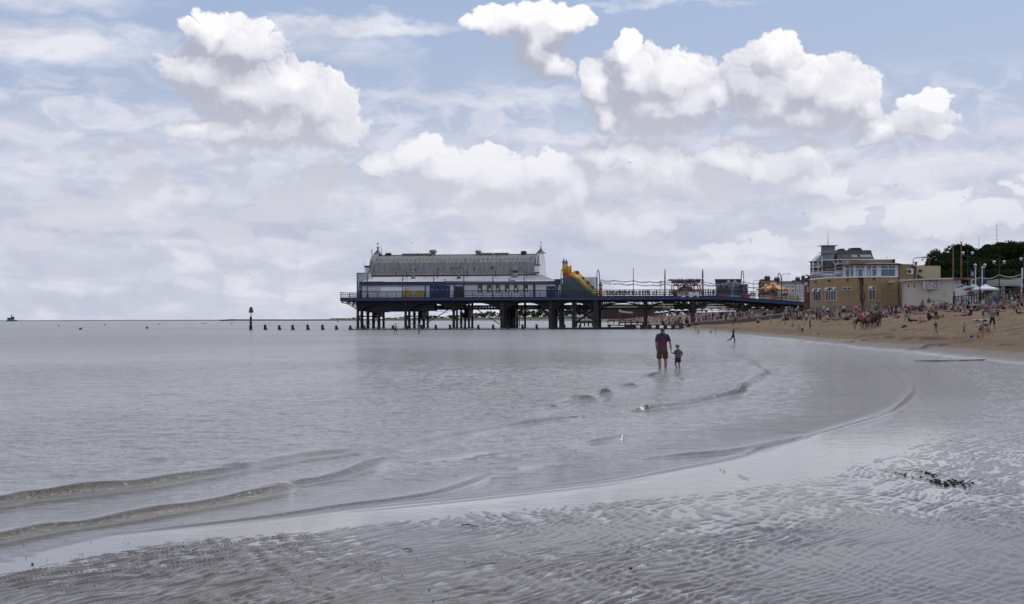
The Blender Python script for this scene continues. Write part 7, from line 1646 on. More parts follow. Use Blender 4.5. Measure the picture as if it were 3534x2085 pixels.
 for i, (u, v, w, h, col) in enumerate(((3340, 1066, 20, 18, (.10, .30, .55)), (3366, 1068, 26, 16, (.045, .06, .20)), (2490, 1092, 11, 14, (.03, .06, .30)))):
  p = ground(u, v); s_ = p.y/FPX; r = w/2*s_; hh = h*s_; m = MB(); K_ = 8
  for k in range(K_):
   a0, a1 = pi*k/K_, pi*(k+1)/K_
   m.add([(p.x-r*cos(a0), p.y-.2, p.z+hh*sin(a0)), (p.x-r*cos(a1), p.y-.2, p.z+hh*sin(a1)), (p.x, p.y+1.2, p.z)], [(0, 1, 2)])
  tt = thing('beach_tent', ['light blue dome shaped beach tent by the sea wall', 'dark blue low beach tent beside the steps', 'blue beach tent on the sand behind the pier leg'][i], 'tent', p, 'beach tents'); part('shell', m, M('tent_cloth_%d' % i, col, .6, .15, 3), tt)
  m = MB(); m.tube([(p.x-r*cos(pi*k/8), p.y-.22, p.z+hh*sin(pi*k/8)) for k in range(9)], .025, 4); part('hoop', m, WHITE2, tt)
build_right()
# ------------------------------------------------------------------ people
SKINS = [M('skin_%d' % i, c, .55, .08, 6) for i, c in enumerate(((.42, .25, .18), (.36, .205, .14), (.47, .29, .22), (.30, .16, .105)))]
HAIRS = {n: M('hair_'+n, c, .6, .2, 8) for n, c in (('dark', (.022, .016, .013)), ('brown', (.06, .035, .02)), ('blond', (.32, .22, .10)), ('grey', (.42, .40, .37)))}
CLOTH = {n: M('cloth_'+n, tuple((x*.8+sum(c)/3*.2)*.85 for x in c), .85, .1, 5) for n, c in (('white', (.62, .62, .65)), ('black', (.018, .018, .02)), ('navy', (.022, .028, .075)), ('blue', (.045, .10, .30)), ('light blue', (.24, .36, .50)),
 ('red', (.40, .045, .04)), ('pink', (.52, .13, .24)), ('grey', (.21, .21, .23)), ('green', (.06, .25, .10)), ('purple', (.16, .06, .22)), ('orange', (.50, .16, .03)), ('khaki', (.20, .155, .09)),
 ('turquoise', (.10, .35, .38)), ('yellow', (.52, .42, .08)), ('brown', (.09, .055, .035)), ('maroon', (.16, .03, .05)), ('denim', (.07, .095, .16)), ('lime', (.22, .60, .08)), ('beige', (.42, .34, .25)))}
def pose(kind):
 J = dict(pelvis=(0, 0, .92), waist=(0, .0, 1.05), chest=(0, .01, 1.27), neck=(0, .0, 1.44), head=(0, -.01, 1.56), crown=(0, -.005, 1.66),
    shL=(.17, .01, 1.38), elL=(.23, .03, 1.12), wrL=(.25, -.03, .88), haL=(.25, -.05, .80), shR=(-.17, .01, 1.38), elR=(-.23, .03, 1.12), wrR=(-.25, -.03, .88), haR=(-.25, -.05, .80),
    hiL=(.09, 0, .88), knL=(.10, -.02, .48), anL=(.10, .02, .08), toL=(.11, -.13, .03), hiR=(-.09, 0, .88), knR=(-.10, -.02, .48), anR=(-.10, .02, .08), toR=(-.11, -.13, .03))
 def s(**k): J.update(k)
 if kind == 'stand2': s(elL=(.26, .06, 1.16), wrL=(.12, -.08, 1.05), haL=(.05, -.1, 1.04), knR=(-.12, -.06, .48))
 if kind == 'hips': s(elL=(.36, .08, 1.16), wrL=(.17, -.0, 1.0), haL=(.12, -.03, .98), elR=(-.36, .08, 1.16), wrR=(-.17, 0, 1.0), haR=(-.12, -.03, .98))
 if kind == 'pockets': s(elL=(.30, .06, 1.14), wrL=(.18, -.08, .97), haL=(.13, -.10, .93), elR=(-.30, .06, 1.14), wrR=(-.18, -.08, .97), haR=(-.13, -.10, .93), anL=(.19, .02, .08), toL=(.22, -.1, .03), knL=(.15, -.03, .48), anR=(-.19, .02, .08), toR=(-.22, -.1, .03), knR=(-.15, -.03, .48), head=(0, -.05, 1.55), crown=(0, -.04, 1.65))
 if kind == 'walk': s(knL=(.09, -.20, .52), anL=(.09, -.30, .10), toL=(.09, -.45, .07), knR=(-.09, .06, .48), anR=(-.09, .36, .14), toR=(-.09, .28, .03), elL=(.22, .18, 1.14), wrL=(.22, .20, .90), haL=(.22, .18, .82), elR=(-.22, -.08, 1.14), wrR=(-.21, -.26, .98), haR=(-.2, -.33, .95))
 if kind == 'run': s(pelvis=(0, 0, .88), knL=(.09, -.12, .46), anL=(.09, -.10, .06), toL=(.09, -.22, .02), knR=(-.09, .22, .52), anR=(-.09, .62, .40), toR=(-.09, .72, .33),
      elL=(.30, -.12, 1.52), wrL=(.34, -.42, 1.66), haL=(.35, -.5, 1.70), elR=(-.34, .10, 1.42), wrR=(-.30, .16, 1.62), haR=(-.3, .17, 1.70), head=(0, -.09, 1.56), crown=(0, -.11, 1.66), chest=(0, -.04, 1.27), neck=(0, -.05, 1.44))
 if kind == 'bend': s(pelvis=(0, .12, .90), waist=(0, .03, 1.0), chest=(0, -.20, 1.08), neck=(0, -.37, 1.08), head=(0, -.48, 1.04), crown=(0, -.57, 1.02), shL=(.17, -.30, 1.08), elL=(.18, -.36, .82), wrL=(.16, -.40, .58), haL=(.15, -.42, .5), shR=(-.17, -.30, 1.08), elR=(-.18, -.36, .82), wrR=(-.16, -.40, .58), haR=(-.15, -.42, .5), hiL=(.09, .1, .86), hiR=(-.09, .1, .86), knL=(.12, .02, .47), knR=(-.12, .02, .47))
 if kind == 'reach': s(pelvis=(0, .12, .90), waist=(0, .02, .97), chest=(0, -.23, .98), neck=(0, -.40, .92), head=(0, -.50, .84), crown=(0, -.58, .77), shL=(.17, -.32, .95), elL=(.18, -.34, .66), wrL=(.14, -.36, .38), haL=(.12, -.37, .30), shR=(-.17, -.32, .95), elR=(-.18, -.34, .66), wrR=(-.14, -.36, .38), haR=(-.12, -.37, .3), hiL=(.10, .1, .86), hiR=(-.10, .1, .86), knL=(.14, .04, .47), knR=(-.14, .0, .47), anL=(.15, .1, .08), anR=(-.14, -.08, .08), toR=(-.14, -.2, .03))
 if kind in ('sit', 'sit_back', 'sit_hug', 'lean', 'chair'):
  z0 = .42 if kind == 'chair' else .12
  s(pelvis=(0, .0, z0), waist=(0, .05, z0+.14), chest=(0, .06, z0+.36), neck=(0, .02, z0+.53), head=(0, -.02, z0+.65), crown=(0, -.02, z0+.75), shL=(.17, .05, z0+.47), shR=(-.17, .05, z0+.47),
   hiL=(.09, -.02, z0-.01), hiR=(-.09, -.02, z0-.01), knL=(.13, -.40, z0+.06), knR=(-.13, -.40, z0+.06), anL=(.12, -.78, .07), anR=(-.12, -.78, .07), toL=(.14, -.86, .16), toR=(-.14, -.86, .16),
   elL=(.24, .08, z0+.25), wrL=(.2, -.12, z0+.15), haL=(.18, -.2, z0+.14), elR=(-.24, .08, z0+.25), wrR=(-.2, -.12, z0+.15), haR=(-.18, -.2, z0+.14))
  if kind == 'sit_back': s(chest=(0, .16, z0+.32), waist=(0, .08, z0+.13), neck=(0, .18, z0+.50), head=(0, .16, z0+.62), crown=(0, .17, z0+.72), shL=(.17, .18, z0+.44), shR=(-.17, .18, z0+.44), elL=(.25, .32, z0+.20), wrL=(.24, .38, .06), haL=(.24, .42, .03), elR=(-.25, .32, z0+.20), wrR=(-.24, .38, .06), haR=(-.24, .42, .03))
  if kind == 'sit_hug': s(knL=(.10, -.32, .50), knR=(-.10, -.32, .50), anL=(.10, -.46, .08), anR=(-.10, -.46, .08), toL=(.1, -.58, .03), toR=(-.1, -.58, .03), elL=(.22, -.16, z0+.30), wrL=(.08, -.38, .42), haL=(.02, -.41, .4), elR=(-.22, -.16, z0+.30), wrR=(-.08, -.38, .42), haR=(-.02, -.41, .4), chest=(0, .0, z0+.35), neck=(0, -.06, z0+.52), head=(0, -.11, z0+.63), crown=(0, -.13, z0+.73))
  if kind == 'chair': s(knL=(.12, -.40, .45), knR=(-.12, -.40, .45), anL=(.12, -.42, .07), anR=(-.12, -.42, .07), toL=(.12, -.56, .03), toR=(-.12, -.56, .03))
 if kind == 'kneel': s(pelvis=(0, .05, .34), waist=(0, .0, .48), chest=(0, -.12, .66), neck=(0, -.22, .80), head=(0, -.30, .88), crown=(0, -.34, .97), shL=(.17, -.15, .76), shR=(-.17, -.15, .76), elL=(.2, -.30, .52), wrL=(.15, -.42, .30), haL=(.13, -.46, .22), elR=(-.2, -.30, .52), wrR=(-.15, -.42, .3), haR=(-.13, -.46, .22),
      hiL=(.09, .03, .32), hiR=(-.09, .03, .32), knL=(.14, -.28, .10), knR=(-.14, -.28, .10), anL=(.12, .14, .07), anR=(-.12, .14, .07), toL=(.12, .28, .05), toR=(-.12, .28, .05))
 if kind == 'lie': s(pelvis=(0, 0, .13), waist=(0, .14, .13), chest=(0, .36, .14), neck=(0, .53, .14), head=(0, .65, .15), crown=(0, .75, .15), shL=(.17, .46, .12), shR=(-.17, .46, .12), elL=(.26, .22, .09), wrL=(.25, .0, .08), haL=(.24, -.08, .07), elR=(-.26, .22, .09), wrR=(-.25, 0, .08), haR=(-.24, -.08, .07),
      hiL=(.09, -.04, .12), hiR=(-.09, -.04, .12), knL=(.10, -.44, .12), knR=(-.11, -.42, .22), anL=(.10, -.84, .09), anR=(-.1, -.80, .09), toL=(.11, -.9, .18), toR=(-.11, -.86, .18))
 return J
EDGES = [('pelvis', 'waist'), ('waist', 'chest'), ('chest', 'neck'), ('neck', 'head'), ('head', 'crown'), ('chest', 'shL'), ('shL', 'elL'), ('elL', 'wrL'), ('wrL', 'haL'), ('chest', 'shR'), ('shR', 'elR'), ('elR', 'wrR'), ('wrR', 'haR'),
   ('pelvis', 'hiL'), ('hiL', 'knL'), ('knL', 'anL'), ('anL', 'toL'), ('pelvis', 'hiR'), ('hiR', 'knR'), ('knR', 'anR'), ('anR', 'toR')]
RAD = dict(pelvis=(.155, .11), waist=(.135, .10), chest=(.165, .115), neck=(.058, .06), head=(.083, .098), crown=(.06, .07), shL=(.065, .065), elL=(.045, .045), wrL=(.033, .030), haL=(.038, .022), hiL=(.10, .10), knL=(.062, .062), anL=(.042, .042), toL=(.042, .03))
SEG = {('neck', 'head'): 0, ('head', 'crown'): 4, ('chest', 'neck'): 1, ('pelvis', 'waist'): 2, ('waist', 'chest'): 1, ('chest', 'shL'): 1, ('shL', 'elL'): 5, ('elL', 'wrL'): 6, ('wrL', 'haL'): 6, ('pelvis', 'hiL'): 2, ('hiL', 'knL'): 2, ('knL', 'anL'): 3, ('anL', 'toL'): 3}
def seg_mat(e):
 return SEG.get(e, SEG.get((e[0].replace('R', 'L') if e[0][-1] == 'R' else e[0], e[1][:-1]+'L' if e[1][-1] == 'R' else e[1]), 0))
def skin_mesh(name, verts, edges, radii, root, sub=1):
 me = bpy.data.meshes.new(name+'_cage'); me.from_pydata(verts, edges, []); me.update()
 o = bpy.data.objects.new(name+'_cage', me); COL.objects.link(o)
 md = o.modifiers.new('skin', 'SKIN'); md.use_smooth_shade = True; md.branch_smoothing = .3
 if not me.skin_vertices: raise RuntimeError('no skin layer')
 sv = me.skin_vertices[0].data
 for i, r in enumerate(radii): sv[i].radius = r; sv[i].use_root = (i == root)
 if sub: s2 = o.modifiers.new('sub', 'SUBSURF'); s2.levels = sub; s2.render_levels = sub
 dg = bpy.context.evaluated_depsgraph_get(); dg.update()
 out = bpy.data.meshes.new_from_object(o.evaluated_get(dg)); out.name = name
 bpy.data.objects.remove(o); bpy.data.meshes.remove(me)
 return out
def person_mesh(kind, sub=1, build=1.0, skirt=False):
 J = pose(kind); names = list(J); idx = {n: i for i, n in enumerate(names)}
 verts = [J[n] for n in names]; ed = [(idx[a], idx[b]) for a, b in EDGES]
 rr = []
 for n in names:
  r = RAD.get(n) or RAD[n[:-1]+'L']
  k = build if n in ('pelvis', 'waist', 'chest', 'hiL', 'hiR') else 1.0
  rr.append((r[0]*k, r[1]*k))
 me = skin_mesh('body_'+kind, verts, ed, rr, idx['pelvis'], sub)
 V = np.array([v.co for v in me.vertices]); C = np.array([p.center for p in me.polygons])
 best = np.full(len(C), 1e9); mi = np.zeros(len(C), int)
 for e in EDGES:
  a, b = np.array(J[e[0]]), np.array(J[e[1]]); d = b-a; t = np.clip(((C-a)@d)/(d@d), 0, 1)
  ra = (RAD.get(e[0]) or RAD[e[0][:-1]+'L'])[1]; rb = (RAD.get(e[1]) or RAD[e[1][:-1]+'L'])[1]
  dd = np.linalg.norm(C-(a+t[:, None]*d), axis=1)/(ra+(rb-ra)*t); m = dd < best
  best = np.where(m, dd, best); sm = seg_mat(e)
  val = np.full(len(C), sm)
  if e[0][:2] == 'sh': val = np.where(t < .55, 1, 0)
  if sm == 6: val = np.full(len(C), 0)
  if e == ('chest', 'neck'): val = np.where(t > .7, 0, 1)
  if e[0][:2] == 'hi': val = np.where(t < .80, 2, 3)
  if e[0][:2] == 'kn': val = np.where(t < .93, 3, 0)
  if e[0][:2] == 'an': val = np.full(len(C), 5)
  if e == ('neck', 'head') or e == ('head', 'crown'):
   hd = np.array(J['head']); up = (np.array(J['crown'])-hd); up = up/np.linalg.norm(up); fw = np.cross([1, 0, 0], up); fw = fw if fw[1] < 0 else -fw
   if abs(up[2]) < .5: fw = np.array([0, -.3, -1.0])
   r = C-hd; hair = ((r@up) > .045) | (((r@fw) < .0) & ((r@up) > -.05))
   val = np.where(hair, 4, 0)
  mi = np.where(m, val, mi)
 me.materials.clear()
 for k in range(6): me.materials.append(SKINS[0])
 me.polygons.foreach_set('material_index', mi.astype(np.int32)); me.update()
 return me
PM = {}
def pmesh(kind, build=1.0):
 k = (kind, build)
 if k not in PM: PM[k] = person_mesh(kind, 1, build)
 return PM[k]
POSEW = {'stand': 'standing', 'stand2': 'standing', 'hips': 'standing with hands on hips', 'pockets': 'standing with hands in pockets', 'walk': 'walking', 'run': 'running', 'bend': 'bending over', 'reach': 'bent double reaching down', 'sit': 'sitting', 'sit_back': 'sitting leaning back', 'sit_hug': 'sitting hugging knees', 'kneel': 'kneeling', 'lie': 'lying down', 'chair': 'sitting on a low chair'}
USED = {}
POSES = {'stand': 'standing', 'stand2': 'standing', 'hips': 'arms akimbo', 'walk': 'walking', 'bend': 'bending', 'sit': 'sitting', 'sit_back': 'lounging', 'sit_hug': 'crouched', 'kneel': 'kneeling', 'lie': 'lying', 'chair': 'chair-seated'}
def person(p, height, kind, rot, top, bottom, shin=None, hair='brown', skin=0, shoes=None, build=1.0, label=None, group=None, where=None, child=False, place=None):
 """shin: 'skin' for shorts, None for long trousers; top 'skin' for a bare chest"""
 me = pmesh(kind, build); o = link_obj('person', me)
 o.location = p; s_ = height/1.69; o.scale = (s_, s_, s_); o.rotation_euler = (0, 0, rot)
 sk = SKINS[skin]; cl = lambda c: sk if c == 'skin' else CLOTH[c]
 for i, mt in enumerate((sk, cl(top), cl(bottom), sk if shin == 'skin' else cl(shin or bottom), HAIRS.get(hair) or CLOTH.get(hair), cl(shoes) if shoes else sk)):
  o.material_slots[i].link = 'OBJECT'; o.material_slots[i].material = mt
 if label is None:
  low = ('shorts' if shin == 'skin' else 'trousers')
  who = 'child' if height < 1.35 else 'person'
  tp = 'bare chested' if top == 'skin' else 'in '+top
  label = f"{who} {tp} and {bottom} {low}, {hair} hair, {POSES[kind]} {where}"
 o['label'] = label; o['category'] = 'person'
 if group: o['group'] = group
 return o
TOPS = ['white', 'black', 'navy', 'blue', 'light blue', 'red', 'pink', 'grey', 'green', 'purple', 'orange', 'turquoise', 'beige', 'white', 'black', 'grey', 'skin', 'pink', 'maroon', 'yellow']
BOTS = ['black', 'navy', 'denim', 'white', 'khaki', 'grey', 'black', 'denim', 'brown', 'blue', 'pink', 'beige']
HN = ['brown', 'dark', 'dark', 'blond', 'brown', 'grey']
rp = random.Random(77)
def rnd_person(p, hpx_or_m, kind, where, group, rot=None, **kw):
 for _ in range(80):
  a = dict(top=rp.choice(TOPS), bottom=rp.choice(BOTS), shin=rp.choice(['skin', 'skin', None]), hair=rp.choice(HN)); a.update(kw)
  if a['hair'] == 'grey' and hpx_or_m < 1.35: a['hair'] = 'blond'
  key = (a['top'], a['bottom'], a['shin'], a['hair'], POSEW[kind], where, hpx_or_m < 1.35)
  if key not in USED: break
 USED[key] = 1
 return person(p, hpx_or_m, kind, rp.uniform(0, 6.28) if rot is None else rot, skin=rp.randrange(4), group=group, where=where, build=rp.choice([1.0, 1.0, 1.15]), shoes=rp.choice([None, 'black', 'white']) if a['shin'] is None else None, **a)
def build_named_people():
 def at(u, v, z=None):
  if z is None: return ground(u, v)
  return W(u, v, z)
 def hm(px, p): return px*p.y/FPX
 p = W(1366, 1157, -.12); person(p, 1.72, 'walk', pi+.5, 'white', 'black', 'skin', 'dark', 1, label='wading person in pale top and black shorts with a bag, before the pier', group='waders')
 p = W(1446, 1156, -.12); person(p, 1.74, 'stand2', pi-.9, 'brown', 'grey', 'skin', 'dark', 3, label='wading person in dark clothes standing before the pier', group='waders')
 p = W(1907, 1128, 0.25); person(p, 1.7, 'stand', pi, 'blue', 'light blue', 'skin', 'dark', 1, label='person in bright blue top paddling beside a thick pier leg')
 p = W(1920, 1129, .1); person(p, 1.9, 'sit_hug', pi, 'beige', 'beige', None, 'grey', 1, build=1.15, label='broad beige topped person sitting on the groyne planks by a pier leg')
 p = W(1932, 1129, .2); person(p, 1.05, 'stand', pi, 'beige', 'white', 'skin', 'blond', 1, label='small blond child standing on the groyne planks beside the beige seated person')
 p = W(2050, 1127, .35); person(p, 1.75, 'bend', pi/2+.3, 'white', 'black', None, 'dark', 1, label='person in a white shirt bending over on the groyne by the X braced leg')
 p = W(2058, 1137, 0.0); person(p, 1.7, 'sit', pi-.5, 'grey', 'maroon', None, 'brown', 1, label='person in grey sitting low in the water at the groyne by the X braced leg')
 p = W(2196, 1136, .05); person(p, 1.5, 'reach', pi/2, 'skin', 'beige', 'skin', 'blond', 1, label='bare backed child reaching down at the dark landing stage')
 p = W(2396, 1140); p = ground(2345, 1140); person(p, 1.65, 'walk', pi-.3, 'black', 'red', 'red', 'dark', 1, shoes=None, label='person with black top and pink red trousers wading at the end of the landing stage')
 p = ground(2410, 1152); person(p, 1.7, 'reach', -pi/2+.15, 'skin', 'white', 'skin', 'dark', 2, label='bare chested person in white shorts bent double at the water edge')
 p = ground(2455, 1151); person(p, .95, 'kneel', -1.2, 'skin', 'black', 'skin', 'pink', 2, label='toddler in a pink hat crouching on the wet sand')
 p = ground(2470, 1153); person(p, 1.12, 'stand', -pi/2, 'blue', 'lime', 'skin', 'dark', 1, label='child in a blue top and bright lime shorts at the water edge')
 p = W(2531, 1189); person(p, 1.36, 'run', -pi/2-.55+pi, 'navy', 'black', None, 'brown', 1, label='boy in navy top and black leggings running through the shallows with arms raised')
 G = ground
 p = G(2757, 1143); person(p, hm(60, p), 'hips', pi, 'black', 'white', 'skin', 'blond', 0, label='blond woman in black strapless top and white shorts standing with her back turned')
 p = G(2769, 1157); person(p, hm(39, p), 'stand', pi, 'white', 'denim', 'skin', 'blond', 0, label='small child in white top and denim shorts near the water below the blond woman')
 p = G(2796, 1139); person(p, hm(55, p), 'stand', -pi/2, 'beige', 'denim', None, 'grey', 0, shoes='white', label='grey haired person in cream shirt and blue jeans standing side on')
 p = G(2736, 1137); person(p, hm(25, p), 'walk', 2.2, 'pink', 'pink', 'skin', 'dark', 0, label='toddler in a pink swimsuit walking on the sand')
 p = G(2783, 1120); person(p, hm(42, p), 'walk', .3, 'white', 'black', 'skin', 'dark', 2, label='girl in white top over swimsuit walking behind the blond woman')
 p = G(2660, 1126); person(p, hm(36, p), 'walk', -pi/2+.2, 'light blue', 'light blue', 'skin', 'dark', 2, label='child in a pale blue swimsuit walking on the open sand left of the toddler')
 p = G(2690, 1117); person(p, hm(22, p), 'walk', 1.2, 'green', 'white', 'skin', 'blond', 2, label='tiny blond child carrying a red bucket on the open sand')
 p = G(2615, 1117); person(p, hm(46, p), 'sit_hug', .8, 'pink', 'black', 'skin', 'brown', 2, label='person in a pink patterned top sitting alone on the sand before the groyne')
 p = G(2835, 1107); person(p, hm(38, p), 'stand', 1.0, 'pink', 'orange', 'orange', 'brown', 1, label='person in a pink and orange wrap standing before the cafe wall')
 p = G(2856, 1095); person(p, hm(38, p), 'stand2', .2, 'white', 'black', 'skin', 'brown', 0, build=1.15, label='broad man in a white shirt and black shorts before the cafe windows')
 p = G(2889, 1091); person(p, hm(36, p), 'stand2', pi, 'turquoise', 'white', None, 'dark', 1, label='person in a turquoise top and white trousers by the cafe plinth')
 p = G(2912, 1090); person(p, hm(40, p), 'stand', pi, 'white', 'black', 'skin', 'dark', 1, build=1.15, label='person in a loose pale shirt and black shorts standing by the cafe plinth')
 p = G(2926, 1086); person(p, hm(34, p), 'bend', pi/2, 'pink', 'grey', None, 'grey', 1, label='person in pale pink bending over a pushchair by the cafe plinth')
 p = G(3012, 1083); person(p, hm(36, p), 'stand', pi+.4, 'orange', 'white', 'skin', 'dark', 3, label='person in an orange top beside the drainpipe wall above the donkeys')
 p = G(3026, 1082); person(p, hm(38, p), 'stand', pi, 'light blue', 'black', None, 'dark', 1, label='person in a light blue top between the orange and green tops')
 p = G(3033, 1091); person(p, hm(38, p), 'stand2', pi, 'green', 'black', None, 'dark', 1, build=1.15, label='person in a green top standing above the donkeys')
 p = G(3043, 1090); person(p, hm(34, p), 'stand', pi, 'pink', 'light blue', 'skin', 'brown', 1, label='bare shouldered person in pink with blue shorts right of the green top')
 p = G(3093, 1100); person(p, hm(54, p), 'stand2', -1.2, 'black', 'brown', 'skin', 'dark', 3, label='tall person in black top and brown shorts before the corner of kiosk and cafe')
 p = G(3078, 1092); person(p, hm(40, p), 'walk', 2.2, 'navy', 'navy', 'skin', 'brown', 0, label='person in a blue flowered dress left of the tall person in black')
 p = G(3114, 1095); person(p, hm(40, p), 'bend', -.9, 'pink', 'white', None, 'brown', 1, label='person in pink bending forwards with white trousers before the kiosk corner')
 p = G(3126, 1093); person(p, hm(46, p), 'stand', pi-.3, 'red', 'white', None, 'dark', 1, build=1.15, label='person in a red vest and white trousers before the kiosk corner')
 p = G(3226, 1050) if False else G(3222, 1072); person(p, hm(40, p), 'stand2', 1, 'blue', 'yellow', 'yellow', 'dark', 1, label='person in blue and yellow stooping before the kiosk wall')
 p = G(3305, 1072); person(p, hm(47, p), 'stand', pi, 'grey', 'white', 'skin', 'brown', 0, build=1.15, label='man in a grey tee shirt and white shorts before the black fence')
 p = G(3324, 1072); person(p, hm(34, p), 'stand', pi, 'beige', 'grey', 'skin', 'pink', 0, label='child with a pink cap beside the man in grey before the fence')
 p = G(3230, 1163); person(p, hm(57, p), 'walk', pi/2+.1, 'navy', 'grey', 'skin', 'dark', 0, label='boy in navy tee shirt and dark shorts striding across the open sand')
 p = G(3328, 1163); person(p, hm(52, p), 'walk', -pi/2-.2, 'skin', 'khaki', 'skin', 'brown', 0, label='bare chested small boy in khaki shorts walking past the yellow bucket')
 p = G(3393, 1165); person(p, hm(72, p), 'bend', pi/2+.15, 'navy', 'grey', 'skin', 'khaki', 0, label='person in navy top and cap bending with a red spade')
 p = G(3425, 1145); person(p, hm(83, p), 'pockets', -.15, 'grey', 'black', 'skin', 'dark', 0, label='youth in a grey hooded top and black shorts with hands in pockets')
 p = G(3412, 1148); person(p, hm(60, p), 'sit_hug', -1.0, 'turquoise', 'turquoise', 'skin', 'dark', 0, label='child in turquoise crouching behind the bending person')
 p = G(3383, 1148); person(p, hm(60, p), 'kneel', 1.2, 'maroon', 'black', 'skin', 'dark', 0, label='child in maroon kneeling behind the bending person')
 p = G(3395, 1108); person(p, hm(56, p), 'bend', .8, 'purple', 'purple', 'skin', 'brown', 0, label='person in a purple top bending over on the sand left of the hooded youth')
 p = G(3416, 1072); person(p, hm(54, p), 'stand', pi, 'green', 'khaki', 'skin', 'brown', 0, label='person in a green tee shirt and khaki shorts below the blue steps')
 p = G(3465, 1062); person(p, hm(42, p), 'bend', -pi/2, 'red', 'red', 'skin', 'blond', 0, label='person in a red top bending at the foot of the promenade wall')
 p = G(3140, 1112); person(p, hm(70, p), 'sit_back', pi/2+.2, 'grey', 'black', None, 'brown', 0, label='person in grey top and black trousers sitting with legs stretched out by the dark bag')
 p = G(3205, 1108); person(p, hm(74, p), 'sit_hug', pi/2, 'navy', 'black', 'skin', 'dark', 0, build=1.15, label='person in dark top sitting on the sand beside a brown box')
 p = G(3232, 1098); person(p, hm(64, p), 'sit', 2.0, 'black', 'brown', 'skin', 'brown', 0, label='person sitting just behind the brown box')
 p = G(3350, 1088); person(p, hm(56, p), 'sit', pi+.4, 'black', 'black', 'skin', 'dark', 0, label='person in a black top sitting with back turned beside the purple cushion')
 p = G(3336, 1089); person(p, hm(52, p), 'sit_back', 1.4, 'pink', 'white', 'skin', 'brown', 0, label='person in pale pink sitting left of the black top')
 p = G(3443, 1092); person(p, hm(60, p), 'sit_hug', -1.2, 'black', 'black', None, 'dark', 0, build=1.15, label='person in black sitting hunched right of the hooded youth')
 p = G(3462, 1074); person(p, hm(54, p), 'sit_hug', 1.4, 'black', 'black', 'skin', 'dark', 0, build=1.15, label='person in black sitting on the sand under the promenade wall')
 p = G(3512, 1084); person(p, hm(62, p), 'sit_back', pi/2, 'denim', 'brown', 'skin', 'brown', 0, label='person in a denim blue top reclining near the right edge')
 p = G(3496, 1064); person(p, hm(50, p), 'sit_back', pi/2, 'grey', 'light blue', 'skin', 'grey', 0, label='grey topped person reclining under the promenade wall')
 p = G(3522, 1062); person(p, hm(54, p), 'chair', pi/2, 'black', 'black', None, 'dark', 0, label='person in black in a low chair at the right edge under the wall')
 p = G(3518, 1070); person(p, hm(44, p), 'sit', pi/2, 'orange', 'orange', 'skin', 'blond', 0, label='fair child in orange sitting near the right edge')
 p = G(3198, 1092); person(p, hm(32, p), 'stand', pi, 'blue', 'white', 'skin', 'dark', 0, label='child in a bright blue top and white skirt before the kiosk')
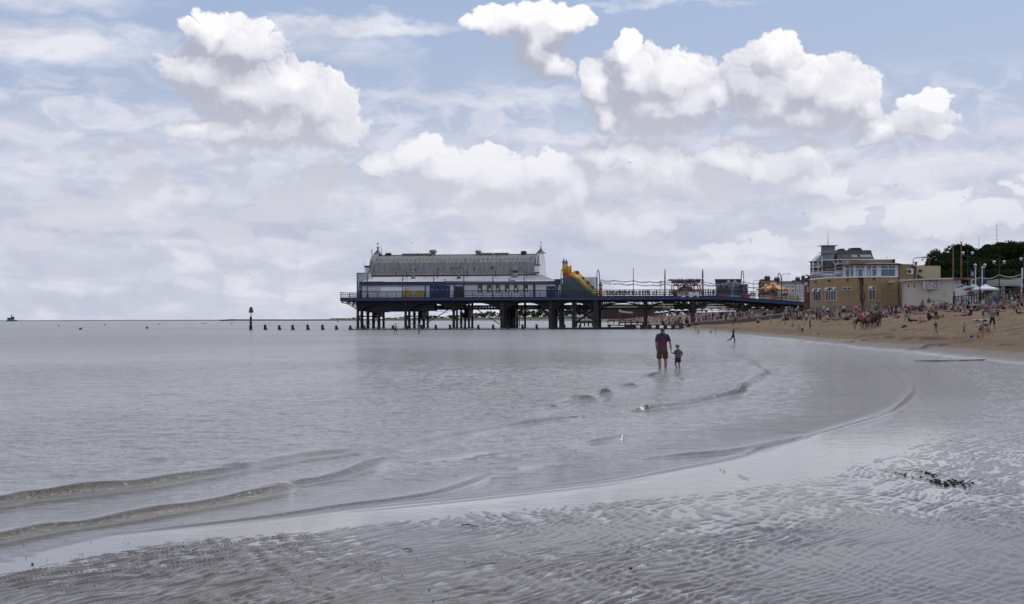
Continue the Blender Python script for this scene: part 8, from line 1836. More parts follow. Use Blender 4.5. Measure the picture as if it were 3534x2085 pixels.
 for (u, v, h, kind, rot, top, bot, shin, hair, lab) in (
  (2391, 1119, 30, 'stand', pi, 'navy', 'navy', 'skin', 'dark', 'person in a navy striped top at the first beach leg of the pier'),
  (2288, 1122, 30, 'sit_hug', 2.6, 'black', 'black', None, 'dark', 'person in black sitting on the landing stage end'),
  (2318, 1124, 30, 'sit', .2, 'turquoise', 'white', None, 'dark', 'person in a green top and white trousers sitting on the landing stage'),
  (2331, 1117, 34, 'sit_hug', .6, 'grey', 'grey', None, 'grey', 'person in grey sitting behind the landing stage'),
  (2368, 1119, 36, 'sit_hug', .7, 'purple', 'denim', None, 'brown', 'person in lilac sitting left of the first beach leg'),
  (2348, 1113, 30, 'stand', pi, 'white', 'black', 'skin', 'dark', 'person in a white shirt standing behind the landing stage end'),
  (2410, 1116, 24, 'stand', pi, 'khaki', 'khaki', 'skin', 'brown', 'small tanned person standing just right of the first beach leg'),
  (2432, 1118, 36, 'sit_hug', -.6, 'black', 'black', None, 'dark', 'person in black sitting left of the grey top under the pier'),
  (2443, 1115, 34, 'sit', .5, 'grey', 'grey', None, 'brown', 'person in a big grey top sitting under the pier arch'),
  (2461, 1119, 25, 'stand', pi, 'denim', 'denim', 'skin', 'brown', 'child in denim blue standing before the sloping groyne'),
  (2471, 1113, 28, 'stand2', 2.8, 'light blue', 'light blue', 'skin', 'blond', 'child in light blue under the pier before the sloping groyne'),
  (2477, 1118, 24, 'bend', 1.8, 'white', 'black', 'skin', 'dark', 'person in white crouching forwards before the sloping groyne'),
  (2493, 1111, 34, 'bend', pi/2, 'white', 'denim', None, 'dark', 'person in a white top bending over a dark pushchair'),
  (2505, 1119, 36, 'stand', pi, 'black', 'khaki', 'skin', 'brown', 'person in a black top and khaki shorts with back turned before the sloping groyne'),
  (2536, 1117, 30, 'stand', pi, 'grey', 'black', None, 'brown', 'person in grey top and black trousers standing in a pair before the second beach leg'),
  (2544, 1118, 28, 'stand2', 3.0, 'khaki', 'khaki', None, 'brown', 'person in khaki beside the grey top before the second beach leg'),
  (2556, 1104, 36, 'hips', pi, 'orange', 'khaki', 'skin', 'brown', 'person in a bright orange shirt at the second beach leg of the pier'),
  (2568, 1102, 38, 'bend', -pi/2-.3, 'light blue', 'light blue', None, 'dark', 'person in a light blue dress bending at the second beach leg of the pier'),
  (2555, 1121, 26, 'bend', 2.6, 'denim', 'denim', 'skin', 'blond', 'child in blue crouching over a white bag before the groyne'),
  (2586, 1111, 30, 'stand', 2.6, 'pink', 'black', 'skin', 'brown', 'person in a dusty pink top walking past the groyne with an orange bag'),
  (2640, 1094, 36, 'sit_hug', pi, 'black', 'black', None, 'dark', 'person in a wide black top sitting on the groyne, back turned'),
  (2654, 1103, 32, 'stand', pi, 'red', 'pink', 'skin', 'brown', 'person in red walking in front of the groyne'),
  (2621, 1104, 26, 'sit', 2.2, 'yellow', 'orange', 'skin', 'yellow', 'person in yellow sitting at the groyne foot'),
  (2713, 1084, 34, 'sit_hug', pi, 'white', 'white', None, 'brown', 'broad person in a white shirt sitting on the upper groyne, back turned'),
  (2668, 1083, 36, 'sit', pi, 'turquoise', 'denim', None, 'brown', 'person in a turquoise top sitting behind the upper groyne'),
  (2683, 1079, 34, 'stand', pi, 'blue', 'navy', None, 'dark', 'person in a strong blue top standing behind the upper groyne'),
  (2703, 1107, 36, 'sit', 1.2, 'white', 'denim', None, 'grey', 'person in white sitting on the sand below the groyne top'),
  (2712, 1108, 34, 'sit_hug', 1.7, 'navy', 'black', None, 'dark', 'person in navy sitting on the sand by the last pier leg'),
  (2736, 1103, 38, 'sit_hug', -1.4, 'white', 'brown', 'skin', 'dark', 'person in a white top sitting right of the last pier leg'),
  (2762, 1070, 36, 'stand', 1.0, 'black', 'black', None, 'dark', 'dark clothed person high on the sand under the end of the pier'),
  (2785, 1068, 36, 'stand2', .6, 'grey', 'black', 'skin', 'dark', 'person in a grey vest beside the orange brick column')):
  p = G(u, v); person(p, max(.7, hm(h, p)*(1 if kind not in ('sit', 'sit_hug') else 1.25)), kind, rot, top, bot, shin, hair, (u*7) % 4, label=lab)
build_named_people()
def build_crowds():
 G = ground; n = 0
 sitk = ['sit', 'sit_back', 'sit_hug', 'lie', 'kneel', 'sit', 'chair']; stk = ['stand', 'stand2', 'walk', 'bend', 'hips', 'stand']
 def band(u0, u1, v0, v1, cnt, where, group, kinds, hmin=1.0, hmax=1.75):
  nonlocal n
  for i in range(cnt):
   f = (i+rp.uniform(.1, .9))/cnt; u = u0+(u1-u0)*f; vt = v0[0]+(v0[1]-v0[0])*f; vb = v1[0]+(v1[1]-v1[0])*f
   p = G(u, rp.uniform(vt, vb)); k = rp.choice(kinds)
   rnd_person(p, rp.uniform(hmin, hmax)*(1.15 if p.y < 260 else 1.05), k, where, group); n += 1
 gb = 'people on the sand below the cafe and kiosk'
 band(2800, 2900, (1096, 1093), (1108, 1106), 20, "below the cafe's left end", gb, sitk+['stand', 'stand2', 'bend'])
 band(2900, 3000, (1092, 1088), (1106, 1102), 16, "below the cafe's middle", gb, sitk)
 band(3000, 3110, (1086, 1082), (1100, 1096), 17, 'between donkeys and cafe', gb, sitk+stk[:2])
 band(3120, 3210, (1078, 1070), (1094, 1086), 20, 'below the menu sign', gb, sitk+['stand', 'stand2', 'bend'])
 band(3210, 3300, (1066, 1062), (1084, 1078), 18, 'right of the menu sign', gb, sitk+['chair'])
 band(3300, 3420, (1064, 1062), (1080, 1080), 14, 'below the black fence', gb, sitk+['stand', 'stand2', 'bend'])
 band(3420, 3540, (1056, 1054), (1072, 1068), 14, 'under the promenade wall', gb, sitk+['stand', 'stand2', 'bend'])
 gp = 'people on the sand under the shore end of the pier'
 band(2700, 2800, (1086, 1072), (1110, 1106), 30, 'by the orange brick column', gp, sitk+stk)
 band(2580, 2700, (1088, 1078), (1102, 1090), 28, 'behind the sloping groyne', gp, sitk+stk[:3])
 band(2400, 2580, (1095, 1090), (1112, 1104), 34, 'behind the second beach leg', gp, sitk+stk)
 band(2240, 2400, (1104, 1098), (1116, 1110), 26, 'behind the first beach leg', gp, stk+sitk)
 gd = 'people on the pier deck'
 for i in range(30):
  u = 2094+i*6.1+rp.uniform(-2, 2); nn = rp.uniform(1.0, 5.0);
  if i in (24, 25, 26, 27, 28, 29) and i % 2: continue
  s_ = S(u, nn); p = LW((s_, nn, deckz(s_)+.0)); rnd_person(p, rp.choice([1.75, 1.8, 1.7, 1.35, 1.7]), rp.choice(['stand', 'stand2', 'walk', 'hips']), 'right of the slide', gd)
 for u in (2312, 2318, 2325, 2420, 2427, 2435, 2444, 2453, 2460, 2410, 2466):
  nn = rp.uniform(.8, 3.0); s_ = S(u, nn); p = LW((s_, nn, deckz(s_))); rnd_person(p, 1.72, rp.choice(['stand', 'stand2', 'walk']), 'beside the fairground ride', gd)
 for u in (2592, 2600, 2606, 2640, 2652, 2700, 2712, 2728, 2738, 2752):
  nn = rp.uniform(.9, 2.2) if u < 2630 else 2.6; s_ = S(u, nn); p = LW((s_, nn, deckz(s_))); rnd_person(p, 1.65, rp.choice(['stand', 'walk', 'stand2']), 'by the striped carousel', gd)
 for i in range(16):
  u = 3392+i*9.5+rp.uniform(-3, 3); Y = rp.uniform(192, 204); p = Vector((XU(u, Y), Y, ZV(u, 1036, Y))); p.z = PROMZ+.02
  rnd_person(p, rp.uniform(1.3, 1.78), rp.choice(stk[:3]), 'behind the black railings', 'people on the promenade at the right')
 verts = []; faces = []; mi = []
 lo = []
 for kd in ('stand', 'sit_hug'):
  J = pose(kd); m = MB()
  if kd == 'stand': m.lathe([(.10, 0), (.13, .5), (.20, .95), (.17, 1.1), (.22, 1.35), (.08, 1.45)], (0, 0, 0), 5); m.ball((0, 0, 1.57), .12, 5, 4)
  else: m.lathe([(.34, 0), (.36, .3), (.25, .6), (.08, .72)], (0, 0, 0), 5); m.ball((0, 0, .85), .12, 5, 4)
  lo.append(m)
 mats = [CLOTH[c] for c in ('white', 'black', 'navy', 'light blue', 'red', 'pink', 'grey', 'purple', 'turquoise', 'brown', 'beige')]+[SKINS[0]]
 def add(p, k):
  m = lo[k]; b = len(verts); s_ = rp.uniform(.75, 1.05); verts.extend([(p[0]+x*s_*1.1, p[1]+y*s_, p[2]+z*s_) for x, y, z in m.v]); nf = len(m.f)
  c = rp.randrange(len(mats)-1); c2 = rp.randrange(len(mats)-1)
  for q, f in enumerate(m.f): faces.append(tuple(b+i for i in f)); zc = sum(m.v[i][2] for i in f)/len(f); mi.append(11 if zc > (1.44 if k == 0 else .73) else (c2 if (k == 0 and zc < .95) else c))
 for i in range(420):
  y = rp.uniform(330, 900); x0 = float(shore_x(y)); x = x0+rp.uniform(1.5, wall_x(y)-x0-2); add((x, y, float(beach_z(x, y))), rp.random() < .5)
 for i in range(420):
  y = rp.uniform(330, 860); x = wall_x(y)+rp.uniform(.8, 14); add((x, y, PROMZ), 0)
 for i in range(150):
  u = rp.uniform(1700, 2280); Y = rp.uniform(1550, 1800); f_ = np.interp(u, (1640, 1760, 1900, 2060, 2250), (1104, 1103, 1101.5, 1100, 1096.5)); add(tuple(P(u, f_+.6, Y)), 0)
 me = bpy.data.meshes.new('distant_crowd'); me.from_pydata(verts, [], faces)
 for q in mats: me.materials.append(q)
 me.polygons.foreach_set('material_index', mi); me.update(); o = link_obj('distant_crowd', me); o['kind'] = 'stuff'
 return n
build_crowds()
# ------------------------------------------------------------------ the man and the small boy hand in hand
def build_pair():
 SK = SKINS[1]; z0 = -.05
 pm = W(2284, 1277, z0); pb = W(2338, 1276, z0)
 FZ = pm.y
 def chain(V, E, R, pts, rs, start=None):
  i0 = start
  for p, r in zip(pts, rs):
   V.append(p); R.append((r, r) if not isinstance(r, tuple) else r)
   if i0 is not None: E.append((i0, len(V)-1))
   i0 = len(V)-1
  return i0
 def body(name, base, J, rads, hands, mats):
  V = []; E = []; R = []; idx = {}
  for n_, p in J.items(): idx[n_] = len(V); V.append(p); R.append(rads[n_])
  for a, b in EDGES2: E.append((idx[a], idx[b]))
  for root, fs in hands:
   for pts, rs in fs: chain(V, E, R, pts, rs, idx[root])
  me = skin_mesh(name, V, E, R, idx['pelvis'], 2)
  return me, idx
 EDGES2 = [('pelvis', 'waist'), ('waist', 'chest'), ('chest', 'uchest'), ('uchest', 'neck'), ('neck', 'head'), ('head', 'crown'), ('uchest', 'shL'), ('shL', 'elL'), ('elL', 'foL'), ('foL', 'wrL'), ('wrL', 'haL'), ('uchest', 'shR'), ('shR', 'elR'), ('elR', 'foR'), ('foR', 'wrR'), ('wrR', 'haR'),
    ('pelvis', 'hiL'), ('hiL', 'knL'), ('knL', 'caL'), ('caL', 'anL'), ('anL', 'toL'), ('pelvis', 'hiR'), ('hiR', 'knR'), ('knR', 'caR'), ('caR', 'anR'), ('anR', 'toR')]
 m_sc = 58.6/FPX if False else pm.y/FPX
 def mj(u, v, y=0.0): q = P(u, v, pm.y); return (q.x-pm.x, y, q.z-z0)
 J = dict(pelvis=mj(2287, 1207, .02), waist=mj(2286, 1188), chest=mj(2286, 1170, .01), uchest=mj(2286, 1158, .02), neck=mj(2287, 1148.5, .02), head=mj(2287, 1140.5, .03), crown=mj(2287, 1134.5, .03),
    shL=mj(2304.5, 1158, .02), elL=mj(2312.5, 1183, -.02), foL=mj(2315, 1196, .0), wrL=mj(2316.5, 1207.5, .06), haL=mj(2317, 1212, .08),
    shR=mj(2268.5, 1158, .02), elR=mj(2264.5, 1184, -.02), foR=mj(2266, 1195, .02), wrR=mj(2267.5, 1206, .06), haR=mj(2268.5, 1211.5, .08),
    hiL=mj(2296, 1210, .02), knL=mj(2297, 1241, .06), caL=mj(2297.5, 1252, -.01), anL=mj(2297, 1275, .02), toL=mj(2298, 1279, .16),
    hiR=mj(2277, 1210, .02), knR=mj(2276, 1241, -.02), caR=mj(2276.5, 1252, -.05), anR=mj(2277.5, 1275, -.04), toR=mj(2275, 1279, .10))
 rd = dict(pelvis=(.165, .12), waist=(.155, .115), chest=(.155, .105), uchest=(.12, .07), neck=(.068, .068), head=(.080, .098), crown=(.068, .078), sh=(.052, .050), el=(.052, .050), fo=(.05, .046), wr=(.032, .028), ha=(.042, .022), hi=(.125, .125), kn=(.072, .072), ca=(.074, .076), an=(.042, .046), to=(.046, .03))
 rads = {k: rd.get(k) or rd[k[:-1]] for k in J}
 def fingers(J, wr, ha, sc, side, curl=.5, toward=None):
  w, h = Vector(J[wr]), Vector(J[ha]); d = (h-w).normalized(); out = []
  y = Vector((0, 1, 0)); sx = Vector((side, 0, 0))
  for k, ln in enumerate((.075, .085, .08, .062)):
   base = h+y*(.030-.020*k)*sc+d*.012*sc
   bend = -sx*curl if toward is None else toward
   p1 = base+d*ln*.45*sc; p2 = p1+(d*.8+bend*.6).normalized()*ln*.32*sc; p3 = p2+(d*.35+bend).normalized()*ln*.28*sc
   out.append(([tuple(base), tuple(p1), tuple(p2), tuple(p3)], [.0095*sc, .009*sc, .008*sc, .007*sc]))
  t0 = w+d*.02*sc+y*.028*sc; t1 = t0+(d*.5+y*.9).normalized()*.035*sc; t2 = t1+(d*.9+y*.2-sx*.2).normalized()*.032*sc
  out.append(([tuple(t0), tuple(t1), tuple(t2)], [.013*sc, .0105*sc, .009*sc]))
  return out
 tw = Vector((.75, 0, -.35))
 me, idx = body('body', pm, J, rads, [('haL', fingers(J, 'wrL', 'haL', 1.0, 1, toward=tw)), ('haR', fingers(J, 'wrR', 'haR', 1.0, -1, .35))], None)
 HAIRM = M('short_brown_hair', (.05, .032, .022), .7, .2, 20)
 t = thing('person', 'man in navy and magenta striped shirt wading hand in hand with a boy', 'person', pm)
 def attach(me, t, z_off, J, hairf):
  C = np.array([p.center for p in me.polygons]); hd = np.array(J['head']); r = C-hd
  near = np.linalg.norm(r, axis=1) < .2
  hair = near & hairf(r)
  me.materials.clear(); me.materials.append(SK); me.materials.append(hairf.mat)
  me.polygons.foreach_set('material_index', hair.astype(np.int32)); me.update()
  o = link_obj('body', me, t); return o
 def hm_(r): return (r[:, 2] > .005) & ((r[:, 1] < .045) | (r[:, 2] > .06)) | ((r[:, 1] < -.03) & (r[:, 2] > -.045))
 hm_.mat = HAIRM; attach(me, t, 0, J, hm_)
 BASE[t.name] = Vector((0, 0, 0))
 def ears(t, hd, rx, sc):
  for s_ in (-1, 1):
   m = MB(); m.ball((hd[0]+s_*rx, hd[1]+.005, hd[2]-.005), .028*sc, 8, 6, 1.3); m.v = [(hd[0]+s_*rx+(x-hd[0]-s_*rx)*.45, y, z) for x, y, z in m.v]; part('ear', m, SK, t, smooth=True)
  m = MB(); m.ball((hd[0], hd[1]+.098*sc, hd[2]-.015*sc), .018*sc, 6, 5, 1.3); part('nose', m, SK, t, smooth=True)
  for s_ in (-1, 1): m = MB(); m.ball((hd[0]+s_*.032*sc, hd[1]+.088*sc, hd[2]+.012*sc), .012*sc, 6, 5, 1); part('eye', m, IRON, t, smooth=True)
  m = MB(); m.ball((hd[0], hd[1]+.09*sc, hd[2]-.05*sc), .02*sc, 6, 4, .4); part('mouth', m, M('lips', (.3, .1, .09), .5, .1, 3), t, smooth=True)
 ears(t, J['head'], .084, 1.0)
 def loft(rings, n=20):
  """rings: (centre, rx, ry, axis vector)"""
  m = MB(); vs = []
  for c, rx, ry, ax in rings:
   ax = Vector(ax).normalized(); a = Vector((0, 1, 0)).cross(ax); a = a.normalized() if a.length > .1 else Vector((1, 0, 0)); b = ax.cross(a).normalized(); c = Vector(c)
   vs += [c+a*rx*cos(2*pi*k/n)+b*ry*sin(2*pi*k/n) for k in range(n)]
  m.add(vs, [(i*n+k, i*n+(k+1) % n, (i+1)*n+(k+1) % n, (i+1)*n+k) for i in range(len(rings)-1) for k in range(n)])
  return m
 up = (0, 0, 1)
 ms, g, b = mat_new('striped_shirt'); tc = g.new('ShaderNodeTexCoord').outputs['Object']; sep = g.new('ShaderNodeSeparateXYZ'); g.l.new(tc, sep.inputs[0])
 zz = sep.outputs[2]; ztop = mj(0, 1160)[2]
 wz = g.m('ADD', zz, g.m('MULTIPLY', g.m('SUBTRACT', g.noise(tc, 9, 2, .5), .5), .012))
 fr = g.m('FRACT', g.m('MULTIPLY', wz, 1/.062)); st = g.m('GREATER_THAN', fr, g.ramp(wz, mj(0, 1200)[2], ztop, .30, .72, smooth=False))
 body_zone = g.m('MULTIPLY', g.m('LESS_THAN', zz, ztop), g.m('LESS_THAN', g.m('ABSOLUTE', g.m('SUBTRACT', sep.outputs[0], .02)), .205))
 cc = g.mix(g.m('MULTIPLY', st, body_zone), (.016, .020, .058), (.17, .026, .085)); g.l.new(cc, b.inputs['Base Color']); b.inputs['Roughness'].default_value = .85
 bn = g.new('ShaderNodeBump'); bn.inputs['Distance'].default_value = .02; bn.inputs['Strength'].default_value = .5; g.l.new(g.noise(g.v('MULTIPLY', tc, (1, 1, 2)), 7, 3, .6), bn.inputs['Height']); g.l.new(bn.outputs[0], b.inputs['Normal'])
 pts = [(2286.5, 1204.5, .205, .15), (2286, 1199, .205, .148), (2286, 1190, .198, .145), (2286, 1178, .205, .145), (2286, 1168, .215, .142), (2286, 1160, .215, .132), (2286, 1154, .185, .115), (2286.5, 1150.5, .12, .09), (2287, 1148.2, .078, .075)]
 m = loft([(mj(u, v, .015), rx, ry, up) for u, v, rx, ry in pts]); sh = part('shirt', m, ms, t, smooth=True)
 for s_, sh_, el_ in ((1, 'shL', 'elL'), (-1, 'shR', 'elR')):
  a, b_ = Vector(J[sh_]), Vector(J[el_]); d = (b_-a)
  a = a+Vector((-.045*s_, 0, .025))
  m = loft([(a, .08, .085, d+Vector((s_*.25, 0, 0))), (a+(b_-a)*.25, .088, .09, d), (a+(b_-a)*.55, .082, .082, d), (a+(b_-a)*.80, .080, .080, d)], 14); part('sleeve', m, ms, sh, smooth=True)
 SHO = M('brown_shorts', (.085, .058, .028), .9, .18, 9, bump=.5)
 pts = [(2286.5, 1202, .195, .145), (2286.5, 1207, .21, .155), (2286.5, 1216, .215, .16), (2286.5, 1222, .205, .15)]
 m = loft([(mj(u, v, .01), rx, ry, up) for u, v, rx, ry in pts]); so = part('shorts', m, SHO, t, smooth=True)
 for s_, u0, u1, yo in ((1, 2296.5, 2296.5, .02), (-1, 2276.5, 2275.5, -.005)):
  m = loft([(mj(u0, 1214, .01), .115, .15, up), (mj(u0, 1222, .01), .118, .135, up), (mj(u1, 1230, yo), .118, .122, up), (mj(u1, 1237.5, yo), .112, .115, up), (mj(u1, 1236.5, yo), .095, .10, up)], 16); part('shorts_leg', m, SHO, so, smooth=True)
 m = MB(); w = Vector(J['wrR']); m = loft([(w+Vector((0, 0, .018)), .036, .033, up), (w, .038, .035, up), (w-Vector((0, 0, .018)), .036, .033, up)], 12); part('watch_strap', m, IRON, t, smooth=True)
 def bj(u, v, y=0.0): q = P(u, v, pb.y); return (q.x-pb.x, y, q.z-z0)
 B = dict(pelvis=bj(2339.5, 1239, .01), waist=bj(2340, 1229, .0), chest=bj(2340, 1218, .0), uchest=bj(2340, 1211, .01), neck=bj(2340, 1203.5, .02), head=bj(2338.5, 1196, .03), crown=bj(2338.5, 1191, .03),
    shL=bj(2349.5, 1211.5, .0), elL=bj(2354, 1223, -.03), foL=bj(2353.5, 1227.5, .0), wrL=bj(2352, 1231, .05), haL=bj(2351, 1233.5, .07),
    shR=bj(2330.5, 1211.5, .0), elR=bj(2326.5, 1221.5, -.02), foR=bj(2323.5, 1220, .0), wrR=bj(2320, 1216.5, .04), haR=bj(2318.5, 1214.5, .06),
    hiL=bj(2343.5, 1241, .01), knL=bj(2344, 1258, .03), caL=bj(2345, 1264, -.01), anL=bj(2345, 1275, .0), toL=bj(2346, 1278.5, .09),
    hiR=bj(2335, 1241, .01), knR=bj(2331.5, 1257, .06), caR=bj(2333.5, 1263, .0), anR=bj(2336.5, 1275, -.03), toR=bj(2334, 1278.5, .07))
 k = .60
 rb = {n_: (r[0]*(k if n_ not in ('head', 'crown') else .92), r[1]*(k if n_ not in ('head', 'crown') else .90)) for n_, r in {q: rads[q] for q in B}.items()}
 rb['neck'] = (.042, .042); rb['shL'] = rb['shR'] = (.032, .032); rb['uchest'] = (.075, .045); rb['chest'] = (.09, .06)
 me, idx = body('body', pb, B, rb, [('haL', fingers(B, 'wrL', 'haL', .62, 1, .3)), ('haR', fingers(B, 'wrR', 'haR', .62, -1, toward=Vector((-.4, 0, .5))))], None)
 t2 = thing('person', 'small blond boy in grey brown top holding the wading man by the hand', 'person', pb)
 def hb_(r): return (r[:, 2] > .01) & ((r[:, 1] < .05) | (r[:, 2] > .05)) | ((r[:, 1] < .0) & (r[:, 2] > -.07))
 hb_.mat = M('blond_hair', (.27, .17, .075), .6, .2, 25); attach(me, t2, 0, B, hb_); BASE[t2.name] = Vector((0, 0, 0)); ears(t2, B['head'], .076, .88)
 m = MB(); hd = B['head']; m.ball((hd[0], hd[1]-.012, hd[2]+.025), .092, 14, 8, .88); part('hair', m, hb_.mat, t2, smooth=True)
 TOPM = M('taupe_top', (.125, .105, .088), .9, .1, 12, bump=.4)
 pts = [(2340, 1236.5, .125, .088), (2340, 1233, .128, .09), (2340, 1225, .120, .085), (2340, 1217, .122, .085), (2340, 1211.5, .118, .078), (2340, 1207.5, .085, .065), (2340, 1204.5, .045, .045)]
 m = loft([(bj(u, v, .005), rx, ry, up) for u, v, rx, ry in pts], 16); tp = part('top', m, TOPM, t2, smooth=True)
 for s_, a_, b_ in ((1, 'shL', 'elL'), (-1, 'shR', 'elR')):
  a, q = Vector(B[a_])+Vector((-.02*s_, 0, .012)), Vector(B[b_]); d = q-a
  m = loft([(a, .05, .052, d), (a+d*.5, .05, .05, d), (a+d*1.0, .044, .044, d)], 12); part('sleeve', m, TOPM, tp, smooth=True)
 BS = M('black_shorts', (.014, .014, .016), .8, .2, 8)
 m = loft([(bj(2340, 1235, .005), .122, .088, up), (bj(2339.5, 1240, .005), .13, .095, up), (bj(2339.5, 1245, .005), .125, .09, up)], 16); so = part('shorts', m, BS, t2, smooth=True)
 for s_, u0 in ((1, 2345), (-1, 2334.5)):
  m = loft([(bj(u0, 1241, .005), .066, .085, up), (bj(u0, 1246, .01), .068, .075, up), (bj(u0, 1250, .015), .064, .068, up), (bj(u0, 1249.5, .015), .05, .055, up)], 12); part('shorts_leg', m, BS, so, smooth=True)
 m = MB(); q = bj(2335, 1242, -.10); m.box(q[0]-.008, q[0]+.008, q[1]-.004, q[1], q[2]-.012, q[2]+.012); part('badge', m, WHITE2, so)
build_pair()
# ------------------------------------------------------------------ donkeys, gulls, beach clutter
def build_donkeys():
 V = [(0, 0, .88), (-.28, 0, .90), (-.52, 0, .88), (.28, 0, .86), (.5, 0, .90), (.68, 0, 1.08), (.80, 0, 1.22), (.97, 0, 1.10), (1.10, 0, .98), (.80, .05, 1.30), (.80, .10, 1.46), (.80, -.05, 1.30), (.80, -.10, 1.46)]
 R = [(.22, .25), (.22, .24), (.17, .18), (.21, .25), (.17, .2), (.10, .15), (.09, .11), (.07, .085), (.055, .06), (.03, .02), (.012, .01), (.03, .02), (.012, .01)]
 E = [(0, 1), (1, 2), (0, 3), (3, 4), (4, 5), (5, 6), (6, 7), (7, 8), (6, 9), (9, 10), (6, 11), (11, 12)]
 def leg(root, pts, rs):
  i0 = root
  for p, r in zip(pts, rs): V.append(p); R.append((r, r)); E.append((i0, len(V)-1)); i0 = len(V)-1
 for y in (.13, -.13):
  leg(2, [(-.50, y, .72), (-.40, y, .56), (-.58, y, .36), (-.54, y, .10), (-.50, y, .03)], [.13, .085, .055, .038, .045])
  leg(4, [(.46, y, .68), (.44, y, .42), (.45, y, .10), (.48, y, .03)], [.09, .055, .036, .045])
 me = skin_mesh('donkey_body', V, E, R, 0, 1)
 DK = M('donkey_dark', (.035, .024, .018), .9, .3, 4); PALE = M('donkey_pale', (.26, .22, .17), .9, .15, 4)
 C = np.array([p.center for p in me.polygons])
 mi = ((C[:, 2] < .52) | ((C[:, 0] > 1.02)) | ((C[:, 2] < .68) & (np.abs(C[:, 1]) < .12))).astype(np.int32)
 me.materials.clear(); me.materials.append(DK); me.materials.append(PALE); me.polygons.foreach_set('material_index', mi); me.update()
 SR = M('saddle_red', (.34, .05, .04), .7, .15, 3); SG = M('saddle_dark', (.035, .035, .045), .7, .15, 3)
 labs = ['dark brown donkey with a red saddle cloth, nearest of the group', 'dark donkey behind the nearest one with its tail to the left', 'donkey in the middle of the group with a dark saddle', 'far donkey of the group with its head raised to the right', 'pale faced grey donkey at the right end of the group']
 for i, (u, v, hh, col) in enumerate(((2994, 1139, 1.0, 0), (2972, 1137.5, 1.05, 0), (3002, 1134.5, 1.05, 0), (3015, 1132, 1.0, 0), (3022, 1129, 1.08, 1))):
  p = ground(u, v); s_ = 47*ground(2994, 1139).y/FPX/1.25*hh
  t = thing('donkey', labs[i], 'donkey', p, 'beach donkeys'); t.scale = (s_, s_, s_); t.rotation_euler = (0, 0, [.08, .0, -.1, .12, .05][i])
  o = link_obj('body', me, t)
  if col:
   for k in (0, 1): o.material_slots[k].link = 'OBJECT'; o.material_slots[k].material = M('donkey_grey', (.28, .26, .23), .9, .15, 4)
  BASE[t.name] = Vector((0, 0, 0))
  m = MB(); m.tube([(-.62, 0, .95), (-.70, 0, .8), (-.70, 0, .45)], [.035, .025, .05], 5); part('tail', m, DK, t, smooth=True)
  m = MB(); K = 8
  for k in range(K):
   a0, a1 = -1.9+3.8*k/K, -1.9+3.8*(k+1)/K
   f = lambda a, x: (x, .265*sin(a), .86+.29*cos(a))
   m.add([f(a0, -.22), f(a0, .2), f(a1, .2), f(a1, -.22)], [(0, 1, 2, 3)])
  part('saddle_cloth', m, SR if i in (0, 1) else SG, t)
  m = MB(); m.prism([(-.18, 1.13), (.16, 1.13), (.16, 1.22), (0, 1.17), (-.18, 1.24)], -.12, .12); part('saddle', m, SG, t)
  m = MB(); m.tube([(.62, 0, 1.24), (.70, .11, 1.12), (.72, 0, .98), (.70, -.11, 1.12), (.62, 0, 1.24)], .02, 4); part('bridle', m, YEL if i == 2 else SR, t)
 p = ground(3030, 1136); person(p, 34*p.y/FPX, 'stand', 0, 'maroon', 'navy', 'skin', 'brown', 0, label='child in navy shorts standing at the donkeys heads')
 p = ground(3026, 1128); person(p, 44*p.y/FPX, 'bend', 1.4, 'turquoise', 'denim', None, 'dark', 0, label='person in a pale turquoise top leaning over behind the donkeys')
 p = ground(2984, 1112); person(p, 50*p.y/FPX, 'sit', .3, 'white', 'pink', 'skin', 'blond', 0, label='child in a white top and cap behind the donkey saddles')
build_donkeys()
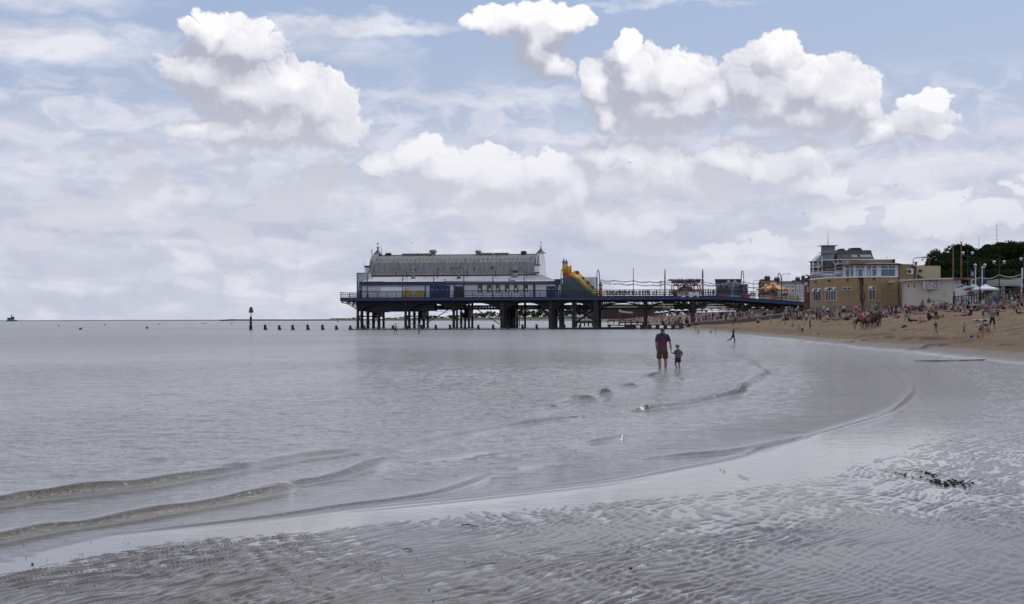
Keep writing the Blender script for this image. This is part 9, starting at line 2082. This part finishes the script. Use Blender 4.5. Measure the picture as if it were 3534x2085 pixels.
def build_birds():
 GB = M('gull_grey', (.12, .12, .13), .7, .1, 3); GW = M('gull_white', (.6, .6, .62), .7, .05, 3); GDK = M('gull_dark', (.08, .08, .09), .7, .1, 3)
 birds = [(1420, 839, 12, .3, 'above the pavilion ridge'), (2174, 562, 13, .1, 'below the middle cumulus cloud'), (2585, 618, 14, 1.1, 'with steep wings under the right clouds'), (2773, 738, 17, .8, 'large, with drooping wings left of the flats'), (3092, 640, 13, -.2, 'gliding high over the trees'), (3327, 681, 11, .1, 'high at the right near the edge'), (3214, 591, 8, .1, 'small, highest at the right'), (3185, 743, 6, 0, 'tiny, over the cafe'), (2515, 917, 6, .9, 'small, over the blue stalls'), (860, 948, 6, .6, 'small, above the beacon'), (873, 1032, 5, 0, 'tiny, just above the beacon'), (1391, 828, 5, 0, 'tiny, left of the bigger gull over the pavilion'), (2824, 837, 6, 1.2, 'small, left of the flats tower'), (2930, 842, 5, .2, 'tiny, right of the flats spire'), (3078, 830, 5, .1, 'tiny, above the cafe roof drum'), (3135, 849, 6, .1, 'small, above the cafe extension'), (3427, 829, 7, .1, 'small, between the two masts'), (2720, 788, 5, 0, 'tiny, above the terraced houses'), (3260, 800, 4, .3, 'tiny, over the rusty poles')]
 for i, (u, v, w, tilt, lab) in enumerate(birds):
  Y = 1.15*FPX/w/1.0 if w < 10 else 1.25*FPX/w; Y = min(Y, 900); p = P(u, v, Y); s_ = w*Y/FPX/1.3
  t = thing('gull', 'gull in flight '+lab, 'gull', p, 'gulls in the sky'); t.scale = (s_*1.3,)*3; t.rotation_euler = (rp.uniform(.5, .9), tilt, rp.uniform(-.5, .5)); BASE[t.name] = Vector((0, 0, 0))
  m = MB(); m.tube([(0, -.24, 0), (0, -.16, .0), (0, 0, 0), (0, .16, .0), (0, .26, .0)], [.012, .045, .055, .035, .03], 6); part('body', m, GW, t, smooth=True)
  for s_ in (-1, 1):
   m = MB(); dr = .16 if i % 3 == 0 else .05; zz = [0, .10, dr-.12 if i == 3 else dr]
   m.add([(0, -.09, .01), (s_*.28, -.10, zz[1]), (s_*.64, .06, zz[2]), (s_*.62, .09, zz[2]), (s_*.28, .05, zz[1]), (0, .08, .01)], [(0, 1, 4, 5), (1, 2, 3, 4)]); m.add([(a, b, c+.012) for a, b, c in m.v[:6]], [(3, 2, 1, 0), (5, 4, 1, 0)][:0]); part('wing', m, GB if w > 7 else GDK, t)
build_birds()
def build_clutter():
 def bucket(u, v, h, col, name, lab, cat='bucket'):
  p = ground(u, v) if v < 1260 else W(u, v); r = h*p.y/FPX; t = thing(name, lab, cat, p); mt = M('plastic_'+lab.split()[0]+str(u), col, .35, .1, 4)
  BASE[t.name] = Vector((0, 0, 0))
  m = MB(); m.lathe([(r*.42, 0), (r*.45, .01), (r*.58, r*.95), (r*.60, r), (r*.52, r), (r*.40, .02)], (0, 0, 0), 12); part('tub', m, mt, t)
  m = MB(); m.tube([(r*.56*cos(a), 0, r+r*.35*sin(a)) for a in np.linspace(0, pi, 7)], r*.05, 4); part('handle', m, mt, t)
 bucket(3315, 1173, 9, (.55, .45, .03), 'bucket', 'yellow bucket on the sand at the small boy'); bucket(3353, 1168, 10, (.05, .06, .42), 'bucket', 'blue bucket on the sand right of the small boy')
 bucket(2710, 1121, 5, (.06, .10, .35), 'bucket', 'blue bucket lying on the open sand near the toddler'); bucket(2824, 1156, 6, (.04, .22, .50), 'bucket', 'bright blue bucket near the water below the donkeys')
 bucket(3100, 1100, 11, (.50, .04, .06), 'bucket', 'red bucket beside the tall person in black'); bucket(2693, 1116, 5, (.5, .04, .05), 'bucket', 'red bucket held by the tiny blond child')
 bucket(2798, 1154, 5, (.55, .48, .05), 'bucket', 'yellow bucket lid near the water'); bucket(2842, 1155, 4, (.5, .08, .05), 'bucket', 'red sand mould near the water')
 p = ground(3377, 1168); t = thing('spade', 'red toy spade held upright on the sand by the bending person', 'spade', p); BASE[t.name] = Vector((0, 0, 0)); RD = M('spade_red', (.5, .04, .03), .4, .1, 3)
 m = MB(); m.tube([(0, 0, .12), (.02, 0, .62)], .016, 6); part('shaft', m, RD, t); m = MB(); m.prism([(-.08, 0), (.08, 0), (.07, .16), (-.07, .16)], -.015, .015); part('blade', m, RD, t)
 def heap(u, v, w, h, mat, name, lab, cat, seed=1):
  p = ground(u, v); s_ = p.y/FPX; a, b = w/2*s_, h*s_; rg = random.Random(seed); m = MB(); K = 9; R_ = 4; vs = []
  for r in range(R_+1):
   for k in range(K):
    an = 2*pi*k/K; f = r/R_; vs.append((a*(1-f**1.5)*cos(an)*rg.uniform(.85, 1.1), a*.5*(1-f**1.5)*sin(an)*rg.uniform(.85, 1.1), b*f*rg.uniform(.8, 1.1)-.03))
  m.add(vs, [(r*K+k, r*K+(k+1) % K, (r+1)*K+(k+1) % K, (r+1)*K+k) for r in range(R_) for k in range(K)]); BASE['x'] = Vector()
  me = bpy.data.meshes.new(name); me.from_pydata(m.v, [], m.f); me.materials.append(mat); me.polygons.foreach_set('use_smooth', np.ones(len(me.polygons), bool)); o = link_obj(name, me); o.location = p; o['label'] = lab; o['category'] = cat
 heap(3122, 1130, 30, 10, CLOTH['black'], 'bag', 'black bag lying on the open sand right of the donkeys', 'bag', 3)
 heap(3253, 1092, 14, 8, CLOTH['black'], 'bag', 'small black bag on the sand right of the brown box', 'bag', 4)
 heap(3450, 1106, 16, 6, CLOTH['black'], 'bag', 'black bag on the towel right of the hooded youth', 'bag', 5)
 heap(3372, 1108, 10, 6, CLOTH['navy'], 'bag', 'small navy bundle on the pale towel left of the hooded youth', 'bag', 6)
 heap(2924, 1105, 22, 14, CLOTH['black'], 'bag', 'heap of dark bags below the middle of the cafe', 'bag', 7)
 heap(2531, 1121, 14, 5, CLOTH['black'], 'bag', 'black bags on the sand before the second beach leg', 'bag', 8)
 heap(3069, 1098, 10, 8, CLOTH['white'], 'bag', 'white carrier bag near the blue flowered dress', 'bag', 9)
 p = ground(3234, 1104); s_ = p.y/FPX; t = thing('cardboard_box', 'open brown box on the sand between the seated people', 'box', p); BASE[t.name] = Vector((0, 0, 0)); BX = M('cardboard', (.20, .12, .045), .9, .1, 3)
 a, b = 8.5*s_, 14*s_; m = MB(); m.box(-a, a, -.02, .02, 0, b); part('side', m, BX, t); m = MB(); m.box(-a, -a+.03, .021, .5, 0, b); m.box(a-.03, a, .021, .5, 0, b); part('end', m, BX, t)
 tws = [(2868, 1106, 40, 'blue', 'blue and white towel'), (2960, 1104, 30, 'white', 'white towel'), (3185, 1112, 30, 'red', 'red mat'), (3335, 1092, 34, 'purple', 'purple towel'), (3385, 1110, 54, 'white', 'long pale towel'), (3180, 1084, 26, 'pink', 'pink towel'), (3270, 1078, 20, 'turquoise', 'turquoise towel'), (2905, 1098, 24, 'white', 'crumpled white sheet'), (3055, 1096, 26, 'navy', 'navy towel'), (3460, 1076, 24, 'white', 'pale towel'), (3300, 1093, 10, 'yellow', 'yellow ball'), (2848, 1112, 24, 'orange', 'orange towel')]
 for i, (u, v, w, c, lab) in enumerate(tws):
  p = ground(u, v); hw = w/2*p.y/FPX; m = MB(); K = 6; vs = []
  for a in range(K+1):
   for q in range(2): vs.append((-hw+2*hw*a/K, -.5+1.0*q, .04+.05*sin(a*2.1+q)))
  n = 2; m.add(vs, [(2*a, 2*a+2, 2*a+3, 2*a+1) for a in range(K)]); m.v += [(x, y, z+.03) for x, y, z in m.v]; m.f += [tuple(reversed([j+len(vs) for j in f])) for f in m.f]
  me = bpy.data.meshes.new('towel'); me.from_pydata(m.v, [], m.f); me.materials.append(CLOTH[c]); o = link_obj('towel', me); o.location = p+Vector((0, 0, .05)); o['label'] = lab+' spread on the sand '+['below the cafe windows', 'below the flue pipe', 'left of the brown box', 'in front of the black top', 'beside the hooded youth', 'below the kiosk sign', 'below the kiosk', 'by the cafe plinth', 'above the donkeys', 'under the promenade wall', 'left of the purple towel', 'by the pink wrapped person'][i]; o['category'] = 'towel'
 for i, (u, v, c) in enumerate(((2948, 1091, 'pink'), (2487, 1111, 'black'), (3004, 1088, 'grey'))):
  p = ground(u, v); s_ = 34*p.y/FPX/1.05; t = thing('pushchair', ['black pushchair with a pink hood below the cafe', 'dark pushchair on the sand behind the groyne', 'grey pushchair above the donkeys'][i], 'pushchair', p); t.scale = (s_,)*3; BASE[t.name] = Vector((0, 0, 0))
  m = MB(); m.tube([(-.35, 0, .1), (.25, 0, .75), (.45, 0, 1.0)], .03, 5); m.tube([(.35, 0, .1), (-.1, 0, .6)], .03, 5); part('frame', m, IRON, t)
  m = MB(); m.prism([(-.3, .35), (.1, .4), (.3, .8), (.15, .85), (-.05, .5), (-.3, .45)], -.2, .2); part('seat', m, CLOTH['black'], t)
  m = MB(); m.lathe([(.01, .32), (.2, .26), (.3, .1), (.32, 0)], (.12, 0, .78), 10); part('hood', m, CLOTH[c], t)
  for x in (-.35, .35):
   for y in (-.2, .2): m = MB(); m.tube([(x, y-.02, .09), (x, y+.02, .09)], .09, 8); part('wheel', m, IRON, t)
 p = ground(2352, 1100); t = thing('parasol', 'pale tilted parasol on the sand seen through the arch', 'parasol', p); BASE[t.name] = Vector((0, 0, 0)); m = MB(); m.lathe([(.02, 2.6), (.6, 2.45), (1.1, 2.1)], (0, 0, 0), 10); part('canopy', m, M('parasol_pale', (.42, .45, .36), .7, .1, 2), t); m = MB(); m.tube([(0, 0, 0), (0, 0, 2.6)], .03, 5); part('pole', m, WHITE2, t)
 WD = M('black_weed', (.042, .030, .020), .9, .4, 8, bump=.8)
 rg = random.Random(21)
 def lump(u, v, w, h, name, lab, cat, grp=None):
  p = W(u*1.4052, v*1.4052, .0); sc = 1.4052*p.y/FPX; a = w*sc/2; b = h*sc; m = MB()
  for k in range(max(4, int(w/1.6))):
   x = rg.uniform(-a, a)*.95; r = b*rg.uniform(.15, .62)*(1-.5*abs(x)/a); m.ball((x, rg.gauss(0, .16), r*.12), r, 7, 5, .5)
  m.v = [(x+rg.uniform(-.25, .25)*b*.3, y+rg.uniform(-.2, .2)*b*.3, z+rg.uniform(-.2, .2)*b*.3) for x, y, z in m.v]
  me = bpy.data.meshes.new(name); me.from_pydata(m.v, [], m.f); me.materials.append(WD); o = link_obj(name, me); o.location = p+Vector((0, 0, .012)); o['label'] = lab; o['category'] = cat
  if grp: o['group'] = grp
  if w > 100: o['kind'] = 'stuff'
 lump(2340, 1188, 110, 9, 'seaweed', 'long dark clump of seaweed on the rippled sand at the right', 'seaweed')
 lump(2300, 1184, 26, 12, 'seaweed', 'tall dark knot at the left end of the long seaweed clump', 'seaweed')
 lump(2280, 1165, 28, 8, 'seaweed', 'small dark seaweed clump just above the long one', 'seaweed')
 lump(2222, 1169, 34, 6, 'seaweed', 'thin dark seaweed clump left of the long one', 'seaweed'); lump(2268, 1175, 12, 6, 'seaweed', 'small dark seaweed knot between the clumps', 'seaweed')
 lump(1826, 1174, 18, 4, 'seaweed', 'small dark seaweed speck in the middle of the wet sand', 'seaweed'); lump(1775, 1157, 9, 4, 'seaweed', 'tiny dark seaweed speck at the water edge', 'seaweed')
 verts = []; faces = []
 for i in range(430):
  u = rg.uniform(-20, 2560); v = 1500-(rg.random()**1.5)*330
  if v < 1500-(u/2515)*420+100: v = rg.uniform(1330, 1500)
  if v < 1180: continue
  p = W(u*1.4052, v*1.4052, 0); r = rg.uniform(.0025, .0065)*(1 if rg.random() < .93 else 2.0); m = MB(); m.ball((p.x, p.y, .008), r, 6, 4, .7); b = len(verts); verts += m.v; faces += [tuple(b+j for j in f) for f in m.f]
 me = bpy.data.meshes.new('pebbles'); me.from_pydata(verts, [], faces); me.materials.append(WD); o = link_obj('pebbles', me); o['kind'] = 'stuff'
 for (u0, v0, u1, v1, lab) in ((1133, 1292, 1175, 1297, 'short dark twig lying on the rippled sand in the foreground'), (990, 1353, 1015, 1356, 'small dark twig on the rippled sand left of the middle')):
  m = MB(); a, b = W(u0*1.4052, v0*1.4052), W(u1*1.4052, v1*1.4052); m.tube([(a.x, a.y, .012), ((a.x*.6+b.x*.4), a.y*.6+b.y*.4+.03, .02), (b.x, b.y, .012)], [.004, .005, .003], 5); single('twig', m, WD, lab, 'twig', tuple(a))
 m = MB(); pts = [(2245, 887.2), (2305, 887.6), (2345, 887.0), (2400, 885.4), (2477, 882.5)]
 q = [W(a*1.4052, b*1.4052) for a, b in pts]; m.tube([(c.x, c.y, .02) for c in q], [.012, .035, .012, .04, .02], 6); single('old_pipe', m, WOODDK, 'long dark half buried pipe at the water edge at the right', 'pipe', tuple(q[0]))
 m = MB(); a, b = ground(2356, 1137), ground(2398, 1134); m.tube([(a.x, a.y, a.z+.1), ((a.x+b.x)/2, a.y, (a.z+b.z)/2+.22), (b.x, a.y, b.z+.15)], [.08, .12, .08], 6); single('driftwood', m, WOODDK, 'dark driftwood log on the sand by the bent double person', 'log', tuple(a))
build_clutter()
